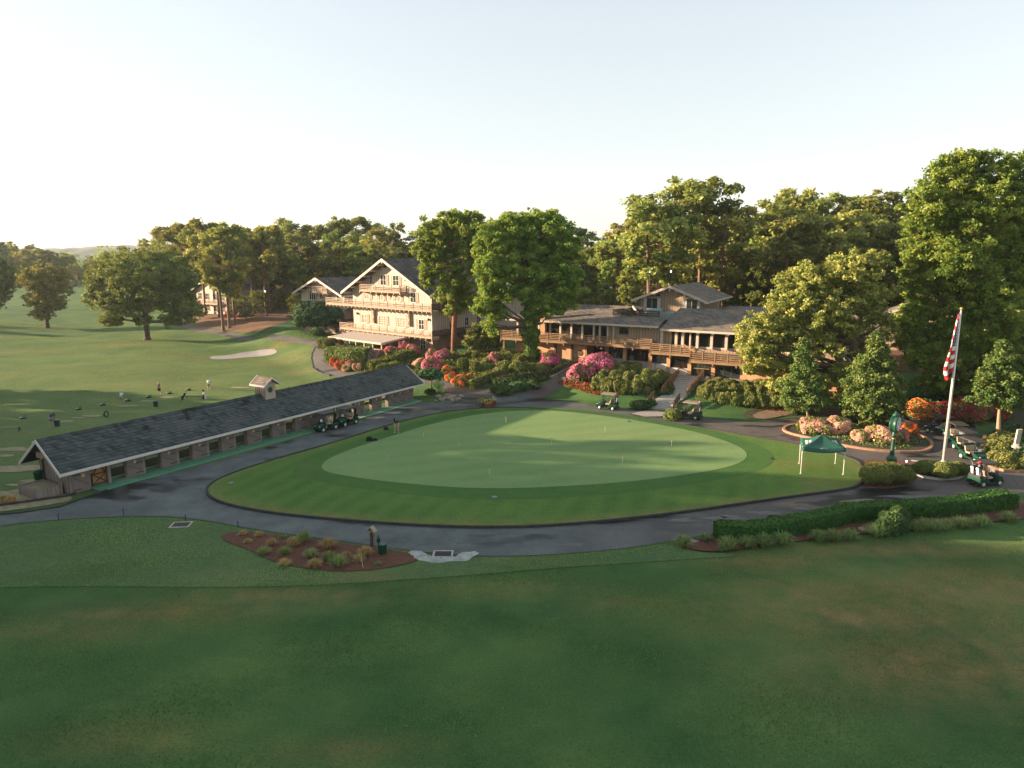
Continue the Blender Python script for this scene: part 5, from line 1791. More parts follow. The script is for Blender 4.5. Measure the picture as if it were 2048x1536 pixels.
sheet('terrace_paving', [tuple(CL.world(x, y)[:2]) for x, y in ((-4.5, -0.05), (-4.5, -1.6), (0.2, -1.7), (4.2, -1.8), (9, -2.2), (9, -0.05))], M['paving'], 0.07, 0.8, sm=0)
for q in ((1309.5, 742), (1361, 742), (1424, 752)):
    c = at(*q)
    mb = MB(); mb.tube([(0, 0, -0.1), (0, 0, 1.0)], 0.035, 6); mb.lathe([(0.10, 1.0), (0.13, 1.05), (0.10, 1.22), (0.02, 1.3)], n=8)
    o = mb.build('path_lantern', M['iron'], None, False, c)
    tag(o, 'small dark lantern post ' + {1309.5: 'beside the white sill wall left of the steps', 1361: 'at the top of the left handrail of the steps', 1424: 'at the top of the right handrail of the steps'}[q[0]], 'lantern', 'lantern posts by the entrance')

# ---- ramp railing on the left
pts = [at(*q) for q in ((992, 771), (1022, 763), (1040, 762), (1068, 760), (1092, 757), (1112, 750), (1146, 734), (1160, 729))]
rr_ = thing('ramp_railing', 'dark wire and timber railing beside the sloping path to the clubhouse', 'railing', pts[0])
r, pn, ko = MB(), MB(), MB()
for a_, b_ in zip(pts[:-1], pts[1:]):
    a0, b0 = a_ - pts[0], b_ - pts[0]
    r.bar(a0 + Vector((0, 0, 1.02)), b0 + Vector((0, 0, 1.02)), 0.10, 0.07)
    for q in (0.25, 0.5, 0.75):
        pn.bar(a0 + Vector((0, 0, q)), b0 + Vector((0, 0, q)), 0.025, 0.03)
    ko.bar(a0 + Vector((0, 0, 0.05)), b0 + Vector((0, 0, 0.05)), 0.16, 0.28)
for p in pts:
    r.cbox(p - pts[0] + Vector((0, 0, 0.5)), 0.09, 0.09, 1.1)
r.build('handrail', M['wood_dark'], rr_); pn.build('wires', M['iron'], rr_); ko.build('low_kerb', M['paving'], rr_)

# ---- houses among the trees behind
def far_house(name, label, P, rz, w, d, h, wall, roofm, deck=False, wn=3):
    t = thing(name, label, 'building', P, rz)
    mb = MB(); mb.ex_y([(-w / 2, -2), (w / 2, -2), (w / 2, h), (0, h + w * 0.22), (-w / 2, h)], 0, d)
    mb.build('wall', wall, t)
    gable_roof(t, -w / 2 - 0.8, w / 2 + 0.8, 0, h - 0.1, h - 0.1, h + w * 0.22 + 0.25, -1, d + 0.8, roofm, M['trim'], 0.2, 0.3)
    for fl in range(2 if h > 4.5 else 1):
        for i in range(wn):
            window(t, -w / 2 + w * (i + 0.5) / wn, 1.6 + 3.0 * fl, 1.4, 1.5, 0, None, frame='trim')
    if deck:
        balcony('balcony', t, M['rail_pale'], -w / 2, w / 2, -1.4, -0.02, 2.9, 1.0, 4, 2.0, left=True, right=True, joists=1.6)
    return t


P = at(425, 628)
far_house('guest_house', 'pale two-storey house half hidden behind the pine trunks on the straw slope', Vector((P.x, P.y, P.z)), R(-36), 14, 10, 6.2, M['siding'], M['roof_chalet'], True, 4)
P = at(362, 620)
far_house('guest_house', 'pale house glimpsed behind the crown of the big dark oak', Vector((P.x - 3, P.y + 6, P.z)), R(-36), 12, 9, 5.6, M['siding'], M['roof_chalet'], True, 3)
P = at(560, 612)
far_house('guest_house', 'shaded brown house with a deck above the pine straw slope', Vector((P.x, P.y + 6, P.z + 0.6)), R(-40), 14, 10, 5.4, M['siding_tan'], M['roof_chalet'], True, 3)
P = at(1840, 740)
far_house('low_house', 'low grey-roofed house behind the trees to the right of the clubhouse', Vector((P.x + 8, 112, 3.0)), R(-28), 18, 9, 3.2, M['siding_tan'], M['roof_flat'], False, 4)

# ------------------------------------------------------------------ the practice-range shelter
SH = Frame((-33.38, 50.41), (0.5211, 0.8535), 0.0)
shed = thing('range_shelter', 'long open-fronted driving range shelter with a charcoal shake roof and taupe stall doors', 'shelter', SH.world(0, 0), SH.rz)
LS, WS = 40.6, 4.1
zr_, ze_ = 4.18, 2.02
mb = MB()
mb.slab((-0.95, -0.9, ze_), (LS + 1.0, -0.9, ze_), (LS + 1.0, WS / 2, zr_), (-0.95, WS / 2, zr_), 0.14)
mb.slab((-0.95, WS / 2, zr_ + 0.003), (LS + 1.0, WS / 2, zr_ + 0.003), (LS + 1.0, WS + 0.9, ze_), (-0.95, WS + 0.9, ze_), 0.14)
rf = mb.build('roof', M['roof_shed'], shed)
mb = MB()
for i in range(52):                                   # ridge caps, slightly uneven
    x = -0.9 + i * 0.82
    mb.slab((x, WS / 2 - 0.2, zr_ - 0.09 + 0.02 * (i % 2)), (x + 0.80, WS / 2 - 0.2, zr_ - 0.09), (x + 0.80, WS / 2, zr_ + 0.075), (x, WS / 2, zr_ + 0.08 + 0.02 * (i % 2)), 0.03)
    mb.slab((x, WS / 2 + 0.003, zr_ + 0.08 + 0.02 * (i % 2)), (x + 0.80, WS / 2 + 0.003, zr_ + 0.075), (x + 0.80, WS / 2 + 0.2, zr_ - 0.09), (x, WS / 2 + 0.2, zr_ - 0.09 + 0.02 * (i % 2)), 0.03)
mb.build('ridge_caps', M['roof_shed'], rf)
mb = MB()
mb.box(-0.95, LS + 1.0, -0.98, -0.905, ze_ - 0.20, ze_ + 0.01)
mb.box(-0.95, LS + 1.0, WS + 0.905, WS + 0.98, ze_ - 0.20, ze_ + 0.01)
for x in (-1.02, LS + 1.005):
    for y0, y1 in ((-0.98, WS / 2), (WS + 0.98, WS / 2)):
        mb.add([(x, y0, ze_ - 0.24), (x, y0, ze_ + 0.03), (x, y1, zr_ + 0.06), (x, y1, zr_ - 0.22), (x + 0.065, y0, ze_ - 0.24), (x + 0.065, y0, ze_ + 0.03), (x + 0.065, y1, zr_ + 0.06), (x + 0.065, y1, zr_ - 0.22)],
               [(0, 1, 2, 3), (7, 6, 5, 4), (0, 4, 5, 1), (1, 5, 6, 2), (2, 6, 7, 3), (3, 7, 4, 0)])
mb.build('fascia', M['white'], rf)
mb = MB()
mb.ex_x([(0, -0.1), (WS, -0.1), (WS, 2.55), (WS / 2, zr_ - 0.17), (0, 2.55)], 0.0, 0.14)
mb.box(0.14, 1.9, WS - 0.12, WS, -0.1, 2.5)
mb.box(0.143, 1.62, 0.003, 0.12, -0.1, 2.3)
mb.box(1.5, 1.62, 0.12, 1.6, -0.1, 2.3)
mb.build('end_wall', M['siding_shed'], shed)
mb = MB(); mb.ex_x([(0, -0.1), (WS, -0.1), (WS, 2.55), (WS / 2, zr_ - 0.17), (0, 2.55)], LS - 0.14, LS)
mb.build('end_wall', M['siding_shed'], shed)


def stall_door(x0, x1, n=1, flip=False):
    """a closet wall between two tees: a taupe box with ledged doors"""
    b = MB().box(x0, x1, 0.02, 0.40, 0.0, 2.25).build('partition', M['siding_shed'], shed)
    w = (x1 - x0 - 0.22) / n
    for k in range(n):
        a, c = x0 + 0.02 + k * w, x0 + 0.02 + (k + 1) * w - 0.04
        d = MB()
        d.box(a, c, -0.045, 0.017, 0.10, 2.05)
        dr = d.build('stall_door', M['door_shed'], shed)
        h = MB()
        h.box(a + (c - a) * 0.55, c, -0.07, -0.048, 1.12, 1.19)
        h.box(a + (c - a) * 0.55, c, -0.07, -0.048, 0.30, 0.37)
        h.bar((a + 0.15, -0.058, 1.05), (c - 0.2, -0.058, 0.5), 0.02, 0.035)
        h.build('strap_hinges', M['iron'], dr)
        p = MB().lathe([(0.0, -0.012), (0.115, -0.012), (0.115, 0.012), (0.0, 0.012)], n=12).build('number_plate', M['plate'], dr)
        p.location, p.rotation_euler = ((a + c) / 2, -0.062, 1.28), (math.pi / 2, 0, 0)


d = MB().box(0.22, 1.55, -0.05, -0.003, 0.05, 1.95).build('stall_door', M['door_shed'], shed)
h = MB()
h.box(0.30, 0.85, -0.075, -0.052, 1.35, 1.42); h.box(0.30, 0.85, -0.075, -0.052, 0.22, 0.29); h.bar((0.35, -0.062, 1.25), (1.45, -0.062, 0.45), 0.02, 0.035)
h.build('strap_hinges', M['iron'], d)
p = MB().box(0.95, 1.17, -0.075, -0.052, 1.15, 1.42).build('number_plate', M['plate'], d)
for x0, x1, n in ((4.43, 6.03, 1), (7.39, 9.04, 1), (10.28, 11.96, 1), (13.17, 14.77, 1), (15.99, 17.72, 1), (18.92, 20.66, 1), (21.82, 26.2, 3), (27.45, 29.03, 1), (30.28, 31.97, 1), (33.12, 34.82, 1), (35.87, 40.45, 3)):
    stall_door(x0, x1, n)
gate = MB().box(1.95, 2.95, 0.35, 0.42, 0.1, 1.95).build('timber_gate', plain('honey_timber', (0.36, 0.20, 0.075), (0.26, 0.14, 0.05), 3, 0.75), shed)
g = MB()
for z in (0.2, 1.0, 1.75):
    g.box(1.95, 2.95, 0.31, 0.347, z - 0.06, z + 0.06)
g.bar((2.0, 0.32, 0.25), (2.9, 0.32, 0.95), 0.03, 0.08); g.bar((2.9, 0.325, 0.25), (2.0, 0.325, 0.95), 0.03, 0.08)
g.bar((2.0, 0.32, 1.05), (2.45, 0.32, 1.7), 0.03, 0.08); g.bar((2.9, 0.32, 1.05), (2.45, 0.32, 1.7), 0.03, 0.08)
g.build('gate_braces', M['wood_dark'], gate)
MB().box(2.96, 3.2, 0.02, 0.6, 0, 2.2).build('timber_post', M['siding_shed'], shed)
for k in range(14):
    x = 2.2 + k * 2.95
    MB().box(x - 0.08, x + 0.08, WS - 0.18, WS - 0.02, 0, 2.3).build('timber_post', plain('rear_post', (0.34, 0.22, 0.12), (0.26, 0.16, 0.09), 3, 0.8) if 'rear_post' not in bpy.data.materials else bpy.data.materials['rear_post'], shed)
mb = MB()
mb.box(1.9, LS - 0.2, WS - 0.36, WS - 0.18, 0.0, 0.14)
mb.box(1.65, LS - 0.2, 1.16, 1.36, 0.0, 0.09)
mb.build('rear_rail', M['trim'], shed)
MB().box(1.65, LS + 0.6, -1.35, 1.155, -0.05, 0.055).build('tee_mat', M['mat_turf'], shed)
MB().box(24.0, LS + 0.4, -1.28, -1.18, 0.056, 0.066).build('white_line', M['white'], shed)
# cupola
cu = MB().box(19.5, 20.75, 1.35, 2.75, 3.3, 5.25)
cup = cu.build('cupola', plain('cupola_siding', (0.42, 0.34, 0.28), (0.36, 0.29, 0.24), 3, 0.8), shed)
mb = MB()
mb.slab((19.15, 1.0, 5.15), (20.125, 1.0, 5.85), (20.125, 3.1, 5.85), (19.15, 3.1, 5.15), 0.1)
mb.slab((20.125, 1.0, 5.853), (21.1, 1.0, 5.153), (21.1, 3.1, 5.153), (20.125, 3.1, 5.853), 0.1)
cr = mb.build('roof', M['roof_club'], cup)
mb = MB()
for y in (0.93, 3.105):
    for xa, xb in ((19.12, 20.125), (21.13, 20.125)):
        mb.add([(xa, y, 4.98), (xa, y, 5.17), (xb, y, 5.90), (xb, y, 5.70), (xa, y + 0.065, 4.98), (xa, y + 0.065, 5.17), (xb, y + 0.065, 5.90), (xb, y + 0.065, 5.70)], [(0, 1, 2, 3), (7, 6, 5, 4), (0, 4, 5, 1), (1, 5, 6, 2), (2, 6, 7, 3), (3, 7, 4, 0)])
mb.box(19.10, 19.146, 1.0, 3.1, 4.98, 5.17); mb.box(21.105, 21.15, 1.0, 3.1, 4.98, 5.17)
mb.build('fascia', M['white'], cup)
mb = MB()
for k in range(6):
    y = 1.37 + 1.36 * k / 5
    mb.box(19.455, 19.497, y - 0.03, y + 0.03, 3.4, 5.1)
mb.build('battens', M['siding_shed'], cup)
mb = MB()
for k in range(20):
    t0, t1 = 2 * math.pi * k / 20, 2 * math.pi * (k + 0.55) / 20
    mb.add([(0.24 * math.cos(t0), 0.24 * math.sin(t0), 0), (0.44 * math.cos((t0 + t1) / 2), 0.44 * math.sin((t0 + t1) / 2), 0), (0.24 * math.cos(t1), 0.24 * math.sin(t1), 0)], [(0, 1, 2)])
mb.lathe([(0.0, 0.0), (0.26, 0.0), (0.26, 0.03), (0.0, 0.03)], n=20)
mb.add([(-0.12, -0.2, 0.034), (0.14, -0.2, 0.034), (0.1, 0.12, 0.034), (-0.02, 0.2, 0.034)], [(0, 1, 2, 3)])
em = mb.build('round_emblem', M['green_paint'], cup)
em.location, em.rotation_euler = (20.125, 1.345, 4.6), (math.pi / 2, 0, 0)
for y in (2.75, 3.3):
    mb = MB(); mb.lathe([(0.12, -0.25), (0.2, -0.22), (0.2, 0.2), (0.1, 0.26)], (-0.3, y, 2.75), 10)
    mb.bar((-0.3, y, 2.9), (0.0, y, 2.9), 0.05, 0.05)
    mb.build('flood_lamp', M['rail_pale'], shed)
mb = MB(); mb.tube([(-0.08, 3.4, 2.5), (-0.08, 3.4, 0.2)], 0.06, 6)
mb.build('downpipe', M['wood_dark'], shed)
# planter by the gable end
pl = thing('timber_planter', 'weathered timber planter box against the near gable of the range shelter', 'planter', SH.world(-1.25, 1.95), SH.rz)
pl.scale = (0.7, 0.85, 1.0)
mb = MB()
mb.box(-0.95, 1.4, -1.6, -1.5, -0.1, 0.78); mb.box(-0.95, 1.4, 1.5, 1.6, -0.1, 0.78); mb.box(-0.95, -0.85, -1.5, 1.5, -0.1, 0.78); mb.box(1.3, 1.4, -1.5, 1.5, -0.1, 0.78)
mb.build('box', M['siding_shed'], pl)
MB().box(-0.845, 1.295, -1.495, 1.495, 0.2, 0.66).build('soil', M['dust'], pl)
for x, y in ((-0.9, -1.55), (-0.9, 1.55), (1.35, -1.55)):
    MB().box(x - 0.11, x + 0.11, y - 0.11, y + 0.11, -0.1, 1.0).build('corner_post', M['siding_shed'], pl)
o = MB().lathe([(0.26, 0), (0.31, 0.7), (0.34, 0.72), (0.33, 0.78), (0.10, 0.86)], n=14).build('bin', M['green_paint'], None, True, SH.world(-0.45, 3.5, 0.66))
tag(o, 'green bin standing behind the timber planter by the shelter gable', 'bin')

# ------------------------------------------------------------------ furniture of the place
# flagpole and flag
FP = at(1886, 930)
TOPZ = on_y(1928, 620, FP.y).z
pole = thing('flagpole', 'tall white flagpole with a gilt ball, rising from the clipped bushes', 'flagpole', FP)
MB().tube([(0, 0, -0.2), (0, 0, TOPZ * 0.5), (0, 0, TOPZ)], [0.13, 0.105, 0.06], 12).build('pole', M['steel'], pole, True)
MB().lathe([(0.02, -0.13), (0.10, -0.08), (0.13, 0), (0.10, 0.08), (0.02, 0.13)], (0, 0, TOPZ + 0.10), 12).build('ball', M['gold'], pole, True)
MB().lathe([(0.24, 0), (0.22, 0.3), (0.14, 0.42)], n=14).build('base_collar', M['steel'], pole, True)
MB().tube([(-0.16, -0.02, 1.2), (-0.11, -0.02, TOPZ - 0.2)], 0.012, 4).build('halyard', M['white'], pole)
NS, NT = 66, 52
V, F, C = [], [], []
for i in range(NS + 1):
    for j in range(NT + 1):
        s, t = i / NS, j / NT
        wd_ = (0.16 + 0.78 * t) * (1 - 0.45 * max(0.0, (t - 0.82) / 0.18))
        z = TOPZ - 0.25 - t * 4.7 - s * (0.25 + 0.75 * t) - 0.12 * math.sin(s * 7 + t * 3) * s
        x = -0.10 - wd_ * (s + 0.10 * math.sin(s * 11 + t * 4))
        y = -0.04 + 0.20 * math.sin(s * 10.5 + t * 2.4) * min(1.0, s * 3) * (0.3 + 0.7 * t)
        V.append((x, y, z))
for i in range(NS):
    for j in range(NT):
        a = i * (NT + 1) + j
        F.append((a, a + 1, a + NT + 2, a + NT + 1))
        stripe = int(j * 13 / NT)
        m = 0 if stripe % 2 == 0 else 1
        if i < NS * 0.62 and stripe < 7:
            u, v = i / (NS * 0.62) * 12, j / (NT * 7 / 13) * 10
            cu_, cv_ = round(u), round(v)
            star = (cu_ % 2 == cv_ % 2) and 0 < cu_ < 12 and 0 < cv_ < 10 and abs(u - cu_) < 0.32 and abs(v - cv_) < 0.32
            m = 1 if star else 2
        C.append(m)
me = mesh_from('flag', V, F, [plain('flag_red', (0.50, 0.020, 0.016), (0.42, 0.016, 0.014), 4, 0.8), plain('flag_white', (0.74, 0.70, 0.64), (0.66, 0.62, 0.57), 4, 0.8), plain('flag_blue', (0.030, 0.045, 0.15), (0.025, 0.036, 0.12), 4, 0.8)], C, None, True)
tag(link('flag', me, None, FP), 'limp red and white striped flag with a blue starred corner hanging on the flagpole', 'flag')

# street clock
CKP = at(1781, 938)
ck = thing('street_clock', 'green cast-iron pillar clock standing in the round clipped bush', 'clock', CKP, R(-45))
MB().lathe([(0.50, 0), (0.50, 0.12), (0.44, 0.16), (0.40, 0.9), (0.44, 0.96), (0.30, 1.08), (0.20, 1.3)], n=8).build('plinth', M['green_paint'], ck)
mb = MB()
for k in range(4):
    t = math.pi / 2 * k + R(22.5) + math.pi / 8
    mb.cbox((0.40 * math.cos(t), 0.40 * math.sin(t), 0.55), 0.05, 0.24, 0.5, Matrix.Rotation(t, 3, 'Z'))
mb.build('plinth_panel', M['gold'], ck)
MB().lathe([(0.20, 1.28), (0.17, 1.5), (0.13, 2.5), (0.12, 2.85), (0.20, 2.9), (0.20, 2.98), (0.12, 3.04), (0.16, 3.2), (0.10, 3.3)], n=14).build('column', M['green_paint'], ck, True)
MB().lathe([(0.135, 2.60), (0.15, 2.63), (0.15, 2.68), (0.135, 2.72)], n=14).build('gilt_band', M['gold'], ck, True)
hd = MB().lathe([(0.55, -0.26), (0.66, -0.27), (0.70, -0.20), (0.64, -0.12), (0.64, 0.12), (0.70, 0.20), (0.66, 0.27), (0.55, 0.26)], n=28).build('clock_head', M['green_paint'], ck, True)
hd.location, hd.rotation_euler = (0, 0, 3.92), (math.pi / 2, 0, math.pi / 2)
for s_ in (-1, 1):
    dl = MB().lathe([(0.0, -0.005), (0.56, -0.005), (0.56, 0.005), (0.0, 0.005)], n=28).build('dial', M['white'], hd)
    dl.location, dl.rotation_euler = (0, 0, 0.282 * s_), (0, 0 if s_ > 0 else math.pi, 0)
    mk = MB()
    numer = ['XII', 'I', 'II', 'III', 'IIII', 'V', 'VI', 'VII', 'VIII', 'IX', 'X', 'XI']
    for k, word in enumerate(numer):                  # roman numerals, strokes pointing at the centre
        t = math.pi / 2 - k * math.pi / 6
        rad, tan = Vector((math.cos(t), math.sin(t), 0)), Vector((math.sin(t), -math.cos(t), 0))
        wd = {'I': 0.028, 'V': 0.052, 'X': 0.056}
        total = sum(wd[c] for c in word)
        q = -total / 2
        for c in word:
            m0 = q + wd[c] / 2
            def stroke(a, b):
                pa, pb = rad * 0.39 + tan * (m0 + a), rad * 0.51 + tan * (m0 + b)
                mk.bar((pa.x, pa.y, 0.009), (pb.x, pb.y, 0.009), 0.014, 0.006)
            if c == 'I':
                stroke(0, 0)
            elif c == 'V':
                stroke(0, -0.02); stroke(0, 0.02)
            else:
                stroke(-0.02, 0.02); stroke(0.02, -0.02)
            q += wd[c]
    mk.bar((0, -0.06, 0.014), (-0.20, 0.22, 0.014), 0.03, 0.006)
    mk.bar((0, -0.06, 0.020), (0.18, 0.36, 0.020), 0.02, 0.006)
    mk.build('numerals_and_hands', M['iron'], dl)
mb = MB(); mb.lathe([(0.10, 4.55), (0.22, 4.62), (0.24, 4.74), (0.16, 4.80), (0.12, 4.92), (0.05, 5.0)], n=12)
mb.cbox((0, 0, 4.62), 0.5, 0.34, 0.10)
mb.build('crest', M['green_paint'], ck, True)

# pop-up canopy
A_, B_, C_, D_ = Vector((23.75, 55.25, 0)), Vector((27.12, 54.98, 0)), Vector((27.84, 58.01, 0)), Vector((24.74, 58.01, 0))
tc_ = (A_ + B_ + C_ + D_) / 4
tent = thing('pop_up_canopy', 'dark green pop-up canopy on four thin white legs at the edge of the putting lawn', 'canopy', tc_ + Vector((0, 0, 0.12)))
cs = [p - tc_ for p in (A_, B_, C_, D_)]
ez, pk = 2.3, on_y(1646, 868, tc_.y).z - 0.12
for p in cs:
    l = MB().tube([(p.x, p.y, -0.02), (p.x, p.y, ez + 0.05)], 0.032, 6)
    l.cbox((p.x, p.y, 0.0), 0.16, 0.16, 0.02)
    l.tube([(p.x, p.y, 1.2), (p.x, p.y, ez)], 0.042, 6)
    l.build('leg', M['white'], tent)
ns = 14
V, F = [], []
crn = [p * 1.03 + Vector((0, 0, ez)) for p in cs]
for e in range(4):
    a, b = crn[e], crn[(e + 1) % 4]
    o = len(V)
    for i in range(ns + 1):
        for j in range(9):
            f, g_ = i / ns, j / 8
            edge = a.lerp(b, f)
            q = edge.lerp(Vector((0, 0, pk)), g_)
            sag = 0.16 * math.sin(math.pi * f) * (1 - g_) ** 1.2
            q.z += -sag - 0.22 * math.sin(math.pi * g_) * (1 - 0.35 * abs(2 * f - 1))
            V.append(q)
    for i in range(ns):
        for j in range(8):
            k = o + i * 9 + j
            F.append((k, k + 9, k + 10, k + 1))
    o = len(V)
    for i in range(ns + 1):
        q = a.lerp(b, i / ns)
        s_ = 0.16 * math.sin(math.pi * i / ns)
        V += [Vector((q.x, q.y, q.z - s_)), Vector((q.x * 1.01, q.y * 1.01, q.z - s_ - 0.34))]
    for i in range(ns):
        k = o + 2 * i
        F.append((k, k + 1, k + 3, k + 2))
mb = MB(); mb.add(V, F)
cl_ = mb.build('canopy_cloth', M['tent'], tent, True)
bm = bmesh.new(); bm.from_mesh(cl_.data); bmesh.ops.remove_doubles(bm, verts=bm.verts, dist=0.002); bm.to_mesh(cl_.data); bm.free()
mb = MB()
for i in range(4):
    a, b = cs[i], cs[(i + 1) % 4]
    m_ = (a + b) / 2
    for p, q in ((a, m_), (b, m_)):
        mb.bar((p.x, p.y, ez - 0.05), (q.x, q.y, ez - 0.5), 0.025, 0.025)
        mb.bar((p.x, p.y, ez - 0.5), (q.x, q.y, ez - 0.08), 0.025, 0.025)
mb.build('scissor_frame', M['white'], tent)
for e in (3, 1):                                       # white emblem strokes printed on two roof panels
    a, b = crn[e], crn[(e + 1) % 4]
    mk = MB()
    for rowi in range(2):
        for k in range(7):
            if rowi == 1 and k in (0, 6):
                continue
            f, g0 = 0.24 + 0.078 * k, 0.20 + 0.17 * rowi
            pts_ = []
            for ff, gg in ((f, g0), (f + 0.05, g0), (f + 0.05, g0 + 0.12), (f, g0 + 0.12)):
                q = a.lerp(b, ff).lerp(Vector((0, 0, pk)), gg)
                q.z += -0.16 * math.sin(math.pi * ff) * (1 - gg) ** 1.2 - 0.22 * math.sin(math.pi * gg) * (1 - 0.35 * abs(2 * ff - 1)) + 0.03
                pts_.append(q)
            mk.add(pts_, [(0, 1, 2, 3)])
    mk.build('printed_emblem', M['paper'], tent)

# pins in the putting green
pin = thing('practice_pin', 'short white practice pin with a red tip', 'pin', (0, 0, 0), 0, 'practice pins on the putting green')
MB().tube([(0, 0, -0.03), (0, 0, 0.62)], 0.013, 6).build('pole', M['white'], pin)
MB().tube([(0, 0, 0.62), (0, 0, 0.86)], 0.016, 6).build('red_tip', M['fl_red'], pin)
MB().lathe([(0.055, 0.0), (0.055, 0.006), (0.0, 0.006)], n=10).build('cup', M['iron'], pin)
plab = {(777, 922): 'short pin on the left of the green, nearest to the rough collar', (847, 876): 'short pin at the far left of the green, in front of the putting golfer', (917.5, 895): 'pale short pin between the golfer and the middle of the green',
        (979, 951): 'red-tipped short pin nearest to the front edge of the green', (1103, 891): 'short pin near the centre of the green', (1245, 926): 'short pin in the near right half of the green',
        (1210, 866): 'short pin at the far right of the green, below the cart left of the steps', (1343, 893): 'short pin furthest right on the green', (1012, 846): 'short pin at the far edge of the green in the light streak'}
for i, (q, lb) in enumerate(plab.items()):
    P = at(*q, 0.15)
    if i == 0:
        pin.location = P; pin['label'] = lb
    else:
        dup(pin, P, 0, 1.0, lb)

# flower pots beside the green
def pot(P, mat, fl, lab):
    t = thing('flower_pot', lab, 'pot', P, 0, 'flower pots at the edge of the road')
    MB().lathe([(0.30, 0), (0.42, 0.62), (0.47, 0.64), (0.47, 0.76), (0.40, 0.76), (0.38, 0.66)], n=16).build('pot', mat, t, True)
    rg = np.random.default_rng(int(P.x * 100) % 999)
    d_, k_ = blob(160, rg, 0.1)
    V, F = leaves(d_ * np.array((0.42, 0.42, 0.25)) + np.array((0, 0, 0.78)), 0.16, rg, 0.6, 1.2, d_, 0.6)
    link('leaves', mesh_from('leaves', V, F, M['leaf_box'], None, np.repeat(rg.uniform(0, 1, 160), 4)), t)
    d_, k_ = blob(70, rg, 0.1)
    V, F = leaves(d_ * np.array((0.45, 0.45, 0.30)) + np.array((0, 0, 0.80)), 0.13, rg, 0.6, 1.0, d_, 0.8)
    link('blossoms', mesh_from('blossoms', V, F, fl, None, np.repeat(rg.uniform(0, 1, 70), 4)), t)


pot(at(963, 815, 0.03), M['grey_pot'], M['fl_yellow'], 'grey flower pot with yellow blooms beside two terracotta pots')
pot(at(976, 817, 0.03), M['terracotta'], M['fl_yellow'], 'terracotta pot standing between the grey pot and another terracotta pot')
pot(at(985.5, 811, 0.03), M['terracotta'], M['fl_white'], 'terracotta pot with white blooms, furthest from the grey pot')

# information post, ball washer, litter basket, stake
P = at(744, 1096)
ip = thing('notice_post', 'small house-shaped notice board on a dark post in the mulch bed', 'sign', P, R(-25))
MB().box(-0.07, 0.07, -0.07, 0.07, -0.1, 0.95).build('post', M['wood_dark'], ip)
mb = MB(); mb.ex_y([(-0.22, 0.62), (0.22, 0.62), (0.22, 1.15), (0, 1.36), (-0.22, 1.15)], 0.075, 0.16)
mb.build('board', M['siding_shed'], ip)
mb = MB(); mb.slab((-0.30, -0.14, 1.10), (0, -0.14, 1.42), (0, 0.22, 1.42), (-0.30, 0.22, 1.10), 0.03); mb.slab((0, -0.14, 1.423), (0.30, -0.14, 1.103), (0.30, 0.22, 1.103), (0, 0.22, 1.423), 0.03)
mb.build('little_roof', M['rail_pale'], ip)
P = at(758, 1110)
bw = thing('ball_washer', 'slim dark green ball washer post beside the litter basket in the mulch', 'ball washer', P)
MB().tube([(0, 0, -0.1), (0, 0, 0.85)], 0.035, 8).build('post', M['green_dark'], bw)
MB().lathe([(0.06, 0.82), (0.12, 0.86), (0.12, 1.08), (0.07, 1.12), (0.03, 1.22), (0.03, 1.28)], n=12).build('washer', M['green_dark'], bw)
P = at(766, 1110)
lb_ = thing('litter_basket', 'green slatted litter basket beside the ball washer', 'bin', P)
mb = MB()
for k in range(16):
    t = 2 * math.pi * k / 16
    mb.cbox((0.22 * math.cos(t), 0.22 * math.sin(t), 0.36), 0.03, 0.055, 0.70, Matrix.Rotation(t, 3, 'Z'))
mb.build('slats', M['green_paint'], lb_)
MB().lathe([(0.19, 0.0), (0.20, 0.66), (0.18, 0.66), (0.17, 0.02)], n=16).build('liner', M['green_dark'], lb_)
MB().lathe([(0.235, 0.68), (0.25, 0.70), (0.235, 0.73)], n=16).build('rim', M['green_paint'], lb_)
P = at(727, 1138)
o = MB().tube([(0.0, 0, -0.1), (-0.10, 0, 0.75)], 0.022, 6).build('stake', M['trim'], None, False, P)
tag(o, 'pale leaning stake at the front of the mulch bed', 'stake')
for q, lb in (((476, 1056), 'thin dark marker stake at the tip of the mulch bed'), ((371, 1043), 'thin dark marker stake between the drain grate and the road'), ((247, 1031), 'thin dark marker stake at the road edge opposite the shelter'), ((117, 1041), 'thin dark marker stake at the road edge nearest the left of the photo')):
    o = MB().tube([(0, 0, -0.1), (0.02, 0, 0.5)], 0.028, 6).build('marker_stake', M['iron'], None, False, at(*q))
    tag(o, lb, 'stake', 'marker stakes along the near road edge')
# drain grates
def grate(q, w, d, lab, rz, lift=0.05):
    t = thing('drain_grate', lab, 'drain', at(*q) + Vector((0, 0, lift)), rz)
    mb = MB()
    mb.box(-w / 2 - 0.12, w / 2 + 0.12, -d / 2 - 0.12, -d / 2, -0.1, 0.03); mb.box(-w / 2 - 0.12, w / 2 + 0.12, d / 2, d / 2 + 0.12, -0.1, 0.03)
    mb.box(-w / 2 - 0.12, -w / 2, -d / 2, d / 2, -0.1, 0.03); mb.box(w / 2, w / 2 + 0.12, -d / 2, d / 2, -0.1, 0.03)
    mb.build('concrete_rim', M['concrete'], t)
    mb = MB()
    for k in range(13):
        x = -w / 2 + w * (k + 0.5) / 13
        mb.box(x - w / 40, x + w / 40, -d / 2 + 0.002, d / 2 - 0.002, -0.03, 0.02)
    mb.box(-w / 2, w / 2, -d / 2 + 0.002, d / 2 - 0.002, -0.08, -0.04)
    mb.build('bars', M['iron'], t)
    return t


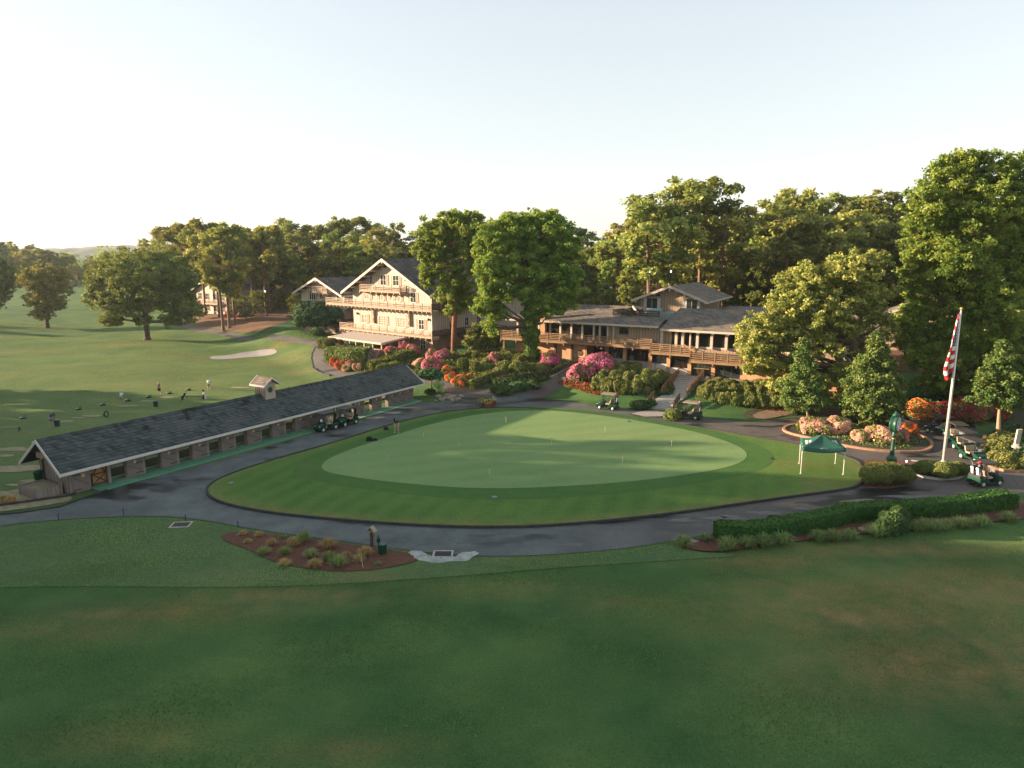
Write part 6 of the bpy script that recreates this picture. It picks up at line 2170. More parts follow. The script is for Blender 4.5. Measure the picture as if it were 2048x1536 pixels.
grate((362, 1051), 1.05, 0.8, 'square drain grate with a concrete rim set in the near lawn', 0.1)
grate((886, 1110), 1.0, 0.75, 'drain grate at the road edge wrapped by a pale erosion cloth', 0.0, 0.06)
rg = np.random.default_rng(5)
mb = MB()
cen = at(886, 1110)
ang = np.linspace(math.pi * 0.93, math.pi * 2.07, 34)
rings = []
for t in ang:
    for j, r_ in enumerate((0.75, 0.95, 1.2, 1.45, 1.62)):
        x, y = cen.x + math.cos(t) * r_ * (1.28 + 0.10 * math.sin(5 * t)), cen.y - 0.06 + math.sin(t) * r_ * (0.66 + 0.06 * math.sin(7 * t + 1))
        rings.append((x, y, hz(x, y) + 0.05 + (0.17 if j in (1, 2, 3) else 0.0) * (0.75 + 0.35 * math.sin(t * 17 + j))))
mb.add(rings, [(i * 5 + j, i * 5 + j + 1, (i + 1) * 5 + j + 1, (i + 1) * 5 + j) for i in range(len(ang) - 1) for j in range(4)])
o = mb.build('erosion_cloth', plain('pale_woven_cloth', (0.40, 0.41, 0.39), (0.22, 0.25, 0.23), 2.5, 0.9, bmp=0.6), None, True)
tag(o, 'crumpled pale erosion cloth laid around the drain grate at the road edge', 'cloth')
# sprinkler covers and small things on the turf
for q, lb, m in (((462, 966), 'small white sprinkler cover on the left end of the apron lawn', M['grey_pot']), ((1543, 917), 'dark sprinkler cover on the apron lawn left of the canopy', M['iron']), ((989, 994), 'pale sprinkler head on the dark collar in front of the green', M['grey_pot']), ((1258, 843), 'dark sprinkler cover on the far apron below the parked cart', M['iron'])):
    o = MB().lathe([(0.20, 0.0), (0.20, 0.03), (0.12, 0.05), (0.0, 0.05)], n=12).build('sprinkler_cover', m, None, False, at(*q, 0.135))
    tag(o, lb, 'sprinkler')
# stone sundial pedestal
P = at(2030, 912)
sdl = thing('stone_marker', 'pale tapered stone marker on a flared base among the shrubs at the far right', 'monument', P)
MB().lathe([(0.30, -0.1), (0.26, 0.5), (0.24, 0.72), (0.42, 0.80), (0.44, 0.88), (0.26, 1.0), (0.22, 1.16)], n=8).build('pedestal', M['stone'], sdl)
mb = MB(); mb.add([(-0.20, -0.10, 1.16), (0.20, -0.10, 1.16), (0.20, 0.10, 1.16), (-0.20, 0.10, 1.16), (-0.10, -0.09, 2.45), (0.30, -0.09, 2.5), (0.30, 0.09, 2.5), (-0.10, 0.09, 2.45)], [(0, 3, 2, 1), (4, 5, 6, 7), (0, 1, 5, 4), (1, 2, 6, 5), (2, 3, 7, 6), (3, 0, 4, 7)])
mb.build('tapered_slab', M['stone'], sdl)
# lit lamps
def glow(name, col, e):
    m, nt, p, L = new_mat(name)
    p.inputs['Emission Color'].default_value = c4(col)
    p.inputs['Emission Strength'].default_value = e
    return m


M['lamp'] = glow("lit_lamp", (0.92, 0.93, 1.0), 1.6)
P = at(1812, 932)
pll = thing('ground_lamp', 'small lit lamp on a short stake beside the round clipped bush', 'lamp', P)
MB().tube([(0, 0, 0), (0, 0, 0.35)], 0.03, 6).build('stake', M['iron'], pll)
MB().lathe([(0.02, 0.33), (0.06, 0.36), (0.075, 0.41), (0.05, 0.47), (0.02, 0.50)], n=10).build('lamp_head', M['lamp'], pll, True)

# rocks by the end of the shelter and in the beds
def rock_mesh(seed):
    rg = np.random.default_rng(seed)
    bm = bmesh.new(); bmesh.ops.create_icosphere(bm, subdivisions=2, radius=1)
    ph = rg.uniform(0, 6, 4)
    for v in bm.verts:
        k = 1 + 0.18 * math.sin(v.co.x * 3 + ph[0]) + 0.15 * math.sin(v.co.y * 4 + ph[1]) + 0.1 * math.sin(v.co.z * 5 + ph[2])
        v.co = Vector((v.co.x * k, v.co.y * k, v.co.z * k * 0.65))
    me = bpy.data.meshes.new('boulder'); bm.to_mesh(me); bm.free(); me.materials.append(M['rock'])
    return me


RK = [rock_mesh(i) for i in range(4)]
rg = np.random.default_rng(3)
for i in range(22):
    q = (872 + 52 * rg.uniform() ** 0.9, 791 + 12 * rg.uniform())
    s_ = rg.uniform(0.16, 0.42)
    o = link('boulder', RK[i % 4], None, at(*q) + Vector((0, 0, s_ * 0.2)))
    o.scale, o.rotation_euler = (s_, s_ * rg.uniform(0.7, 1.2), s_), (0, 0, rg.uniform(0, 6))
    tag(o, 'tan fieldstone in the loose heap at the far end of the range shelter', 'boulder', 'boulders by the far end of the shelter')
for q, s_, lb in (((690, 1112), 0.18, 'small stone among the grass clumps of the mulch bed'), ((1456, 1094), 0.22, 'pale stone in front of the left end of the long hedge'), ((1722, 1062), 0.26, 'tan stone at the foot of the dark bush in the long hedge'), ((1388, 1086), 0.24, 'tan stone beside the left-hand grass clumps of the hedge bed')):
    o = link('boulder', RK[int(q[0]) % 4], None, at(*q) + Vector((0, 0, 0.08)))
    o.scale = (s_, s_, s_)
    tag(o, lb, 'boulder')
# rail fence before the chalet
pts = [at(*q) for q in ((768, 706), (800, 704), (836, 709), (866, 712), (896, 710))]
fn_ = thing('rail_fence', 'low dark rail fence behind the pink azaleas before the chalet', 'fence', pts[0])
for a_, b_ in zip(pts[:-1], pts[1:]):
    r = MB()
    for z in (0.3, 0.6, 0.9):
        r.bar(a_ - pts[0] + Vector((0, 0, z)), b_ - pts[0] + Vector((0, 0, z)), 0.05, 0.14)
    r.build('rails', M['wood_dark'], fn_)
for p in pts:
    MB().cbox(p - pts[0] + Vector((0, 0, 0.5)), 0.13, 0.13, 1.2).build('post', M['wood_dark'], fn_)

# ------------------------------------------------------------------ trees one can tell apart
hero_tree('oak_tree', 'big dark broad-crowned oak standing alone on the fairway beside the cart path', (295, 680),
          [(290, 545, 82, 42), (222, 556, 48, 42), (352, 566, 42, 46), (240, 606, 44, 28), (368, 618, 34, 26), (300, 592, 60, 36), (192, 588, 26, 26), (222, 640, 22, 13), (320, 520, 50, 22), (250, 525, 40, 24), (345, 640, 26, 14), (288, 640, 20, 12)],
          M['leaf_oak'], M['bark'], [(295, 680, 0.62), (292, 645, 0.5), (290, 600, 0.42), (288, 560, 0.3)], 70000, 0.28, 11, 1.0, 0.85)
hero_tree('oak_tree', 'small yellow-green tree with a gappy crown at the left of the fairway', (95, 655),
          [(82, 556, 44, 28), (58, 552, 22, 22), (118, 566, 28, 26), (92, 598, 34, 20), (86, 626, 22, 12), (60, 600, 12, 14), (112, 610, 16, 12)],
          M['leaf_yellow'], M['bark'], [(95, 655, 0.45), (93, 630, 0.36), (90, 590, 0.28), (88, 560, 0.18)], 24000, 0.28, 12, 0.9, 0.62)
hero_tree('oak_tree', 'dark leafy tree cut by the left edge of the photo', (-28, 650),
          [(0, 556, 34, 36), (-30, 550, 40, 48), (4, 592, 14, 12), (-20, 600, 30, 20)], M['leaf_oak'], M['bark'], [(-28, 650, 0.5), (-26, 610, 0.4), (-22, 570, 0.25)], 15000, 0.38, 13, 0.95, 0.8)
hero_tree('tall_tree', 'tall slim tree with a long bare reddish trunk at the right corner of the chalet', (907, 714),
          [(880, 466, 44, 36), (938, 454, 38, 30), (868, 518, 36, 36), (928, 515, 42, 42), (898, 572, 32, 36), (858, 558, 20, 18), (934, 592, 24, 32), (906, 618, 18, 16), (846, 500, 16, 20), (905, 440, 26, 18)],
          M['leaf_bright'], M['bark_red'], [(907, 714, 0.48), (908, 660, 0.42), (911, 600, 0.38), (908, 560, 0.34), (896, 530, 0.24), (880, 500, 0.15)], 46000, 0.22, 14, 0.85, 0.52, z=2.2, limbs=2)
hero_tree('ivy_tree', 'huge bright green tree with a thick ivy-wrapped trunk in front of the clubhouse', (1064, 724),
          [(1000, 478, 46, 40), (1066, 470, 58, 44), (1128, 505, 38, 56), (985, 545, 38, 44), (1058, 555, 58, 48), (1136, 575, 30, 42), (985, 612, 36, 36), (984, 655, 15, 20), (1092, 612, 44, 24), (1104, 440, 26, 18), (960, 500, 16, 26), (1030, 440, 30, 14),
           (1090, 530, 40, 40, 3.5), (1020, 520, 40, 40, 3)],
          M['leaf_bright'], M['bark'], [(1064, 724, 0.55), (1062, 650, 0.5), (1066, 590, 0.45), (1072, 530, 0.35), (1072, 490, 0.2)], 105000, 0.215, 15, 0.95, 0.80, limbs=2,
          ivy=(724, 545, 0.95, 1.15, 9000))
hero_tree('shade_tree', 'enormous fresh green tree towering over the right of the photo behind the flagpole', (1925, 812),
          [(1905, 352, 52, 42), (1985, 345, 48, 36), (1860, 415, 52, 44), (1950, 425, 78, 58), (1842, 492, 42, 42), (1915, 520, 70, 52), (2010, 495, 48, 58), (1880, 590, 66, 46), (1985, 600, 70, 48), (1850, 645, 46, 36), (1950, 665, 66, 40), (2050, 420, 46, 60), (2060, 540, 50, 60),
           (1830, 560, 30, 34), (1870, 470, 40, 30), (2040, 350, 34, 40), (1940, 318, 30, 16), (1900, 715, 54, 34), (1990, 720, 54, 34), (1845, 705, 40, 34), (1870, 765, 44, 26), (1965, 770, 50, 26), (2040, 680, 34, 44), (1815, 640, 24, 34)],
          M['leaf_bright'], M['bark'], [(1925, 812, 0.75), (1925, 740, 0.62), (1926, 640, 0.52), (1932, 560, 0.42), (1930, 480, 0.30), (1928, 400, 0.16)], 150000, 0.20, 16, 0.9, 0.66, limbs=2)
hero_tree('oak_tree', 'sunlit olive-yellow oak spreading in front of the right half of the clubhouse', (1716, 812),
          [(1540, 668, 58, 34), (1512, 698, 38, 28), (1618, 560, 54, 38), (1700, 540, 62, 32), (1640, 618, 62, 38), (1578, 608, 44, 36), (1728, 596, 50, 40), (1556, 726, 36, 22), (1688, 655, 44, 24), (1758, 518, 28, 18), (1762, 650, 30, 34), (1600, 660, 34, 24), (1530, 640, 34, 18), (1500, 735, 18, 14), (1580, 560, 26, 24), (1640, 690, 40, 22), (1600, 715, 30, 16), (1735, 700, 32, 24), (1680, 735, 26, 16), (1490, 690, 18, 16), (1560, 765, 28, 18), (1655, 760, 34, 22), (1690, 790, 24, 16), (1725, 770, 22, 20)],
          M['leaf_yellow'], M['bark'], [(1716, 812, 0.55), (1712, 740, 0.48), (1706, 680, 0.42), (1694, 630, 0.3), (1680, 590, 0.18)], 80000, 0.20, 17, 0.85, 0.62, limbs=2, z=0.5)
hero_tree('conical_tree', 'conical evergreen with a pale bare stem at the left end of the planted island', (1617, 840),
          [(1606, 715, 14, 24), (1606, 745, 26, 24), (1608, 775, 40, 22), (1610, 800, 46, 18), (1605, 690, 7, 16), (1580, 800, 20, 14), (1640, 795, 18, 14), (1586, 765, 14, 18), (1632, 760, 14, 16), (1618, 735, 14, 14)], M['leaf_magnolia'], M['bark_pale'],
          [(1617, 840, 0.14), (1614, 815, 0.12), (1610, 770, 0.10), (1606, 700, 0.05)], 34000, 0.15, 18, 0.65, 0.95)
hero_tree('conical_tree', 'larger conical evergreen behind the salmon azaleas of the planted island', (1748, 856),
          [(1752, 700, 18, 26), (1746, 735, 38, 26), (1745, 770, 50, 26), (1742, 805, 50, 24), (1750, 680, 9, 16), (1765, 830, 30, 18), (1720, 770, 24, 30), (1782, 770, 22, 26), (1735, 845, 14, 12), (1705, 800, 22, 22), (1790, 805, 22, 22), (1728, 735, 18, 20), (1770, 730, 20, 18), (1758, 700, 20, 14)], M['leaf_magnolia'], M['bark_pale'],
          [(1748, 856, 0.18), (1747, 820, 0.15), (1748, 760, 0.12), (1751, 690, 0.05)], 46000, 0.15, 19, 0.65, 0.85)
hero_tree('small_tree', 'dark small tree with several pale stems in the bed at the far right', (1997, 884),
          [(2005, 720, 24, 26), (1985, 760, 34, 28), (2022, 765, 34, 30), (1968, 790, 26, 20), (2030, 800, 30, 20), (2000, 795, 30, 20), (2010, 695, 12, 16), (2045, 740, 20, 26)], M['leaf_magnolia'], M['bark_pale'],
          [(1997, 884, 0.24), (1997, 855, 0.2), (1999, 820, 0.14), (2002, 760, 0.08)], 32000, 0.15, 20, 0.75, 0.6, limbs=2)
hero_tree('shade_tree', 'pale mint-green tree entering the photo at its right edge', (2110, 720),
          [(2046, 535, 32, 36), (2014, 566, 18, 13), (2070, 500, 40, 40), (2090, 570, 50, 40), (2040, 580, 20, 12), (2110, 620, 40, 30)], M['leaf_pale'], M['bark'],
          [(2110, 720, 0.4), (2105, 650, 0.32), (2080, 590, 0.2), (2060, 550, 0.12)], 12000, 0.26, 21, 0.85, 0.6, z=1.5)
hero_tree('spreading_tree', 'low dark blue-green tree with a flat layered crown on the lawn left of the porch', (635, 665),
          [(632, 616, 40, 14), (610, 634, 28, 13), (658, 628, 32, 14), (640, 640, 36, 12), (600, 648, 16, 7), (684, 622, 12, 10), (680, 645, 12, 7)], M['leaf_maple'], M['bark'],
          [(635, 665, 0.22), (634, 650, 0.2), (632, 632, 0.14)], 14000, 0.26, 22, 0.7, 0.9, limbs=2, flat=0.5)
hero_tree('multi_stem_tree', 'small clipped multi-stemmed tree by the rocks at the end of the shelter', (864, 784),
          [(860, 746, 18, 9), (848, 752, 10, 7), (876, 752, 12, 8)], M['leaf_maple'], M['bark_red'],
          [(864, 784, 0.12), (863, 774, 0.09), (862, 760, 0.06)], 5000, 0.17, 23, 0.5, 0.9, limbs=3)
hero_tree('multi_stem_tree', 'thin bluish young tree just right of the clipped multi-stemmed tree', (877, 790),
          [(877, 766, 12, 12), (880, 776, 10, 8)], M['leaf_pale'], M['bark'], [(877, 790, 0.06), (877, 778, 0.05), (877, 764, 0.03)], 700, 0.12, 24, 0.5, 0.5)
hero_tree('large_shrub', 'tall bushy shrub between the reddish trunk and the clubhouse deck', (962, 708),
          [(962, 672, 26, 18), (945, 685, 20, 15), (982, 682, 22, 16), (960, 655, 14, 9), (985, 660, 12, 8)], M['leaf_rhodo'], M['bark'], [(962, 708, 0.2), (962, 695, 0.16), (962, 675, 0.1)], 9000, 0.24, 25, 0.8, 0.9, cat='shrub')
# pines of the straw slope, each by its own trunk
PINES = {}
for kind in ('pine', 'oak'):
    for s_ in range(5 if kind == 'pine' else 4):
        PINES[kind, s_] = wood_tree(kind, 40 + s_ * 3 + (100 if kind == 'oak' else 0))
CAT = {'pine': 'pine tree', 'oak': 'tree'}


def plant(kind, var, P, height, label, group, rz, wide=1.0):
    t = thing('pine_tree' if kind == 'pine' else 'woodland_tree', label, CAT[kind], P, rz, group)
    c, k = PINES[kind, var]
    link('crown', c, t); link('trunk', k, t)
    s_ = height / 20.0
    t.scale = (s_ * wide, s_ * wide, s_)
    return t


def top_of(P, py):
    return on_y(1024, py, P.y).z - P.z


for i, (q, top, lab) in enumerate([((447, 662), 470, 'pine with a pale grey trunk nearest to the path on the straw slope'), ((459, 657), 455, 'reddish pine just behind the pale grey trunk on the straw slope'),
                                   ((412, 630), 462, 'leaning pine in front of the pale guest house'), ((439, 634), 450, 'pine at the right corner of the pale guest house'),
                                   ((533, 632), 456, 'pine beside the lit lamp post on the straw slope'), ((541, 625), 468, 'slim pine at the upper edge of the straw slope near the brown house'),
                                   ((470, 650), 480, 'third pine of the close trio on the straw slope'), ((395, 622), 470, 'dark pine between the big oak and the pale guest house'),
                                   ((604, 606), 478, 'tall straight pine behind the left eave of the chalet wing'), ((374, 625), 450, 'tall pine behind the right edge of the big oak crown'), ((508, 628), 462, 'pine in the middle of the straw slope above the shrubs')]):
    P = at(*q)
    plant('pine', i % 5, P, top_of(P, top), lab, None, i * 1.3, 1.05)
for i, (q, yy, top, lab) in enumerate([((1342, 560), 134, 372, 'tallest pine rising behind the ridge of the upper gable'), ((1300, 560), 130, 404, 'full pine left of the tallest one, behind the upper gable'), ((1400, 560), 140, 366, 'airy pine whose top is the highest of the wood behind the clubhouse'),
                                       ((1572, 600), 128, 430, 'broad sunlit pine right of the upper gable'), ((1632, 600), 130, 438, 'wide flat-topped pine behind the olive-yellow oak'), ((1440, 560), 138, 415, 'dark pine right behind the grey hip of the upper roof')]):
    P = on_y(*q, yy)
    P.z = hz(P.x, P.y)
    plant('pine', (i * 2 + 1) % 5, P, top_of(P, top), lab, None, i * 2.1, 1.25 if i != 2 else 1.1)
for i, (q, yy, zz, lb) in enumerate([((1342, 543), 126, 0, 'lit lamp on a tall pole behind the apex of the upper gable'), ((1300, 543), 126, 0, 'lit lamp on a tall pole left of the apex of the upper gable'), ((530, 583), 172, 0, 'lit lamp post among the pines on the straw slope')]):
    L_ = on_y(*q, yy)
    g0 = hz(L_.x, L_.y)
    t = thing('lamp_post', lb, 'lamp', (L_.x, L_.y, g0))
    MB().tube([(0, 0, -0.2), (0, 0, L_.z - g0)], [0.10, 0.07], 7).build('pole', M['wood_dark'], t)
    MB().lathe([(0.05, -0.16), (0.11, -0.08), (0.12, 0.08), (0.05, 0.2)], (0, 0, L_.z - g0), 10).build('lamp_head', M['lamp'], t, True)

# ------------------------------------------------------------------ the woods behind, tree by tree
SKY = np.array([(-200, 470), (0, 474), (40, 486), (88, 480), (112, 506), (190, 512), (230, 492), (280, 472), (330, 456), (375, 446), (420, 456), (450, 446), (500, 450), (560, 440), (620, 460), (680, 434), (720, 432), (760, 440), (800, 446), (850, 440), (1000, 440),
                (1180, 442), (1230, 448), (1250, 430), (1330, 420), (1450, 416), (1500, 418), (1535, 402), (1580, 388), (1620, 402), (1650, 394), (1700, 400), (1755, 392), (1790, 396), (1850, 405), (2048, 400), (2300, 400)], float)
DEP = np.array([(-200, 330), (120, 330), (200, 300), (330, 215), (600, 190), (850, 176), (1150, 172), (1350, 158), (1500, 152), (1700, 140), (1850, 128), (2300, 124)], float)
rg = np.random.default_rng(99)
ZONES = [(-400, 215, 'far across the fairway at the left'), (215, 420, 'behind the big dark oak'), (420, 600, 'behind the pines of the straw slope'), (600, 840, 'behind the roof of the chalet'), (840, 1170, 'behind the two tall bright trees'),
         (1170, 1330, 'left of the upper gable, behind the clubhouse roof'), (1330, 1530, 'behind the upper gable of the clubhouse'), (1530, 1800, 'behind the olive-yellow oak'), (1800, 3000, 'behind the enormous tree at the right')]
wood = []
for row, (dy, drop, step) in enumerate(((26, 0, 34), (12, 20, 36), (0, 46, 40), (-10, 74, 52))):
    px_ = -150.0
    while px_ < 2230:
        x_ = px_ + rg.uniform(-9, 9)
        px_ += step * (0.62 if x_ < 150 else 1.0) * rg.uniform(0.85, 1.2)
        if row == 3 and (x_ < 330 or 560 < x_ < 700 or x_ > 1650):
            continue
        if row == 2 and 235 < x_ < 330:
            continue
        top = np.interp(x_, SKY[:, 0], SKY[:, 1]) + drop * (0.4 if x_ < 250 else 1) + rg.uniform(-6, 12) + (14 if rg.uniform() < 0.3 else 0)
        y_ = np.interp(x_, DEP[:, 0], DEP[:, 1]) + dy + rg.uniform(-4, 4)
        P = on_y(x_, top, y_)
        g0 = hz(P.x, y_)
        h_ = P.z - g0
        kind = 'pine' if rg.uniform() < (0.5 if row < 2 else 0.32) else 'oak'
        wood.append((x_, P.x, y_, g0, h_, kind, row))
seen_ = {}
for x_, X_, Y_, g0, h_, kind, row in wood:
    zone = next(z for z in ZONES if z[0] <= x_ < z[1])[2]
    nm = ('pine' if kind == 'pine' else 'leafy tree')
    rowt = ('topping the skyline', 'half hidden', 'in the front rank', 'in the front rank')[row]
    var = int(rg.integers(5 if kind == 'pine' else 4))
    plant(kind, var, Vector((X_, Y_, g0)), h_, nm + ' ' + rowt + ' ' + zone, 'trees of the wood ' + zone, rg.uniform(0, 6.28), rg.uniform(0.95, 1.3))
for i, (q, yy, top, kd, wd, lb) in enumerate([((1838, 800), 100, 560, 'oak', 1.3, 'dark leafy tree filling the gap between the olive-yellow oak and the enormous tree'), ((1800, 800), 104, 600, 'oak', 1.2, 'dark leafy tree beside the right end of the clubhouse'), ((1880, 800), 92, 640, 'oak', 1.3, 'low dark leafy tree just left of the enormous trunk'), ((1985, 800), 94, 600, 'oak', 1.4, 'dark leafy tree behind the multi-stemmed tree at the right'),
                                               ((2040, 800), 98, 560, 'oak', 1.4, 'dark leafy tree at the right edge behind the stone marker'), ((2090, 800), 92, 590, 'oak', 1.4, 'leafy tree beyond the right edge of the photo'), ((1940, 800), 108, 560, 'oak', 1.3, 'dark leafy tree behind the trunk of the enormous tree')]):
    P = on_y(*q, yy)
    P.z = hz(P.x, P.y)
    plant(kd, i % 4, P, top_of(P, top), lb, None, i * 1.9, wd)
for i, (q, top, wd, lb) in enumerate([((492, 640), 588, 1.7, 'low leafy tree among the pines in the middle of the straw slope'), ((520, 634), 578, 1.6, 'low leafy tree beside the lit lamp post on the straw slope'), ((470, 634), 598, 1.6, 'low leafy tree hiding the right side of the pale guest house'), ((566, 622), 570, 1.5, 'low leafy tree before the shaded brown house'), ((400, 640), 596, 1.5, 'low leafy tree at the left side of the pale guest house'), ((590, 640), 585, 1.3, 'dark low tree at the left eave of the chalet wing')]):
    P = at(*q)
    plant('oak', i % 4, P, top_of(P, top), lb, None, i * 1.9, wd)
# trees outside the left of the frame, which shade the near lawn
sh = []
for y_ in np.arange(16, 98, 3.6):
    for r_ in range(2):
        x_ = -np.interp(y_, [16, 58, 72, 96], [66, 72, 86, 96]) - r_ * 9 + rg.uniform(-2, 2)
        if r_ and (y_ > 70 or rg.uniform() < 0.4):
            continue
        sh.append((x_, y_ + rg.uniform(-1.5, 1.5), np.interp(y_, [16, 40, 52, 66, 84, 96], [25, 25, 22, 21, 16, 11]) * rg.uniform(0.85, 1.1)))
for x_, y_, h_ in sh:
    kind = 'oak'
    plant(kind, int(rg.integers(4)), Vector((x_, y_, hz(x_, y_))), h_, 'leafy tree of the belt beyond the left edge, shading the near lawn', 'trees of the belt beyond the left edge', rg.uniform(0, 6.28), 1.35)
for x_, y_, h_ in ((-190, 118, 15), (-178, 132, 14), (-205, 150, 16), (-186, 166, 15), (-215, 176, 17), (-172, 146, 11), (-240, 196, 18), (-225, 160, 17), (-165, 122, 10), (-260, 215, 18), (-250, 180, 17)):
    plant('pine', int(rg.integers(5)), Vector((x_, y_, hz(x_, y_))), h_, 'pine scattered beyond the left edge of the fairway', 'pines beyond the left edge of the fairway', rg.uniform(0, 6.28), 1.2)
# the distant wood that reads as one mass, and the undergrowth under the trees
def mass(name, pts, n, size, mat, seed):
    r2 = np.random.default_rng(seed)
    k = r2.integers(0, len(pts), n)
    P = np.array(pts)[k]
    u_ = r2.uniform(-1, 1, (n, 2))
    hgt = r2.uniform(0, 1, n) ** 0.7
    lump = 0.6 + 0.4 * np.sin(P[:, 0] * 0.35 + 2 * np.sin(P[:, 1] * 0.21))
    C = np.stack((P[:, 0] + u_[:, 0] * P[:, 3], P[:, 1] + u_[:, 1] * P[:, 3] * 0.7, P[:, 2] + hgt * P[:, 4] * lump), 1)
    V, F = leaves(C, size, r2, 0.5, 1.5)
    o = link(name, mesh_from(name, V, F, mat, None, np.repeat(np.clip(0.2 + 0.6 * hgt + r2.normal(0, 0.15, n), 0, 1), 4)))
    o['kind'] = 'stuff'


ug_ = []
for x_ in np.arange(200, 2200, 9):
    y_ = np.interp(x_, DEP[:, 0], DEP[:, 1]) + 4
    for d_ in (-2, 8, 20):
        P = on_y(x_, 600, y_ + d_)
        ug_.append((P.x, P.y, hz(P.x, P.y), 3.0, 3.4 + 1.8 * math.sin(x_ * 0.05 + d_)))
mass('undergrowth', ug_, 42000, 0.5, M['leaf_wood'], 4)
fw = []
for x_ in np.arange(-420, 330, 6):
    for yb in (372, 400):
        P = on_y(x_, 560, yb)
        fw.append((P.x, yb, hz(P.x, yb), 5, (13 + 4 * math.sin(x_ * 0.03 + yb)) * (1.0 if x_ < 90 or x_ > 215 else 0.8)))
mass('distant_wood', fw, 26000, 1.0, M['leaf_wood'], 6)

# ------------------------------------------------------------------ shrubs, azaleas, hedges
def pshrub(name, label, cat, q, wpx, hpx, leafm, n, size, group=None, seed=1, depth=1.0, lift=0.0, **kw):
    """q: pixel of the foot; wpx, hpx: width and height in photograph pixels"""
    P = at(*q)
    s_ = (cp * P.y + sp * (CAM_H - P.z)) / FOC
    r_ = wpx / 2 * s_
    return shrub(name, label, cat, P + Vector((0, 0, lift)), r_, r_ * depth, hpx * s_, leafm, n, size, seed, group, rz_=seed * 1.7, **kw)


TOP = [((951, 748), 24, 26, 'clipped round topiary bush, lower right of the pair by the orange azaleas'), ((926, 741), 24, 26, 'clipped round topiary bush, upper left of the pair by the orange azaleas'), ((951, 720), 15, 17, 'small clipped round topiary, right one of the touching pair'),
       ((938, 717), 14, 15, 'small clipped round topiary, left one of the touching pair'), ((908, 722), 19, 19, 'clipped round bush at the foot of the reddish trunk')]
for i, (q, w, h, lb) in enumerate(TOP):
    pshrub('topiary_bush', lb, 'topiary', q, w, h, M['leaf_box'], 1500, 0.17, 'clipped round bushes on the planted slope', i + 1, share='topiary%d' % (i % 2), lump=0.04, tight=0.03, z0=0.45) if False else pshrub('topiary_bush', lb, 'topiary', q, w, h, M['leaf_box'], 1500, 0.17, 'clipped round bushes on the planted slope', i + 1, lump=0.05, tight=0.04, z0=0.45)
AZ = [((670, 731), 16, 15, 'red', 'red azalea at the left end of the row under the porch hedge'), ((684, 737), 22, 15, 'red', 'red azalea second from the left end of the row under the porch hedge'), ((702, 737), 20, 14, 'magenta', 'magenta azalea in the middle of the row under the porch hedge'), ((696, 742), 18, 11, 'salmon', 'salmon azalea low in front of the magenta one under the porch hedge'),
      ((715, 740), 18, 11, 'salmon', 'salmon azalea at the right end of the row under the porch hedge'), ((740, 722), 22, 19, 'lilac', 'lilac azalea at the right end of the boxy porch hedge'), ((758, 718), 20, 16, 'pink', 'pink azalea just right of the lilac one below the porch corner'), ((781, 708), 22, 13, 'pink', 'pink azalea below the right-hand porch corner'),
      ((808, 706), 20, 20, 'magenta', 'magenta azalea in front of the right porch posts'), ((826, 710), 24, 18, 'pink', 'pink azalea left of the dark rail fence gap'), ((843, 735), 26, 16, 'salmon', 'salmon-pink azalea leftmost in the big cluster right of the shelter roof'), ((862, 740), 34, 22, 'pink', 'pink azalea lowest in the big cluster right of the shelter roof'),
      ((866, 720), 26, 18, 'pink', 'rose pink azalea behind the big cluster right of the shelter roof'), ((886, 722), 28, 20, 'magenta', 'magenta azalea beside the reddish trunk'), ((893, 748), 18, 14, 'orange', 'orange azalea at the top of the orange drift'), ((905, 762), 22, 14, 'orange', 'orange azalea at the left of the orange drift'), ((922, 770), 28, 18, 'orange', 'orange azalea in the middle of the orange drift'),
      ((938, 766), 20, 14, 'orange', 'red-orange azalea at the right of the orange drift'), ((884, 757), 14, 10, 'orange', 'small orange azalea nearest to the multi-stemmed tree'), ((988, 728), 26, 20, 'pink', 'pink azalea alone among dark shrubs between the topiary and the ivy trunk'), ((1100, 730), 32, 24, 'magenta', 'magenta azalea between the ivy trunk and the sloping path'),
      ((1155, 762), 32, 30, 'pink', 'round pink azalea beside the bend of the sloping path'), ((1196, 742), 62, 30, 'magenta', 'largest magenta azalea in front of the dark passage'), ((1176, 758), 26, 26, 'pink', 'pink azalea joining the round one and the largest magenta one'),
      ((678, 688), 13, 7, 'pink', 'small pink azalea at the left porch post')]
for i, (q, w, h, f, lb) in enumerate(AZ):
    pshrub('azalea_bush', lb, 'azalea', q, w * 1.12, h * 1.1, M['leaf_rhodo'], 900, 0.20, 'azaleas on the planted slope', i + 3, flowers=M['fl_' + f], fn=2600 if w > 40 else 1400, fsize=0.19)
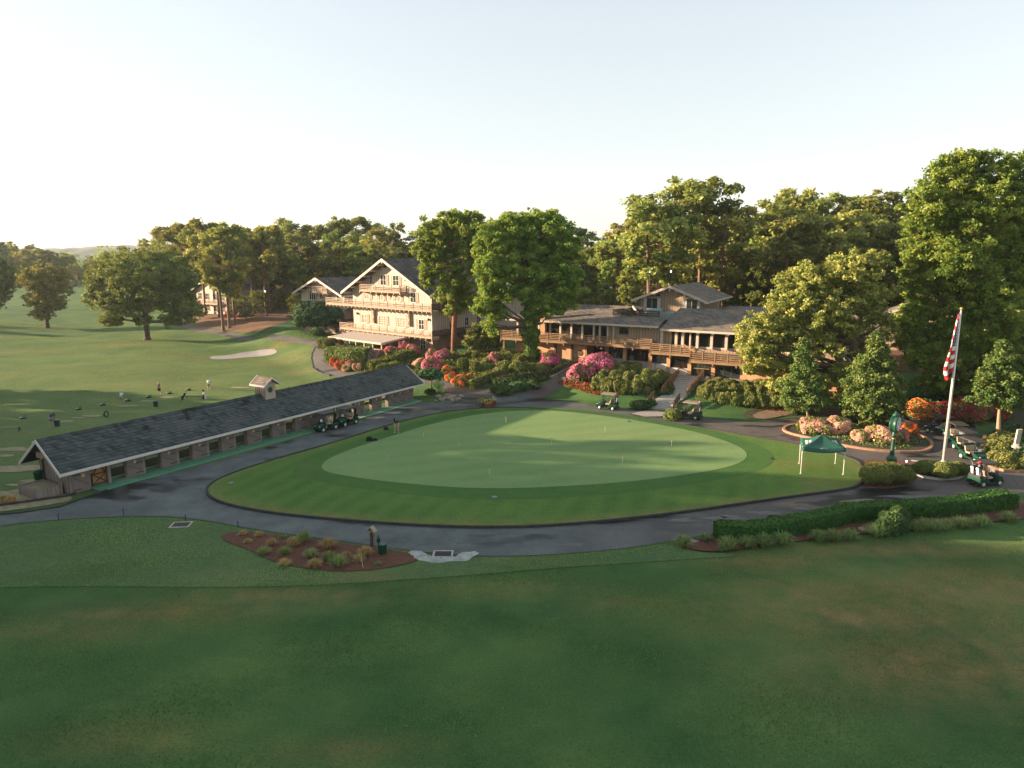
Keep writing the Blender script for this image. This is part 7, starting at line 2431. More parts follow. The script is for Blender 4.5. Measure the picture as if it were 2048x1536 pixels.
for i, (q, w, h, f, lb) in enumerate([((1622, 866), 44, 26, 'salmon', 'pale salmon azalea around the stem of the left conical evergreen'), ((1644, 870), 32, 22, 'salmon', 'pale salmon azalea second from the left on the island'), ((1676, 868), 44, 30, 'salmon', 'pale salmon azalea between the two conical evergreens on the island'), ((1722, 882), 30, 20, 'salmon', 'small peach azalea left of the street clock'),
                                     ((1762, 884), 56, 28, 'salmon', 'widest peach azalea directly behind the street clock'), ((1800, 882), 28, 20, 'pink', 'faded pink azalea right of the street clock head'), ((1820, 868), 26, 20, 'orange', 'orange-red azalea at the right of the island'), ((1806, 856), 30, 14, 'white', 'whitish azalea behind the street clock head'),
                                     ((1838, 834), 66, 32, 'orange', 'bright orange-red azalea behind the island road'), ((1880, 838), 50, 30, 'crimson', 'dark crimson azalea between the orange-red azalea and the flagpole'), ((1936, 842), 70, 40, 'crimson', 'broad crimson azalea right of the flagpole'), ((1940, 822), 44, 20, 'orange', 'orange azalea crest above the broad crimson one'),
                                     ((1990, 838), 50, 28, 'crimson', 'dim crimson azalea behind the multi-stemmed tree at right'), ((1700, 792), 26, 16, 'crimson', 'dark red azalea in the gap between the two conical evergreens')]):
    pshrub('azalea_bush', lb, 'azalea', q, w * 1.1, h * 1.08, M['leaf_rhodo'], 900, 0.17, 'azaleas by the turning circle', i + 40, flowers=M['fl_' + f], fn=2600, fsize=0.14)
for q, w, h, f, lb in (((463, 634), 26, 12, 'red', 'red azalea among the pines on the straw slope'), ((487, 634), 24, 9, 'crimson', 'dark red azalea right of the red one on the straw slope')):
    pshrub('azalea_bush', lb, 'azalea', q, w, h, M['leaf_rhodo'], 500, 0.28, None, 60, flowers=M['fl_' + f], fn=500, fsize=0.3)
# round evergreen shrubs on both sides of the entrance steps
r3 = np.random.default_rng(21)
LEFT = [(1196, 778, 28, 26), (1218, 784, 34, 30), (1243, 786, 34, 28), (1268, 786, 30, 26), (1208, 762, 26, 22), (1232, 764, 30, 24), (1258, 766, 30, 24), (1284, 772, 30, 24), (1303, 776, 24, 22), (1222, 748, 24, 18), (1246, 748, 26, 20), (1270, 748, 26, 20), (1294, 756, 26, 18), (1252, 736, 20, 14), (1274, 736, 22, 14), (1312, 768, 26, 20), (1294, 788, 16, 14), (1334, 762, 22, 16), (1328, 788, 16, 12), (1318, 752, 20, 14), (1336, 778, 20, 14)]
for i, (x, y, w, h) in enumerate(LEFT):
    pshrub('round_shrub', 'rounded olive green shrub massed left of the entrance steps', 'shrub', (x, y), w * 1.1, h, M['leaf_rhodo'], 1100, 0.20, 'rounded shrubs massed left of the entrance steps', i, share='round%d' % (i % 4), n_seed=None) if False else pshrub('round_shrub', 'rounded olive green shrub massed left of the entrance steps', 'shrub', (x, y), w * 1.1, h, M['leaf_rhodo'], 1500, 0.13, 'rounded shrubs massed left of the entrance steps', i, share='round%d' % (i % 4), lump=0.16, tight=0.08)
RIGHT = [(1412, 796, 30, 26), (1430, 802, 22, 20), (1450, 806, 26, 22), (1472, 810, 28, 24), (1498, 812, 32, 26), (1524, 814, 34, 26), (1550, 816, 30, 24), (1420, 780, 22, 20), (1444, 786, 28, 22), (1468, 790, 28, 22), (1494, 792, 28, 22), (1520, 794, 28, 24), (1546, 798, 30, 26), (1436, 768, 22, 14), (1460, 774, 24, 16), (1490, 776, 24, 16), (1574, 806, 30, 26), (1580, 820, 30, 20), (1540, 780, 30, 22), (1516, 776, 24, 18)]
for i, (x, y, w, h) in enumerate(RIGHT):
    pshrub('round_shrub', 'rounded olive green shrub massed right of the entrance steps', 'shrub', (x, y), w * 1.1, h, M['leaf_rhodo'], 1500, 0.13, 'rounded shrubs massed right of the entrance steps', i + 2, share='round%d' % (i % 4), lump=0.16, tight=0.08)
SL = [(1010, 742, 30, 18), (1034, 744, 34, 20), (1056, 742, 30, 16), (1080, 742, 26, 14), (1018, 722, 30, 16), (1042, 728, 30, 18), (1000, 748, 28, 14), (970, 742, 26, 16), (976, 730, 24, 14), (1092, 722, 16, 14), (1012, 712, 20, 12), (1086, 708, 14, 14), (895, 738, 24, 14), (960, 765, 26, 12)]
for i, (x, y, w, h) in enumerate(SL):
    pshrub('low_shrub', 'low dull green shrub on the bank below the ivy-wrapped tree', 'shrub', (x, y), w * 1.15, h * 1.1, M['leaf_rhodo'], 1500, 0.13, 'low shrubs on the bank below the ivy-wrapped tree', i + 5, share='round%d' % (i % 4), lump=0.16, tight=0.08)
for i, (q, w, h, lb) in enumerate([((1006, 786), 40, 14, 'dark low shrub at the left end of the railing bank'), ((1036, 780), 34, 15, 'dark low shrub under the wire railing'), ((1064, 775), 30, 12, 'dark low shrub at the right end of the railing bank'), ((1280, 817), 34, 16, 'dark rounded shrub at the left of the lower steps'), ((1300, 813), 22, 13, 'small dark shrub touching the lower left handrail'),
                                   ((1346, 840), 30, 20, 'bright clipped shrub beside the cart at the foot of the steps'), ((846, 738), 26, 14, 'small dull green shrub at the end of the shelter roof'), ((860, 788), 18, 9, 'small dark bush at the foot of the multi-stemmed tree')]):
    pshrub('low_shrub', lb, 'shrub', q, w * 1.1, h * 1.1, M['leaf_dark'] if i != 5 else M['leaf_box'], 1400, 0.17, None, i + 9)
# clipped bushes of the clock island
for i, (q, w, h, lb, d_) in enumerate([((1752, 970), 66, 44, 'big clipped domed bush in front of the clock plinth', 0.85), ((1788, 966), 70, 38, 'shaded right-hand dome of the clipped bush round the clock', 0.9), ((1838, 946), 30, 18, 'low clipped bush at the left end of the flagpole bed', 1), ((1852, 950), 42, 28, 'clipped bush left of the foot of the flagpole', 1), ((1886, 956), 58, 30, 'clipped bush at the foot of the flagpole', 0.8), ((1912, 952), 40, 28, 'dark clipped bush right of the flagpole foot', 1), ((1814, 942), 18, 12, 'tiny clipped bush beside the lit ground lamp', 1)]):
    pshrub('clipped_bush', lb, 'bush', q, w * 1.05, h * 1.05, M['leaf_box'], 5200, 0.085, None, i + 2, depth=d_, lump=0.05, tight=0.035, z0=0.5)
for i, (q, w, h, lb) in enumerate([((2006, 934), 60, 32, 'olive clipped shrub at the kerb left of the stone marker'), ((2048, 938), 56, 30, 'olive clipped shrub at the right edge below the stone marker'), ((1990, 905), 44, 26, 'loose green shrub behind the line of carts'), ((2010, 890), 50, 26, 'loose green shrub at the foot of the multi-stemmed tree'), ((1706, 872), 28, 22, 'bright green shrub between the salmon azaleas of the island'), ((1735, 866), 34, 24, 'dark green shrub under the larger conical evergreen'), ((1700, 836), 30, 22, 'dark shrub on the bank behind the island road'), ((1590, 826), 34, 22, 'dark shrub at the left end of the bank behind the island road')]):
    pshrub('loose_shrub', lb, 'shrub', q, w * 1.05, h, M['leaf_rhodo'] if i != 4 else M['leaf_magnolia'], 2600, 0.12, None, i + 31, lump=0.12)
# shrub ring under the spreading tree
pshrub('clipped_bush', 'low dark clipped mound under the spreading blue-green tree', 'bush', (632, 668), 44, 12, M['leaf_dark'], 1800, 0.2, None, 5, depth=0.7, lump=0.04)
for q, w, h, lb in (((655, 700), 34, 24, 'tall sunlit hedge block at the left end of the porch'), ):
    pshrub('clipped_hedge', lb, 'hedge', q, w, h, M['leaf_box'], 2600, 0.18, None, 8, lump=0.02, z0=0.5, boxy=0.5)


def hedge(name, label, line, width, height, mat, n, size, seed, wob=0.06):
    """a clipped hedge along a line of ground points; height may vary along it"""
    r2 = np.random.default_rng(seed)
    P = np.array([(p[0], p[1]) for p in line])
    hh = np.array(height if hasattr(height, '__len__') else [height] * len(P), float)
    seg = np.hypot(*np.diff(P, axis=0).T)
    acc = np.concatenate(([0], np.cumsum(seg)))
    def at_s(s):
        x, y = np.interp(s, acc, P[:, 0]), np.interp(s, acc, P[:, 1])
        e = 0.3
        tx, ty = np.interp(s + e, acc, P[:, 0]) - np.interp(s - e, acc, P[:, 0]), np.interp(s + e, acc, P[:, 1]) - np.interp(s - e, acc, P[:, 1])
        l = np.hypot(tx, ty) + 1e-9
        return x, y, -ty / l, tx / l, np.interp(s, acc, hh)
    s = r2.uniform(0, acc[-1], n)
    x, y, nx_, ny_, h_ = at_s(s)
    w = width / 2
    face = r2.choice(4, n, p=(0.38, 0.27, 0.27, 0.08))
    a = np.where(face == 0, r2.uniform(-w, w, n), np.where(face == 1, w, np.where(face == 2, -w, r2.uniform(-w, w, n))))
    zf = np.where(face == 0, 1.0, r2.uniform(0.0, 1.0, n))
    end = face == 3
    s2 = np.where(end, np.where(r2.uniform(size=n) < 0.5, 0, acc[-1]), s)
    x, y, nx_, ny_, h_ = at_s(s2)
    k = 1 + wob * np.sin(s2 * 1.9) * np.sin(s2 * 0.7 + 1)
    r_ = 1 - 0.18 * np.clip((zf - 0.85) / 0.15, 0, 1) * (np.abs(a) > w * 0.85)
    C = np.stack((x + nx_ * a * r_, y + ny_ * a * r_, terrain(x, y) + zf * h_ * k), 1) + r2.normal(0, size * 0.3, (n, 3))
    out = np.stack((np.where(face == 0, 0, nx_ * np.sign(a)), np.where(face == 0, 0, ny_ * np.sign(a)), np.where(face == 0, 1.0, 0.1)), 1)
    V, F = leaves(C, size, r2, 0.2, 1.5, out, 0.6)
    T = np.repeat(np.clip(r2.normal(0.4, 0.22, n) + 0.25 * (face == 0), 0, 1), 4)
    m = max(6, int(acc[-1] / 0.6))
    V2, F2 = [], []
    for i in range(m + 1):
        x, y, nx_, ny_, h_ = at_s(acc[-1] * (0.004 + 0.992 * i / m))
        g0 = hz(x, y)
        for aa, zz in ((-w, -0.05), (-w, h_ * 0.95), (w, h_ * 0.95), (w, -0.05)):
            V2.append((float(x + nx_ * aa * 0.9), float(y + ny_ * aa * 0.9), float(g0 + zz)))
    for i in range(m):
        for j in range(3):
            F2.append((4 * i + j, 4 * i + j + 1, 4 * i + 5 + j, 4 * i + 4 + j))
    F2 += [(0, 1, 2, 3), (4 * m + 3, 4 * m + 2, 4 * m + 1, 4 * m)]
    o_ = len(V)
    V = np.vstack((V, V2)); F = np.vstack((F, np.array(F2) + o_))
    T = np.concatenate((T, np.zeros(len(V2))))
    return tag(link(name, mesh_from(name, V, F, mat, None, T)), label, 'hedge')


hedge('clipped_hedge', 'long dark clipped hedge along the near edge of the loop road', [at(*q) for q in ((1434, 1080), (1480, 1079), (1540, 1072), (1600, 1063), (1650, 1052), (1690, 1042), (1740, 1037), (1800, 1034), (1860, 1030), (1920, 1024), (1970, 1019), (2018, 1014))],
      1.3, [1.1, 1.0, 0.95, 1.0, 1.0, 1.05, 1.05, 1.0, 1.0, 1.05, 1.15, 1.15], M['leaf_hedge'], 42000, 0.10, 3)
hedge('clipped_hedge', 'boxy olive hedge in front of the porch posts', [at(*q) for q in ((664, 722), (690, 724), (715, 726), (738, 724))], 3.0, 2.1, M['leaf_box'], 9000, 0.2, 4)
hedge('clipped_hedge', 'sunlit yellow-green hedge sweeping right of the lilac azalea', [at(*q) for q in ((740, 742), (765, 735), (792, 724), (822, 715))], 2.0, 1.2, M['leaf_box'], 7000, 0.2, 5, 0.12)
hedge('clipped_hedge', 'smaller rounded hedge below the sweeping yellow-green one', [at(*q) for q in ((754, 747), (772, 744), (795, 738))], 1.6, 1.0, M['leaf_box'], 4000, 0.2, 6, 0.12)
hedge('clipped_hedge', 'low slanting hedge between the orange azaleas and the wire railing', [at(*q) for q in ((938, 776), (960, 766), (985, 756), (1004, 750))], 1.5, 0.95, M['leaf_box'], 5000, 0.18, 7, 0.1)
pshrub('rose_bush', 'dull dark bush bulging from the middle of the long clipped hedge', 'bush', (1786, 1062), 84, 46, M['leaf_dark'], 3600, 0.12, None, 4, depth=0.6, lump=0.14)
pshrub('low_shrub', 'low dark shrub behind the left end of the long hedge', 'shrub', (1552, 1046), 34, 12, M['leaf_dark'], 900, 0.13, None, 14)
# ornamental grass clumps
TU = [tuft_mesh('grass_clump', M['tuft'], 260, 0.85, 0.75, 1), tuft_mesh('grass_clump', M['tuft'], 220, 0.8, 0.85, 2), tuft_mesh('dry_grass_clump', M['tuft_dry'], 260, 0.62, 0.62, 3)]
for i, (x, y, k_) in enumerate([(180, 450, 1.0), (300, 420, 0.7), (425, 460, 1.05), (530, 452, 1.0), (620, 450, 1.1), (725, 436, 1.1), (920, 420, 1.0), (1005, 416, 1.0), (1095, 410, 0.95), (1240, 392, 1.15), (1495, 364, 1.1), (1560, 358, 1.0), (1620, 352, 0.9), (1700, 345, 1.0), (1810, 336, 1.0), (1960, 312, 0.95), (395, 475, 0.55), (1450, 362, 0.8), (1740, 340, 0.8)]):
    q = (1300 + x / 2.738, 930 + y / 2.738)
    o = link('grass_clump', TU[i % 2], None, at(*q)); o.scale = (k_, k_, k_); o.rotation_euler = (0, 0, i * 1.1)
    tag(o, 'arching pale green grass clump in front of the long clipped hedge', 'ornamental grass', 'grass clumps in front of the long hedge')
DR = [(293, 382, .6, 2), (403, 388, .6, 2), (328, 436, .55, 2), (490, 450, .75, 2), (560, 402, .35, 1), (645, 452, .95, 2), (712, 425, .85, 0), (878, 470, 1.1, 2), (435, 512, .65, 1), (580, 512, .65, 1), (760, 530, .7, 1), (580, 590, .75, 2), (880, 555, .75, 1), (785, 598, .85, 2), (1000, 540, .75, 2), (945, 590, .85, 1), (1085, 562, .8, 2), (1130, 520, .95, 2), (585, 470, .3, 2), (1215, 588, .35, 1)]
for i, (x, y, k_, m_) in enumerate(DR):
    q = (400 + x / 3.413, 960 + y / 3.413)
    o = link('grass_clump', TU[m_], None, at(*q)); k_ *= 1.05; o.scale = (k_, k_, k_); o.rotation_euler = (0, 0, i * 1.7)
    tag(o, ('straw-coloured dry' if m_ == 2 else 'grey-green') + ' grass clump in the red mulch bed on the near lawn', 'ornamental grass', ('dry' if m_ == 2 else 'green') + ' grass clumps of the mulch bed')
for q, k_ in (((24, 1008), 1.0), ((8, 1004), 0.8)):
    o = link('grass_clump', TU[2], None, at(*q)); o.scale = (k_, k_, k_ * 1.1)
    tag(o, 'orange-dry grass clump in the gravel strip, ' + ('nearer the shelter gable' if k_ == 1.0 else 'at the left edge of the photo'), 'ornamental grass')

# ------------------------------------------------------------------ golf carts
def wheel(parent, x, y):
    w = MB().lathe([(0.10, -0.09), (0.20, -0.10), (0.235, -0.08), (0.235, 0.08), (0.20, 0.10), (0.10, 0.09)], n=18).build('wheel', M['tyre'], parent, True)
    w.location, w.rotation_euler = (x, y, 0.235), (math.pi / 2, 0, 0)
    s_ = -1 if y > 0 else 1
    MB().lathe([(0.0, -0.02), (0.06, -0.03), (0.15, -0.015), (0.16, 0.02), (0.0, 0.025)] if s_ < 0 else [(0.0, -0.025), (0.16, -0.02), (0.15, 0.015), (0.06, 0.03), (0.0, 0.02)], (0, 0, -0.10 if s_ < 0 else 0.10), 14).build('rim', M['rim'], w, True)
    return w


def make_cart(roofm='cart_roof', name='golf_cart'):
    """x forward, y left; 2.4 m long"""
    t = thing(name, 'cart', 'golf cart')
    b = MB()
    b.ex_y([(1.18, 0.28), (1.22, 0.45), (1.10, 0.66), (0.78, 0.80), (0.62, 0.84), (0.56, 0.78), (0.50, 0.32), (0.62, 0.24)], -0.56, 0.56)          # cowl
    b.ex_y([(0.62, 0.24), (0.50, 0.33), (-0.28, 0.33), (-0.28, 0.22)], -0.58, 0.58)                                                     # floor
    b.ex_y([(-0.20, 0.22), (-0.20, 0.60), (-0.34, 0.66), (-1.12, 0.70), (-1.18, 0.60), (-1.18, 0.42), (-1.05, 0.30)], -0.58, 0.58)        # rear body
    bo = b.build('body', M['cart'], t)
    bm = bmesh.new(); bm.from_mesh(bo.data)
    bmesh.ops.bevel(bm, geom=[e for e in bm.edges if e.calc_face_angle(0) > 0.6], offset=0.04, segments=2, affect='EDGES')
    bm.to_mesh(bo.data); bm.free()
    d = MB()
    for s_ in (-1, 1):
        for xc in (0.82, -0.78):
            for k in range(7):
                a0, a1 = math.pi * k / 7, math.pi * (k + 1) / 7
                r = 0.30
                d.add([(xc + r * math.cos(a0), s_ * 0.45, 0.26 + r * math.sin(a0)), (xc + r * math.cos(a1), s_ * 0.45, 0.26 + r * math.sin(a1)), (xc + r * math.cos(a1), s_ * 0.63, 0.26 + r * math.sin(a1)), (xc + r * math.cos(a0), s_ * 0.63, 0.26 + r * math.sin(a0))], [(0, 1, 2, 3)])
    d.build('wheel_arches', M['cart'], t)
    e = MB(); e.box(1.19, 1.27, -0.52, 0.52, 0.26, 0.38); e.box(-1.28, -1.15, -0.55, 0.55, 0.22, 0.34); e.box(-0.27, 0.52, -0.55, 0.55, 0.332, 0.35)
    e.ex_y([(0.50, 0.60), (0.58, 0.86), (0.48, 0.92), (0.36, 0.80), (0.40, 0.60)], -0.52, 0.52)
    e.build('bumpers_and_dash', M['cart_dark'], t)
    s = MB(); s.ex_y([(0.10, 0.66), (0.14, 0.74), (0.08, 0.80), (-0.36, 0.78), (-0.38, 0.67)], -0.52, 0.52)
    so = s.build('seat', M['vinyl'], t)
    s = MB(); s.ex_y([(-0.36, 0.80), (-0.32, 0.84), (-0.46, 1.22), (-0.52, 1.24), (-0.56, 1.20), (-0.44, 0.80)], -0.52, 0.52)
    s.build('backrest', M['vinyl'], t)
    r = MB(); r.ex_y([(0.72, 1.80), (0.74, 1.84), (0.55, 1.89), (-0.90, 1.90), (-1.02, 1.86), (-1.02, 1.81)], -0.60, 0.60)
    r.build('roof', M[roofm], t)
    f = MB()
    for y in (-0.52, 0.52):
        f.tube([(0.60, y, 0.80), (0.50, y, 1.82)], 0.022, 6)
        f.tube([(-0.50, y, 0.70), (-0.62, y, 1.82)], 0.022, 6)
        f.tube([(-0.98, y, 0.70), (-0.92, y, 1.82)], 0.018, 6)
        f.tube([(-0.34, y * 1.03, 0.80), (-0.05, y * 1.03, 0.98), (0.0, y * 1.03, 0.80)], 0.018, 5)
    f.tube([(-0.98, -0.52, 1.05), (-0.98, 0.52, 1.05)], 0.02, 6)
    f.build('frame', M['cart_dark'], t)
    MB().add([(0.60, -0.50, 0.86), (0.60, 0.50, 0.86), (0.51, 0.50, 1.78), (0.51, -0.50, 1.78), (0.612, -0.50, 0.86), (0.612, 0.50, 0.86), (0.522, 0.50, 1.78), (0.522, -0.50, 1.78)], [(0, 1, 2, 3), (7, 6, 5, 4), (0, 4, 5, 1), (1, 5, 6, 2), (2, 6, 7, 3), (3, 7, 4, 0)]).build('windscreen', M['screen'], t)
    MB().add([(0.62, -0.16, 0.98), (0.62, 0.16, 0.98), (0.588, 0.16, 1.22), (0.588, -0.16, 1.22), (0.626, -0.16, 0.98), (0.626, 0.16, 0.98), (0.594, 0.16, 1.22), (0.594, -0.16, 1.22)], [(0, 1, 2, 3), (7, 6, 5, 4), (0, 4, 5, 1), (1, 5, 6, 2), (2, 6, 7, 3), (3, 7, 4, 0)]).build('paper_sign', M['paper'], t)
    st = MB(); st.tube([(0.42, 0.26, 0.82), (0.22, 0.26, 1.02)], 0.02, 6)
    n = 16
    c, ax = Vector((0.21, 0.26, 1.03)), Vector((-0.7, 0, 0.7))
    u_, v_ = Vector((0, 1, 0)), ax.cross(Vector((0, 1, 0)))
    st.tube([c + (u_ * math.cos(2 * math.pi * k / n) + v_ * math.sin(2 * math.pi * k / n)) * 0.17 for k in range(n + 1)], 0.014, 5, False)
    st.build('steering_wheel', M['cart_dark'], t)
    bw_ = MB(); bw_.box(-1.14, -0.72, -0.48, 0.48, 0.71, 0.76); bw_.box(-1.16, -1.13, -0.5, 0.5, 0.71, 0.92)
    bw_.build('bag_well', M['cart_dark'], t)
    hl = []
    for y in (-0.36, 0.36):
        MB().lathe([(0.0, -0.02), (0.09, -0.02), (0.08, 0.03), (0.0, 0.04)], n=10).build('headlight', M['white'], t).location = (1.12, y, 0.60)
    for x in (0.82, -0.78):
        for y in (-0.48, 0.48):
            wheel(t, x, y)
    return t


def heading(qa, qb):
    a, b = at(*qa), at(*qb)
    return math.atan2(b.y - a.y, b.x - a.x)


cart_a = make_cart()
cart_b = make_cart('cart_roof_tan')
def mid(qa, qb):
    a, b = at(*qa), at(*qb)
    return (a + b) / 2


def cart(proto, P, rz, label, group, first=[]):
    if proto.name not in first:
        first.append(proto.name)
        proto.location, proto.rotation_euler = P, (0, 0, rz)
        proto['label'], proto['group'] = label, group
        return proto
    return dup(proto, P, rz, 1.0, label, group)


def side_cart(proto, rear, front, label, group, side):
    """rear, front: pixels where the two near wheels touch the ground; side: +1 when the left wheels are near"""
    a, b = at(*rear, 0.03), at(*front, 0.03)
    d = (b - a).normalized()
    n = Vector((-d.y, d.x, 0)) * side
    P = (a + b) / 2 - n * 0.48
    P.z = 0.035
    return cart(proto, P, math.atan2(d.y, d.x), label, group)


GC = 'golf carts parked around the putting green'
k1 = side_cart(cart_b, (1224.5, 821), (1201, 818.5), 'green golf cart with a tan roof on the road left of the entrance steps', GC, 1)
k2 = side_cart(cart_b, (1391, 840.5), (1363, 836.5), 'green golf cart with a tan roof on the road right of the entrance steps', GC, 1)
k3 = side_cart(cart_a, (1962, 975), (1998.5, 971), 'green golf cart with loaded bags at the near right, nearest to the long hedge', GC, -1)
k4 = side_cart(cart_a, (671.5, 858), (646.5, 864.5), 'dark green golf cart with a seated person beside the range shelter', GC, 1)
k5 = side_cart(cart_a, (713, 847), (688.5, 854), 'empty dark green golf cart behind the occupied one beside the range shelter', GC, 1)
q1 = side_cart(cart_a, (1889, 872), (1855, 865), 'dark roofed golf cart turned sideways at the head of the queue left of the flagpole', GC, 1)
for q, rz, lb in (((1914, 885), -1.75, 'golf cart in the queue just right of the flagpole, behind the sideways one'), ((1929, 902), -1.60, 'golf cart in the middle of the queue right of the flagpole'), ((1946, 921), -1.45, 'last golf cart of the queue, its green bonnet facing the loaded cart')):
    P = at(*q, 0.035)
    cart(cart_a, P, rz, lb, GC)
P = at(1712, 848, 0.035); cart(cart_a, P, R(170), 'golf cart half hidden behind the larger conical evergreen', GC)
P = at(1790, 851, 0.035); cart(cart_a, P, R(176), 'golf cart half hidden behind the street clock and the whitish azalea', GC)


def golf_bag(label, P, rz, tilt, colm, towel=None, heads=None, group='golf bags', stand=False, name='golf_bag'):
    t = thing(name, label, 'golf bag', P, rz, group)
    t.rotation_euler = (0, 0, rz)
    ax = Vector((math.sin(tilt), 0, math.cos(tilt)))
    rot = ax.to_track_quat('Z', 'Y').to_matrix()
    b = MB(); b.lathe([(0.10, 0), (0.125, 0.05), (0.12, 0.3), (0.115, 0.75), (0.135, 0.80), (0.135, 0.88), (0.11, 0.88)], n=12)
    b.v = [tuple(rot @ Vector(v)) for v in b.v]
    b.build('bag', M[colm], t, True)
    p = MB(); p.cbox((0.11, 0, 0.28), 0.10, 0.18, 0.34); p.cbox((0.10, 0, 0.60), 0.07, 0.15, 0.2)
    p.v = [tuple(rot @ Vector(v)) for v in p.v]
    p.build('pocket', M['cloth_black'] if colm != 'cloth_black' else M['cloth_grey'], t)
    c, h = MB(), MB()
    r2 = np.random.default_rng(int(abs(P[0]) * 50) + 3)
    for k in range(9):
        a = Vector((r2.uniform(-0.08, 0.08), r2.uniform(-0.08, 0.08), 0.85))
        e = a + Vector((r2.uniform(-0.05, 0.05), r2.uniform(-0.05, 0.05), r2.uniform(0.14, 0.34)))
        c.tube([rot @ a, rot @ e], 0.010, 4)
        h.cbox(rot @ e, 0.09, 0.045, 0.05, rot)
    c.build('clubs', M['steel'], t); h.build('club_heads', M['cart_dark'], t)
    if heads:
        hc = MB()
        for k in range(2):
            hc.lathe([(0.03, -0.08), (0.075, 0.0), (0.07, 0.09), (0.02, 0.13)], rot @ Vector((-0.05 + 0.1 * k, 0.03, 1.16 + 0.06 * k)), 8)
        hc.build('head_covers', M[heads], t, True)
    if towel:
        w = MB()
        for k in range(4):
            w.cbox(rot @ Vector((-0.02 + 0.012 * (k % 2), -0.15, 0.72 - 0.14 * k)), 0.24 - 0.015 * k, 0.03, 0.15, rot)
        w.build('towel', M[towel], t)
    if stand:
        l = MB()
        for s_ in (-1, 1):
            l.tube([rot @ Vector((0, 0.05 * s_, 0.78)), Vector((0.62, 0.26 * s_, 0.0))], 0.014, 5)
        l.build('stand_legs', M['iron'], t)
    return t


def bag_on(cart_o, y, label, colm, towel=None, heads=None):
    m_ = Matrix.Translation(cart_o.location) @ Matrix.Rotation(cart_o.rotation_euler.z, 4, 'Z')
    P = m_ @ Vector((-0.92, y, 0.765))
    return golf_bag(label, P, cart_o.rotation_euler.z + math.pi, R(9), colm, towel, heads, 'golf bags strapped to carts')


bag_on(k1, 0.24, 'white-towelled golf bag with red head covers on the cart left of the steps', 'cloth_navy', 'paper', 'fl_red')
bag_on(k1, -0.24, 'dark golf bag behind the white towel on the cart left of the steps', 'cloth_black')
bag_on(k2, 0.24, 'golf bag with a pale blue towel on the cart right of the steps', 'cloth_black', 'cloth_paleblue', 'fl_salmon')
bag_on(k2, -0.24, 'darker golf bag on the far side of the cart right of the steps', 'cloth_navy')
bag_on(k3, -0.24, 'golf bag with a red cover and white towel on the near right cart', 'cloth_black', 'paper', 'fl_red')
bag_on(k3, 0.24, 'golf bag with a pale towel on the far side of the near right cart', 'cloth_navy', 'cloth_paleblue')
bag_on(k4, 0.24, 'black golf bag on the occupied cart by the shelter', 'cloth_black', None, 'cloth_khaki')
bag_on(k5, 0.24, 'black golf bag on the empty cart by the shelter', 'cloth_black', None, 'cloth_grey')
golf_bag('white and black golf bag on legs in front of the farthest range golfer', at(421, 776.5), 2.6, R(24), 'cloth_white', None, None, 'golf bags standing on the range', True)
golf_bag('dark golf bag on legs left of the low bag rack', at(364, 799), 0.6, R(28), 'cloth_navy', 'paper', None, 'golf bags standing on the range', True)
golf_bag('white golf bag on legs right of the low bag rack', at(411, 799), 2.4, R(26), 'cloth_white', None, 'cloth_navy', 'golf bags standing on the range', True)
for q, rz, lb in (((385, 800), 0.1, 'low dark bag rack between two golf bags on the range tee'), ((10, 864), 0.35, 'low bag rack with a pale top rail at the left edge of the range tee')):
    t = thing('bag_rack', lb, 'bag rack', at(*q), rz)
    r = MB(); r.bar((-1.4, 0, 0.5), (1.4, 0, 0.5), 0.09, 0.07); r.build('top_rail', M['rail_pale'] if q[0] < 100 else M['iron'], t)
    for x in (-1.25, 1.25):
        l = MB(); l.bar((x, -0.35, 0), (x, 0, 0.5), 0.06, 0.06); l.bar((x, 0.35, 0), (x, 0, 0.5), 0.06, 0.06); l.build('leg', M['iron'], t)
for i, (x, y) in enumerate([(187, 630), (632, 558), (825, 523), (1025, 488), (1192, 460), (1357, 430), (1512, 402)]):
    q = (x / 4, 680 + y / 4)
    t = thing('ball_tray', ('dark ball tray on the range tee, ' + ('nearest the left edge', 'second from the left edge', 'third from the left edge', 'at the heel of the white-shirted golfer', 'between the white-shirted and the swinging golfer', 'just right of the swinging golfer', 'left of the farthest golfer')[i]), 'ball tray', at(*q), 0.4, 'ball trays along the range tee')
    b = MB(); b.box(-0.26, 0.26, -0.2, 0.2, 0, 0.16); b.bar((-0.1, 0.0, 0.14), (0.30, 0.1, 0.36), 0.05, 0.05); b.build('tray', M['cart_dark'], t)
    b = MB()
    for k in range(9):
        b.lathe([(0.0, -0.04), (0.035, -0.02), (0.035, 0.02), (0.0, 0.04)], (-0.32 + 0.06 * (k % 5), -0.1 + 0.07 * (k // 5), 0.16 + 0.03 * (k // 5)), 6)
    b.build('balls', M['white'], t)
for q, lb in (((115, 852), 'dark green box bin beside the bending golfer'), ((312, 813), 'dark green box bin with a pale side in the middle of the range tee')):
    t = thing('range_bin', lb, 'bin', at(*q), 0.3)
    MB().ex_y([(-0.19, 0), (0.19, 0), (0.23, 0.62), (-0.23, 0.62)], -0.2, 0.2).build('box', M['green_dark'], t)
    MB().box(-0.25, 0.25, -0.22, 0.22, 0.622, 0.67).build('lid', M['green_paint'], t)
o = MB()
n = 20
o.tube([(0.24 * math.cos(2 * math.pi * k / n), 0.0, 0.34 + 0.30 * math.sin(2 * math.pi * k / n)) for k in range(n + 1)], 0.07, 6, False)
o = o.build('target_ring', M['green_dark'], None, True, at(213, 834))
o.rotation_euler = (0, 0, 1.1)
tag(o, 'dark upright ring standing on the worn turf of the range tee', 'ring')
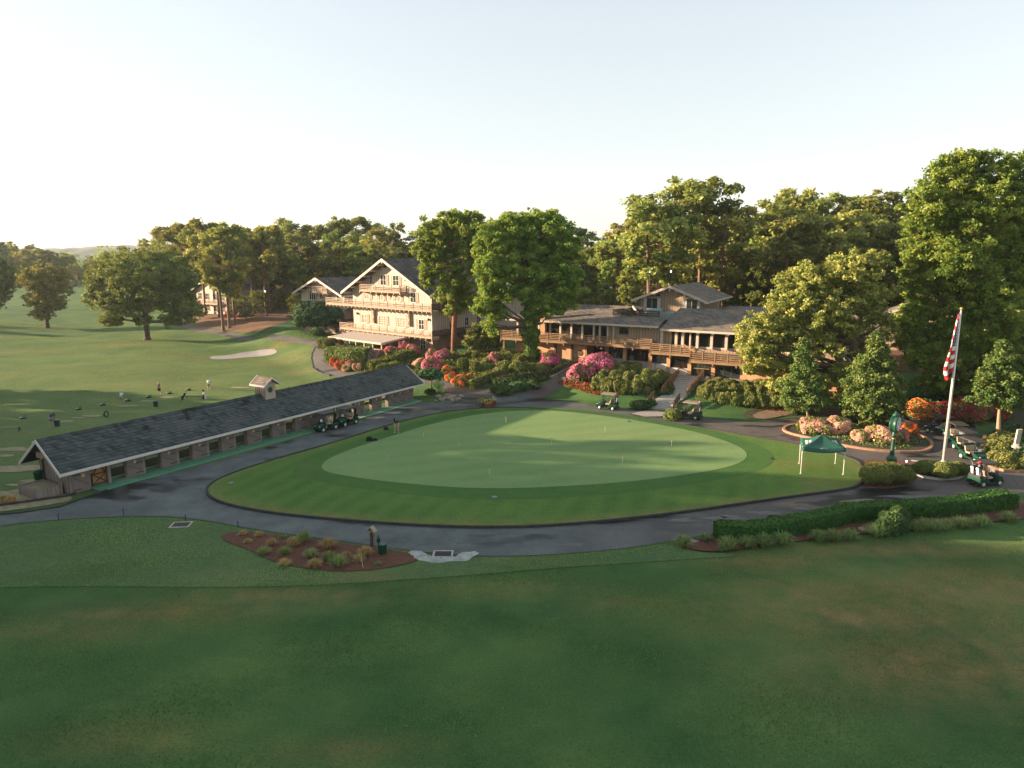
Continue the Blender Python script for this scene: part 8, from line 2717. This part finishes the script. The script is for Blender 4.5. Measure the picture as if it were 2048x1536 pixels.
for q, w, lb in (((739, 881), 0.34, 'small black bag on the collar of the green left of the putting golfer'), ((751, 881), 0.2, 'tiny dark bag beside the small black one on the collar'), ((772, 859), 0.26, 'small black box on the apron lawn behind the putting golfer')):
    mb = MB(); mb.add([(-w, -w * .6, 0), (w, -w * .6, 0), (w, w * .6, 0), (-w, w * .6, 0), (-w * .7, -w * .4, w), (w * .6, -w * .4, w * 0.9), (w * .6, w * .4, w), (-w * .7, w * .4, w * 1.1)], [(3, 2, 1, 0), (4, 5, 6, 7), (0, 1, 5, 4), (1, 2, 6, 5), (2, 3, 7, 6), (3, 0, 4, 7)])
    mb.bar((-w * .4, 0, w), (0, 0, w * 1.35), 0.03, 0.02); mb.bar((0, 0, w * 1.35), (w * .4, 0, w * 0.95), 0.03, 0.02)
    tag(mb.build('small_bag', M['cloth_black'], None, False, at(*q, 0.14)), lb, 'bag')

# ------------------------------------------------------------------ people
def skinned(name, verts, edges, radii, mat, parent, sub=2, smooth=True, root=0):
    """grow one continuous surface over a joint skeleton"""
    me = bpy.data.meshes.new(name)
    me.from_pydata(verts, edges, [])
    o = bpy.data.objects.new(name, me)
    COL.objects.link(o)
    m = o.modifiers.new('skin', 'SKIN')
    m.use_smooth_shade = smooth
    s_ = o.modifiers.new('sub', 'SUBSURF'); s_.levels = s_.render_levels = sub
    for i, r_ in enumerate(radii):
        d = me.skin_vertices[0].data[i]
        d.radius = (r_, r_) if not hasattr(r_, '__len__') else r_
        d.use_root = (i == root)
    dg = bpy.context.evaluated_depsgraph_get()
    nm = bpy.data.meshes.new_from_object(o.evaluated_get(dg))
    bpy.data.objects.remove(o)
    bpy.data.meshes.remove(me)
    nm.name = name
    nm.materials.clear(); nm.materials.append(M[mat])
    return link(name, nm, parent)


def person(label, P, rz, J, shirt, shorts, hat=None, hair='cloth_black', shoes='cloth_white', z=0.0, group=None):
    """J: joints in metres, x right, y forward, z up. keys: pelvis belly chest neck head, and l/r: sh el wr hip kn an toe; hands lie beyond the wrists"""
    t = thing('person', label, 'person', (P[0], P[1], P[2] + z), rz, group)
    V, E, Rr, idx = [], [], [], {}

    def vtx(k, p, r, to=None):
        V.append(tuple(p)); Rr.append(r); idx[k] = len(V) - 1
        if to is not None:
            E.append((idx[to], idx[k]))
    g = {k: Vector(v) for k, v in J.items()}
    fw = (g['nose_dir'] if 'nose_dir' in g else Vector((0, 1, 0))).normalized()
    vtx('pelvis', g['pelvis'], (0.15, 0.115))
    vtx('belly', g['belly'], (0.14, 0.11), 'pelvis')
    vtx('chest', g['chest'], (0.165, 0.115), 'belly')
    vtx('neck', g['neck'], 0.055, 'chest')
    up = (g['head'] - g['neck']).normalized()
    vtx('jaw', g['head'] - up * 0.06 + fw * 0.02, (0.066, 0.075), 'neck')
    vtx('head', g['head'] + up * 0.03, (0.078, 0.092), 'jaw')
    vtx('crown', g['head'] + up * 0.10, (0.06, 0.07), 'head')
    vtx('nose', g['head'] + fw * 0.105 - up * 0.015, 0.014, 'head')
    for s_ in ('l', 'r'):
        vtx(s_ + 'ear', g['head'] + fw.cross(up) * (0.085 if s_ == 'r' else -0.085), 0.016, 'head')
        vtx(s_ + 'sh', g[s_ + 'sh'], 0.062, 'chest')
        vtx(s_ + 'el', g[s_ + 'el'], 0.043, s_ + 'sh')
        vtx(s_ + 'wr', g[s_ + 'wr'], 0.030, s_ + 'el')
        d = (g[s_ + 'wr'] - g[s_ + 'el']).normalized()
        side = d.cross(Vector((0, 0, 1)))
        side = side.normalized() if side.length > 0.1 else Vector((1, 0, 0))
        curl = d.cross(side).normalized()
        if curl.y > 0:
            curl = -curl
        vtx(s_ + 'palm', g[s_ + 'wr'] + d * 0.07, (0.036, 0.020), s_ + 'wr')
        for k in range(4):
            off = side * (0.030 - 0.020 * k)
            L_ = (0.055, 0.065, 0.060, 0.048)[k]
            vtx(s_ + 'f%d' % k, g[s_ + 'wr'] + d * 0.11 + off, 0.0095, s_ + 'palm')
            vtx(s_ + 'g%d' % k, g[s_ + 'wr'] + d * (0.11 + L_ * 0.6) + off - curl * 0.02, 0.009, s_ + 'f%d' % k)
            vtx(s_ + 'h%d' % k, g[s_ + 'wr'] + d * (0.11 + L_ * 0.8) + off - curl * 0.05, 0.008, s_ + 'g%d' % k)
        vtx(s_ + 'th', g[s_ + 'wr'] + d * 0.055 + side * 0.045 - curl * 0.015, 0.0105, s_ + 'palm')
        vtx(s_ + 'ti', g[s_ + 'wr'] + d * 0.095 + side * 0.058 - curl * 0.03, 0.009, s_ + 'th')
        vtx(s_ + 'hip', g[s_ + 'hip'], 0.095, 'pelvis')
        vtx(s_ + 'kn', g[s_ + 'kn'], 0.058, s_ + 'hip')
        vtx(s_ + 'calf', g[s_ + 'kn'].lerp(g[s_ + 'an'], 0.35), 0.060, s_ + 'kn')
        vtx(s_ + 'an', g[s_ + 'an'], 0.036, s_ + 'calf')
        vtx(s_ + 'toe', g[s_ + 'toe'], 0.035, s_ + 'an')
    skinned('body', V, E, Rr, 'skin', t)
    c = [g['pelvis'], g['belly'], g['chest'], g['chest'].lerp(g['neck'], 0.75)]
    vs = c + [g['lsh'], g['lsh'].lerp(g['lel'], 0.75), g['rsh'], g['rsh'].lerp(g['rel'], 0.75)]
    skinned('shirt', [tuple(v) for v in vs], [(0, 1), (1, 2), (2, 3), (2, 4), (4, 5), (2, 6), (6, 7)], [(0.172, 0.135), (0.165, 0.135), (0.185, 0.135), 0.075, 0.082, 0.068, 0.082, 0.068], shirt, t)
    vs = [g['pelvis'] + Vector((0, 0, 0.04)), g['lhip'], g['lhip'].lerp(g['lkn'], 0.82), g['rhip'], g['rhip'].lerp(g['rkn'], 0.82)]
    skinned('shorts', [tuple(v) for v in vs], [(0, 1), (1, 2), (0, 3), (3, 4)], [(0.168, 0.13), 0.115, 0.092, 0.115, 0.092], shorts, t)
    for s_ in ('l', 'r'):
        a, b = g[s_ + 'an'], g[s_ + 'toe']
        skinned('shoe', [tuple(a - Vector((0, 0, 0.035)) - (b - a) * 0.2), tuple(a - Vector((0, 0, 0.045)) + (b - a) * 0.4), tuple(b + Vector((0, 0, 0.0)))], [(0, 1), (1, 2)], [0.046, 0.05, 0.040], shoes, t, 1)
    hc = g['head'] + up * 0.055
    if hat:
        skinned('cap', [tuple(hc - up * 0.005), tuple(hc + up * 0.06), tuple(hc + fw * 0.10 - up * 0.005), tuple(hc + fw * 0.17 - up * 0.02)], [(0, 1), (0, 2), (2, 3)], [0.098, 0.075, (0.07, 0.025), (0.055, 0.012)], hat, t, 1)
        skinned('hair', [tuple(g['head'] - fw * 0.03 + up * 0.01), tuple(g['head'] - fw * 0.05 - up * 0.05)], [(0, 1)], [0.088, 0.06], hair, t, 1)
    else:
        skinned('hair', [tuple(hc - fw * 0.02), tuple(hc + up * 0.045), tuple(g['head'] - fw * 0.055 - up * 0.03)], [(0, 1), (0, 2)], [0.094, 0.07, 0.065], hair, t, 1)
    return t


STAND = dict(pelvis=(0, 0, 0.95), belly=(0, 0.01, 1.13), chest=(0, 0.0, 1.33), neck=(0, 0.01, 1.49), head=(0, 0.03, 1.62), lsh=(-0.19, 0, 1.42), rsh=(0.19, 0, 1.42), lel=(-0.24, -0.02, 1.14), rel=(0.24, -0.02, 1.14),
             lwr=(-0.24, 0.08, 0.90), rwr=(0.24, 0.08, 0.90), lhip=(-0.095, 0, 0.90), rhip=(0.095, 0, 0.90), lkn=(-0.11, 0.03, 0.49), rkn=(0.11, 0.03, 0.49), lan=(-0.12, -0.01, 0.09), ran=(0.12, -0.01, 0.09), ltoe=(-0.14, 0.15, 0.045), rtoe=(0.14, 0.15, 0.045))
ADDR = dict(STAND, pelvis=(0, -0.12, 0.92), belly=(0, -0.02, 1.08), chest=(0, 0.12, 1.25), neck=(0, 0.24, 1.38), head=(0, 0.33, 1.45), nose_dir=(0, 0.6, -0.8), lsh=(-0.18, 0.16, 1.31), rsh=(0.18, 0.16, 1.31), lel=(-0.15, 0.26, 1.05), rel=(0.15, 0.26, 1.05),
            lwr=(-0.035, 0.36, 0.84), rwr=(0.035, 0.35, 0.80), lhip=(-0.10, -0.12, 0.88), rhip=(0.10, -0.12, 0.88), lkn=(-0.15, 0.03, 0.49), rkn=(0.15, 0.03, 0.49), lan=(-0.18, -0.04, 0.09), ran=(0.18, -0.04, 0.09), ltoe=(-0.20, 0.12, 0.045), rtoe=(0.20, 0.12, 0.045))
FIN = dict(STAND, chest=(-0.02, 0.0, 1.33), lsh=(-0.17, 0.06, 1.42), rsh=(0.15, -0.06, 1.40), lel=(-0.32, 0.20, 1.46), lwr=(-0.22, 0.16, 1.66), rel=(-0.02, 0.22, 1.40), rwr=(-0.16, 0.18, 1.60), rkn=(0.10, 0.12, 0.50), ran=(0.20, -0.02, 0.16), rtoe=(0.16, 0.12, 0.05), lan=(-0.16, 0, 0.09), lkn=(-0.13, 0.01, 0.49), ltoe=(-0.24, 0.13, 0.045), nose_dir=(-0.7, 0.7, 0))
BEND = dict(ADDR, chest=(0, 0.30, 1.16), neck=(0, 0.45, 1.22), head=(0, 0.55, 1.24), belly=(0, 0.06, 1.06), lsh=(-0.18, 0.32, 1.2), rsh=(0.18, 0.32, 1.2), lel=(-0.18, 0.38, 0.92), rel=(0.18, 0.38, 0.92), lwr=(-0.08, 0.46, 0.70), rwr=(0.06, 0.46, 0.68))
SIT = dict(STAND, pelvis=(0, 0, 0.10), belly=(0, -0.04, 0.28), chest=(0, -0.08, 0.48), neck=(0, -0.07, 0.64), head=(0, -0.04, 0.77), lsh=(-0.19, -0.08, 0.57), rsh=(0.19, -0.08, 0.57), lel=(-0.25, 0.04, 0.33), rel=(0.25, 0.04, 0.33), lwr=(-0.18, 0.26, 0.36), rwr=(0.14, 0.28, 0.30),
           lhip=(-0.10, 0.02, 0.09), rhip=(0.10, 0.02, 0.09), lkn=(-0.14, 0.44, 0.10), rkn=(0.14, 0.44, 0.10), lan=(-0.14, 0.46, -0.32), ran=(0.15, 0.50, -0.32), ltoe=(-0.15, 0.62, -0.365), rtoe=(0.16, 0.66, -0.365))


def club(label, owner, p0, p1, group='golf clubs in hand'):
    """a club held in the hands: grip at p0, head at p1, in the golfer's own axes"""
    t = thing('golf_club', label, 'golf club', owner.location, owner.rotation_euler.z, group)
    MB().tube([Vector(p0) + (Vector(p0) - Vector(p1)) * 0.1, p0, p1], [0.014, 0.013, 0.007], 6).build('shaft', M['steel'], t)
    MB().cbox(Vector(p1) + Vector((0.03, 0.0, 0.0)), 0.12, 0.04, 0.05).build('head', M['cart_dark'], t)


P = at(794, 866, 0.15)
p = person('person in a navy jacket and khaki shorts bending over a putt on the green', P, R(160), ADDR, 'cloth_navy', 'cloth_khaki', 'cloth_black')
club('slim putter held by the golfer in the navy jacket', p, (0, 0.37, 0.74), (0.03, 0.66, 0.03))
P = at(104.5, 853)
p = person('person in a dark shirt and grey shorts bending near the shelter roof', P, R(10), BEND, 'cloth_navy', 'cloth_grey', 'cloth_black')
club('golf club held by the bending golfer in the dark shirt', p, (0, 0.50, 0.62), (0.05, 0.85, 0.03))
P = at(244, 807)
p = person('person in a white shirt and khaki shorts addressing the ball on the range tee', P, R(20), BEND, 'cloth_paleblue', 'cloth_khaki', None, 'cloth_grey')
club('golf club held by the golfer in the white shirt', p, (0, 0.50, 0.62), (0.05, 0.85, 0.03))
P = at(319, 791)
p = person('person in a navy shirt, dark shorts and white cap holding a finished swing', P, R(-20), FIN, 'cloth_navy', 'cloth_black', 'cloth_white')
club('golf club raised behind the shoulder of the golfer in the white cap', p, (-0.19, 0.17, 1.66), (0.25, -0.35, 1.95))
P = at(418, 780)
p = person('person in pale clothes standing behind a golf bag at the far end of the range', P, R(15), BEND, 'cloth_mint', 'cloth_khaki', None, 'cloth_grey')
P = at(66, 893)
P = on_y(66, 889, 59.2); P.z = hz(P.x, P.y)
p = person('person in a white cap mostly hidden behind the near gable of the shelter', P, R(30), STAND, 'cloth_navy', 'cloth_khaki', 'cloth_white')
m_ = Matrix.Translation(k4.location) @ Matrix.Rotation(k4.rotation_euler.z, 4, 'Z')
Q = m_ @ Vector((-0.20, 0.24, 0.74))
p = person('person in a white shirt and green cap seated in the cart beside the shelter', Q, k4.rotation_euler.z - math.pi / 2, SIT, 'cloth_white', 'cloth_khaki', 'cloth_green')

# ------------------------------------------------------------------ parked cars seen under the trees behind
def car(label, P, rz, paint):
    t = thing('parked_car', label, 'car', P, rz, 'cars parked behind the clubhouse')
    b = MB(); b.ex_y([(-2.2, 0.3), (2.2, 0.3), (2.25, 0.75), (1.2, 0.95), (-2.15, 1.0), (-2.25, 0.7)], -0.88, 0.88)
    bo = b.build('body', paint, t)
    b = MB(); b.ex_y([(-2.05, 1.0), (1.15, 0.955), (0.45, 1.55), (-1.75, 1.62)], -0.78, 0.78)
    b.build('cabin', M['glass'], t)
    MB().box(-1.7, 0.4, -0.74, 0.74, 1.6, 1.68).build('roof', paint, t)
    for x in (-1.35, 1.4):
        for y in (-0.88, 0.88):
            w = MB().lathe([(0.2, -0.1), (0.34, -0.1), (0.34, 0.1), (0.2, 0.1)], n=14).build('wheel', M['tyre'], t)
            w.location, w.rotation_euler = (x, y, 0.34), (math.pi / 2, 0, 0)
            MB().lathe([(0.0, -0.11), (0.2, -0.11), (0.2, 0.11), (0.0, 0.11)], n=12).build('rim', M['rim'], w)


for q, lb, c_ in (((1226, 597), 'dark car parked in the shade of the trees left of the upper gable', (0.02, 0.03, 0.035)), ((1262, 594), 'silver-grey car parked beyond the dark one left of the upper gable', (0.30, 0.32, 0.33))):
    P = at(*q)
    car(lb, P, R(10), plain('car_paint_%d' % q[0], c_, None, 2, 0.3))

# ------------------------------------------------------------------ morning haze over the whole place
hm = bpy.data.materials.new('haze')
hm.use_nodes = True
nt = hm.node_tree
nt.nodes.remove(nt.nodes['Principled BSDF'])
pv = nt.nodes.new('ShaderNodeVolumePrincipled')
pv.inputs['Color'].default_value = (0.82, 0.92, 1.0, 1)
pv.inputs['Density'].default_value = 0.00011
pv.inputs['Anisotropy'].default_value = 0.35
nt.links.new(pv.outputs[0], nt.nodes['Material Output'].inputs['Volume'])
hb = MB().box(-2700, 2700, -80, 5300, -3, 52).build('haze', hm)
hb['kind'] = 'stuff'
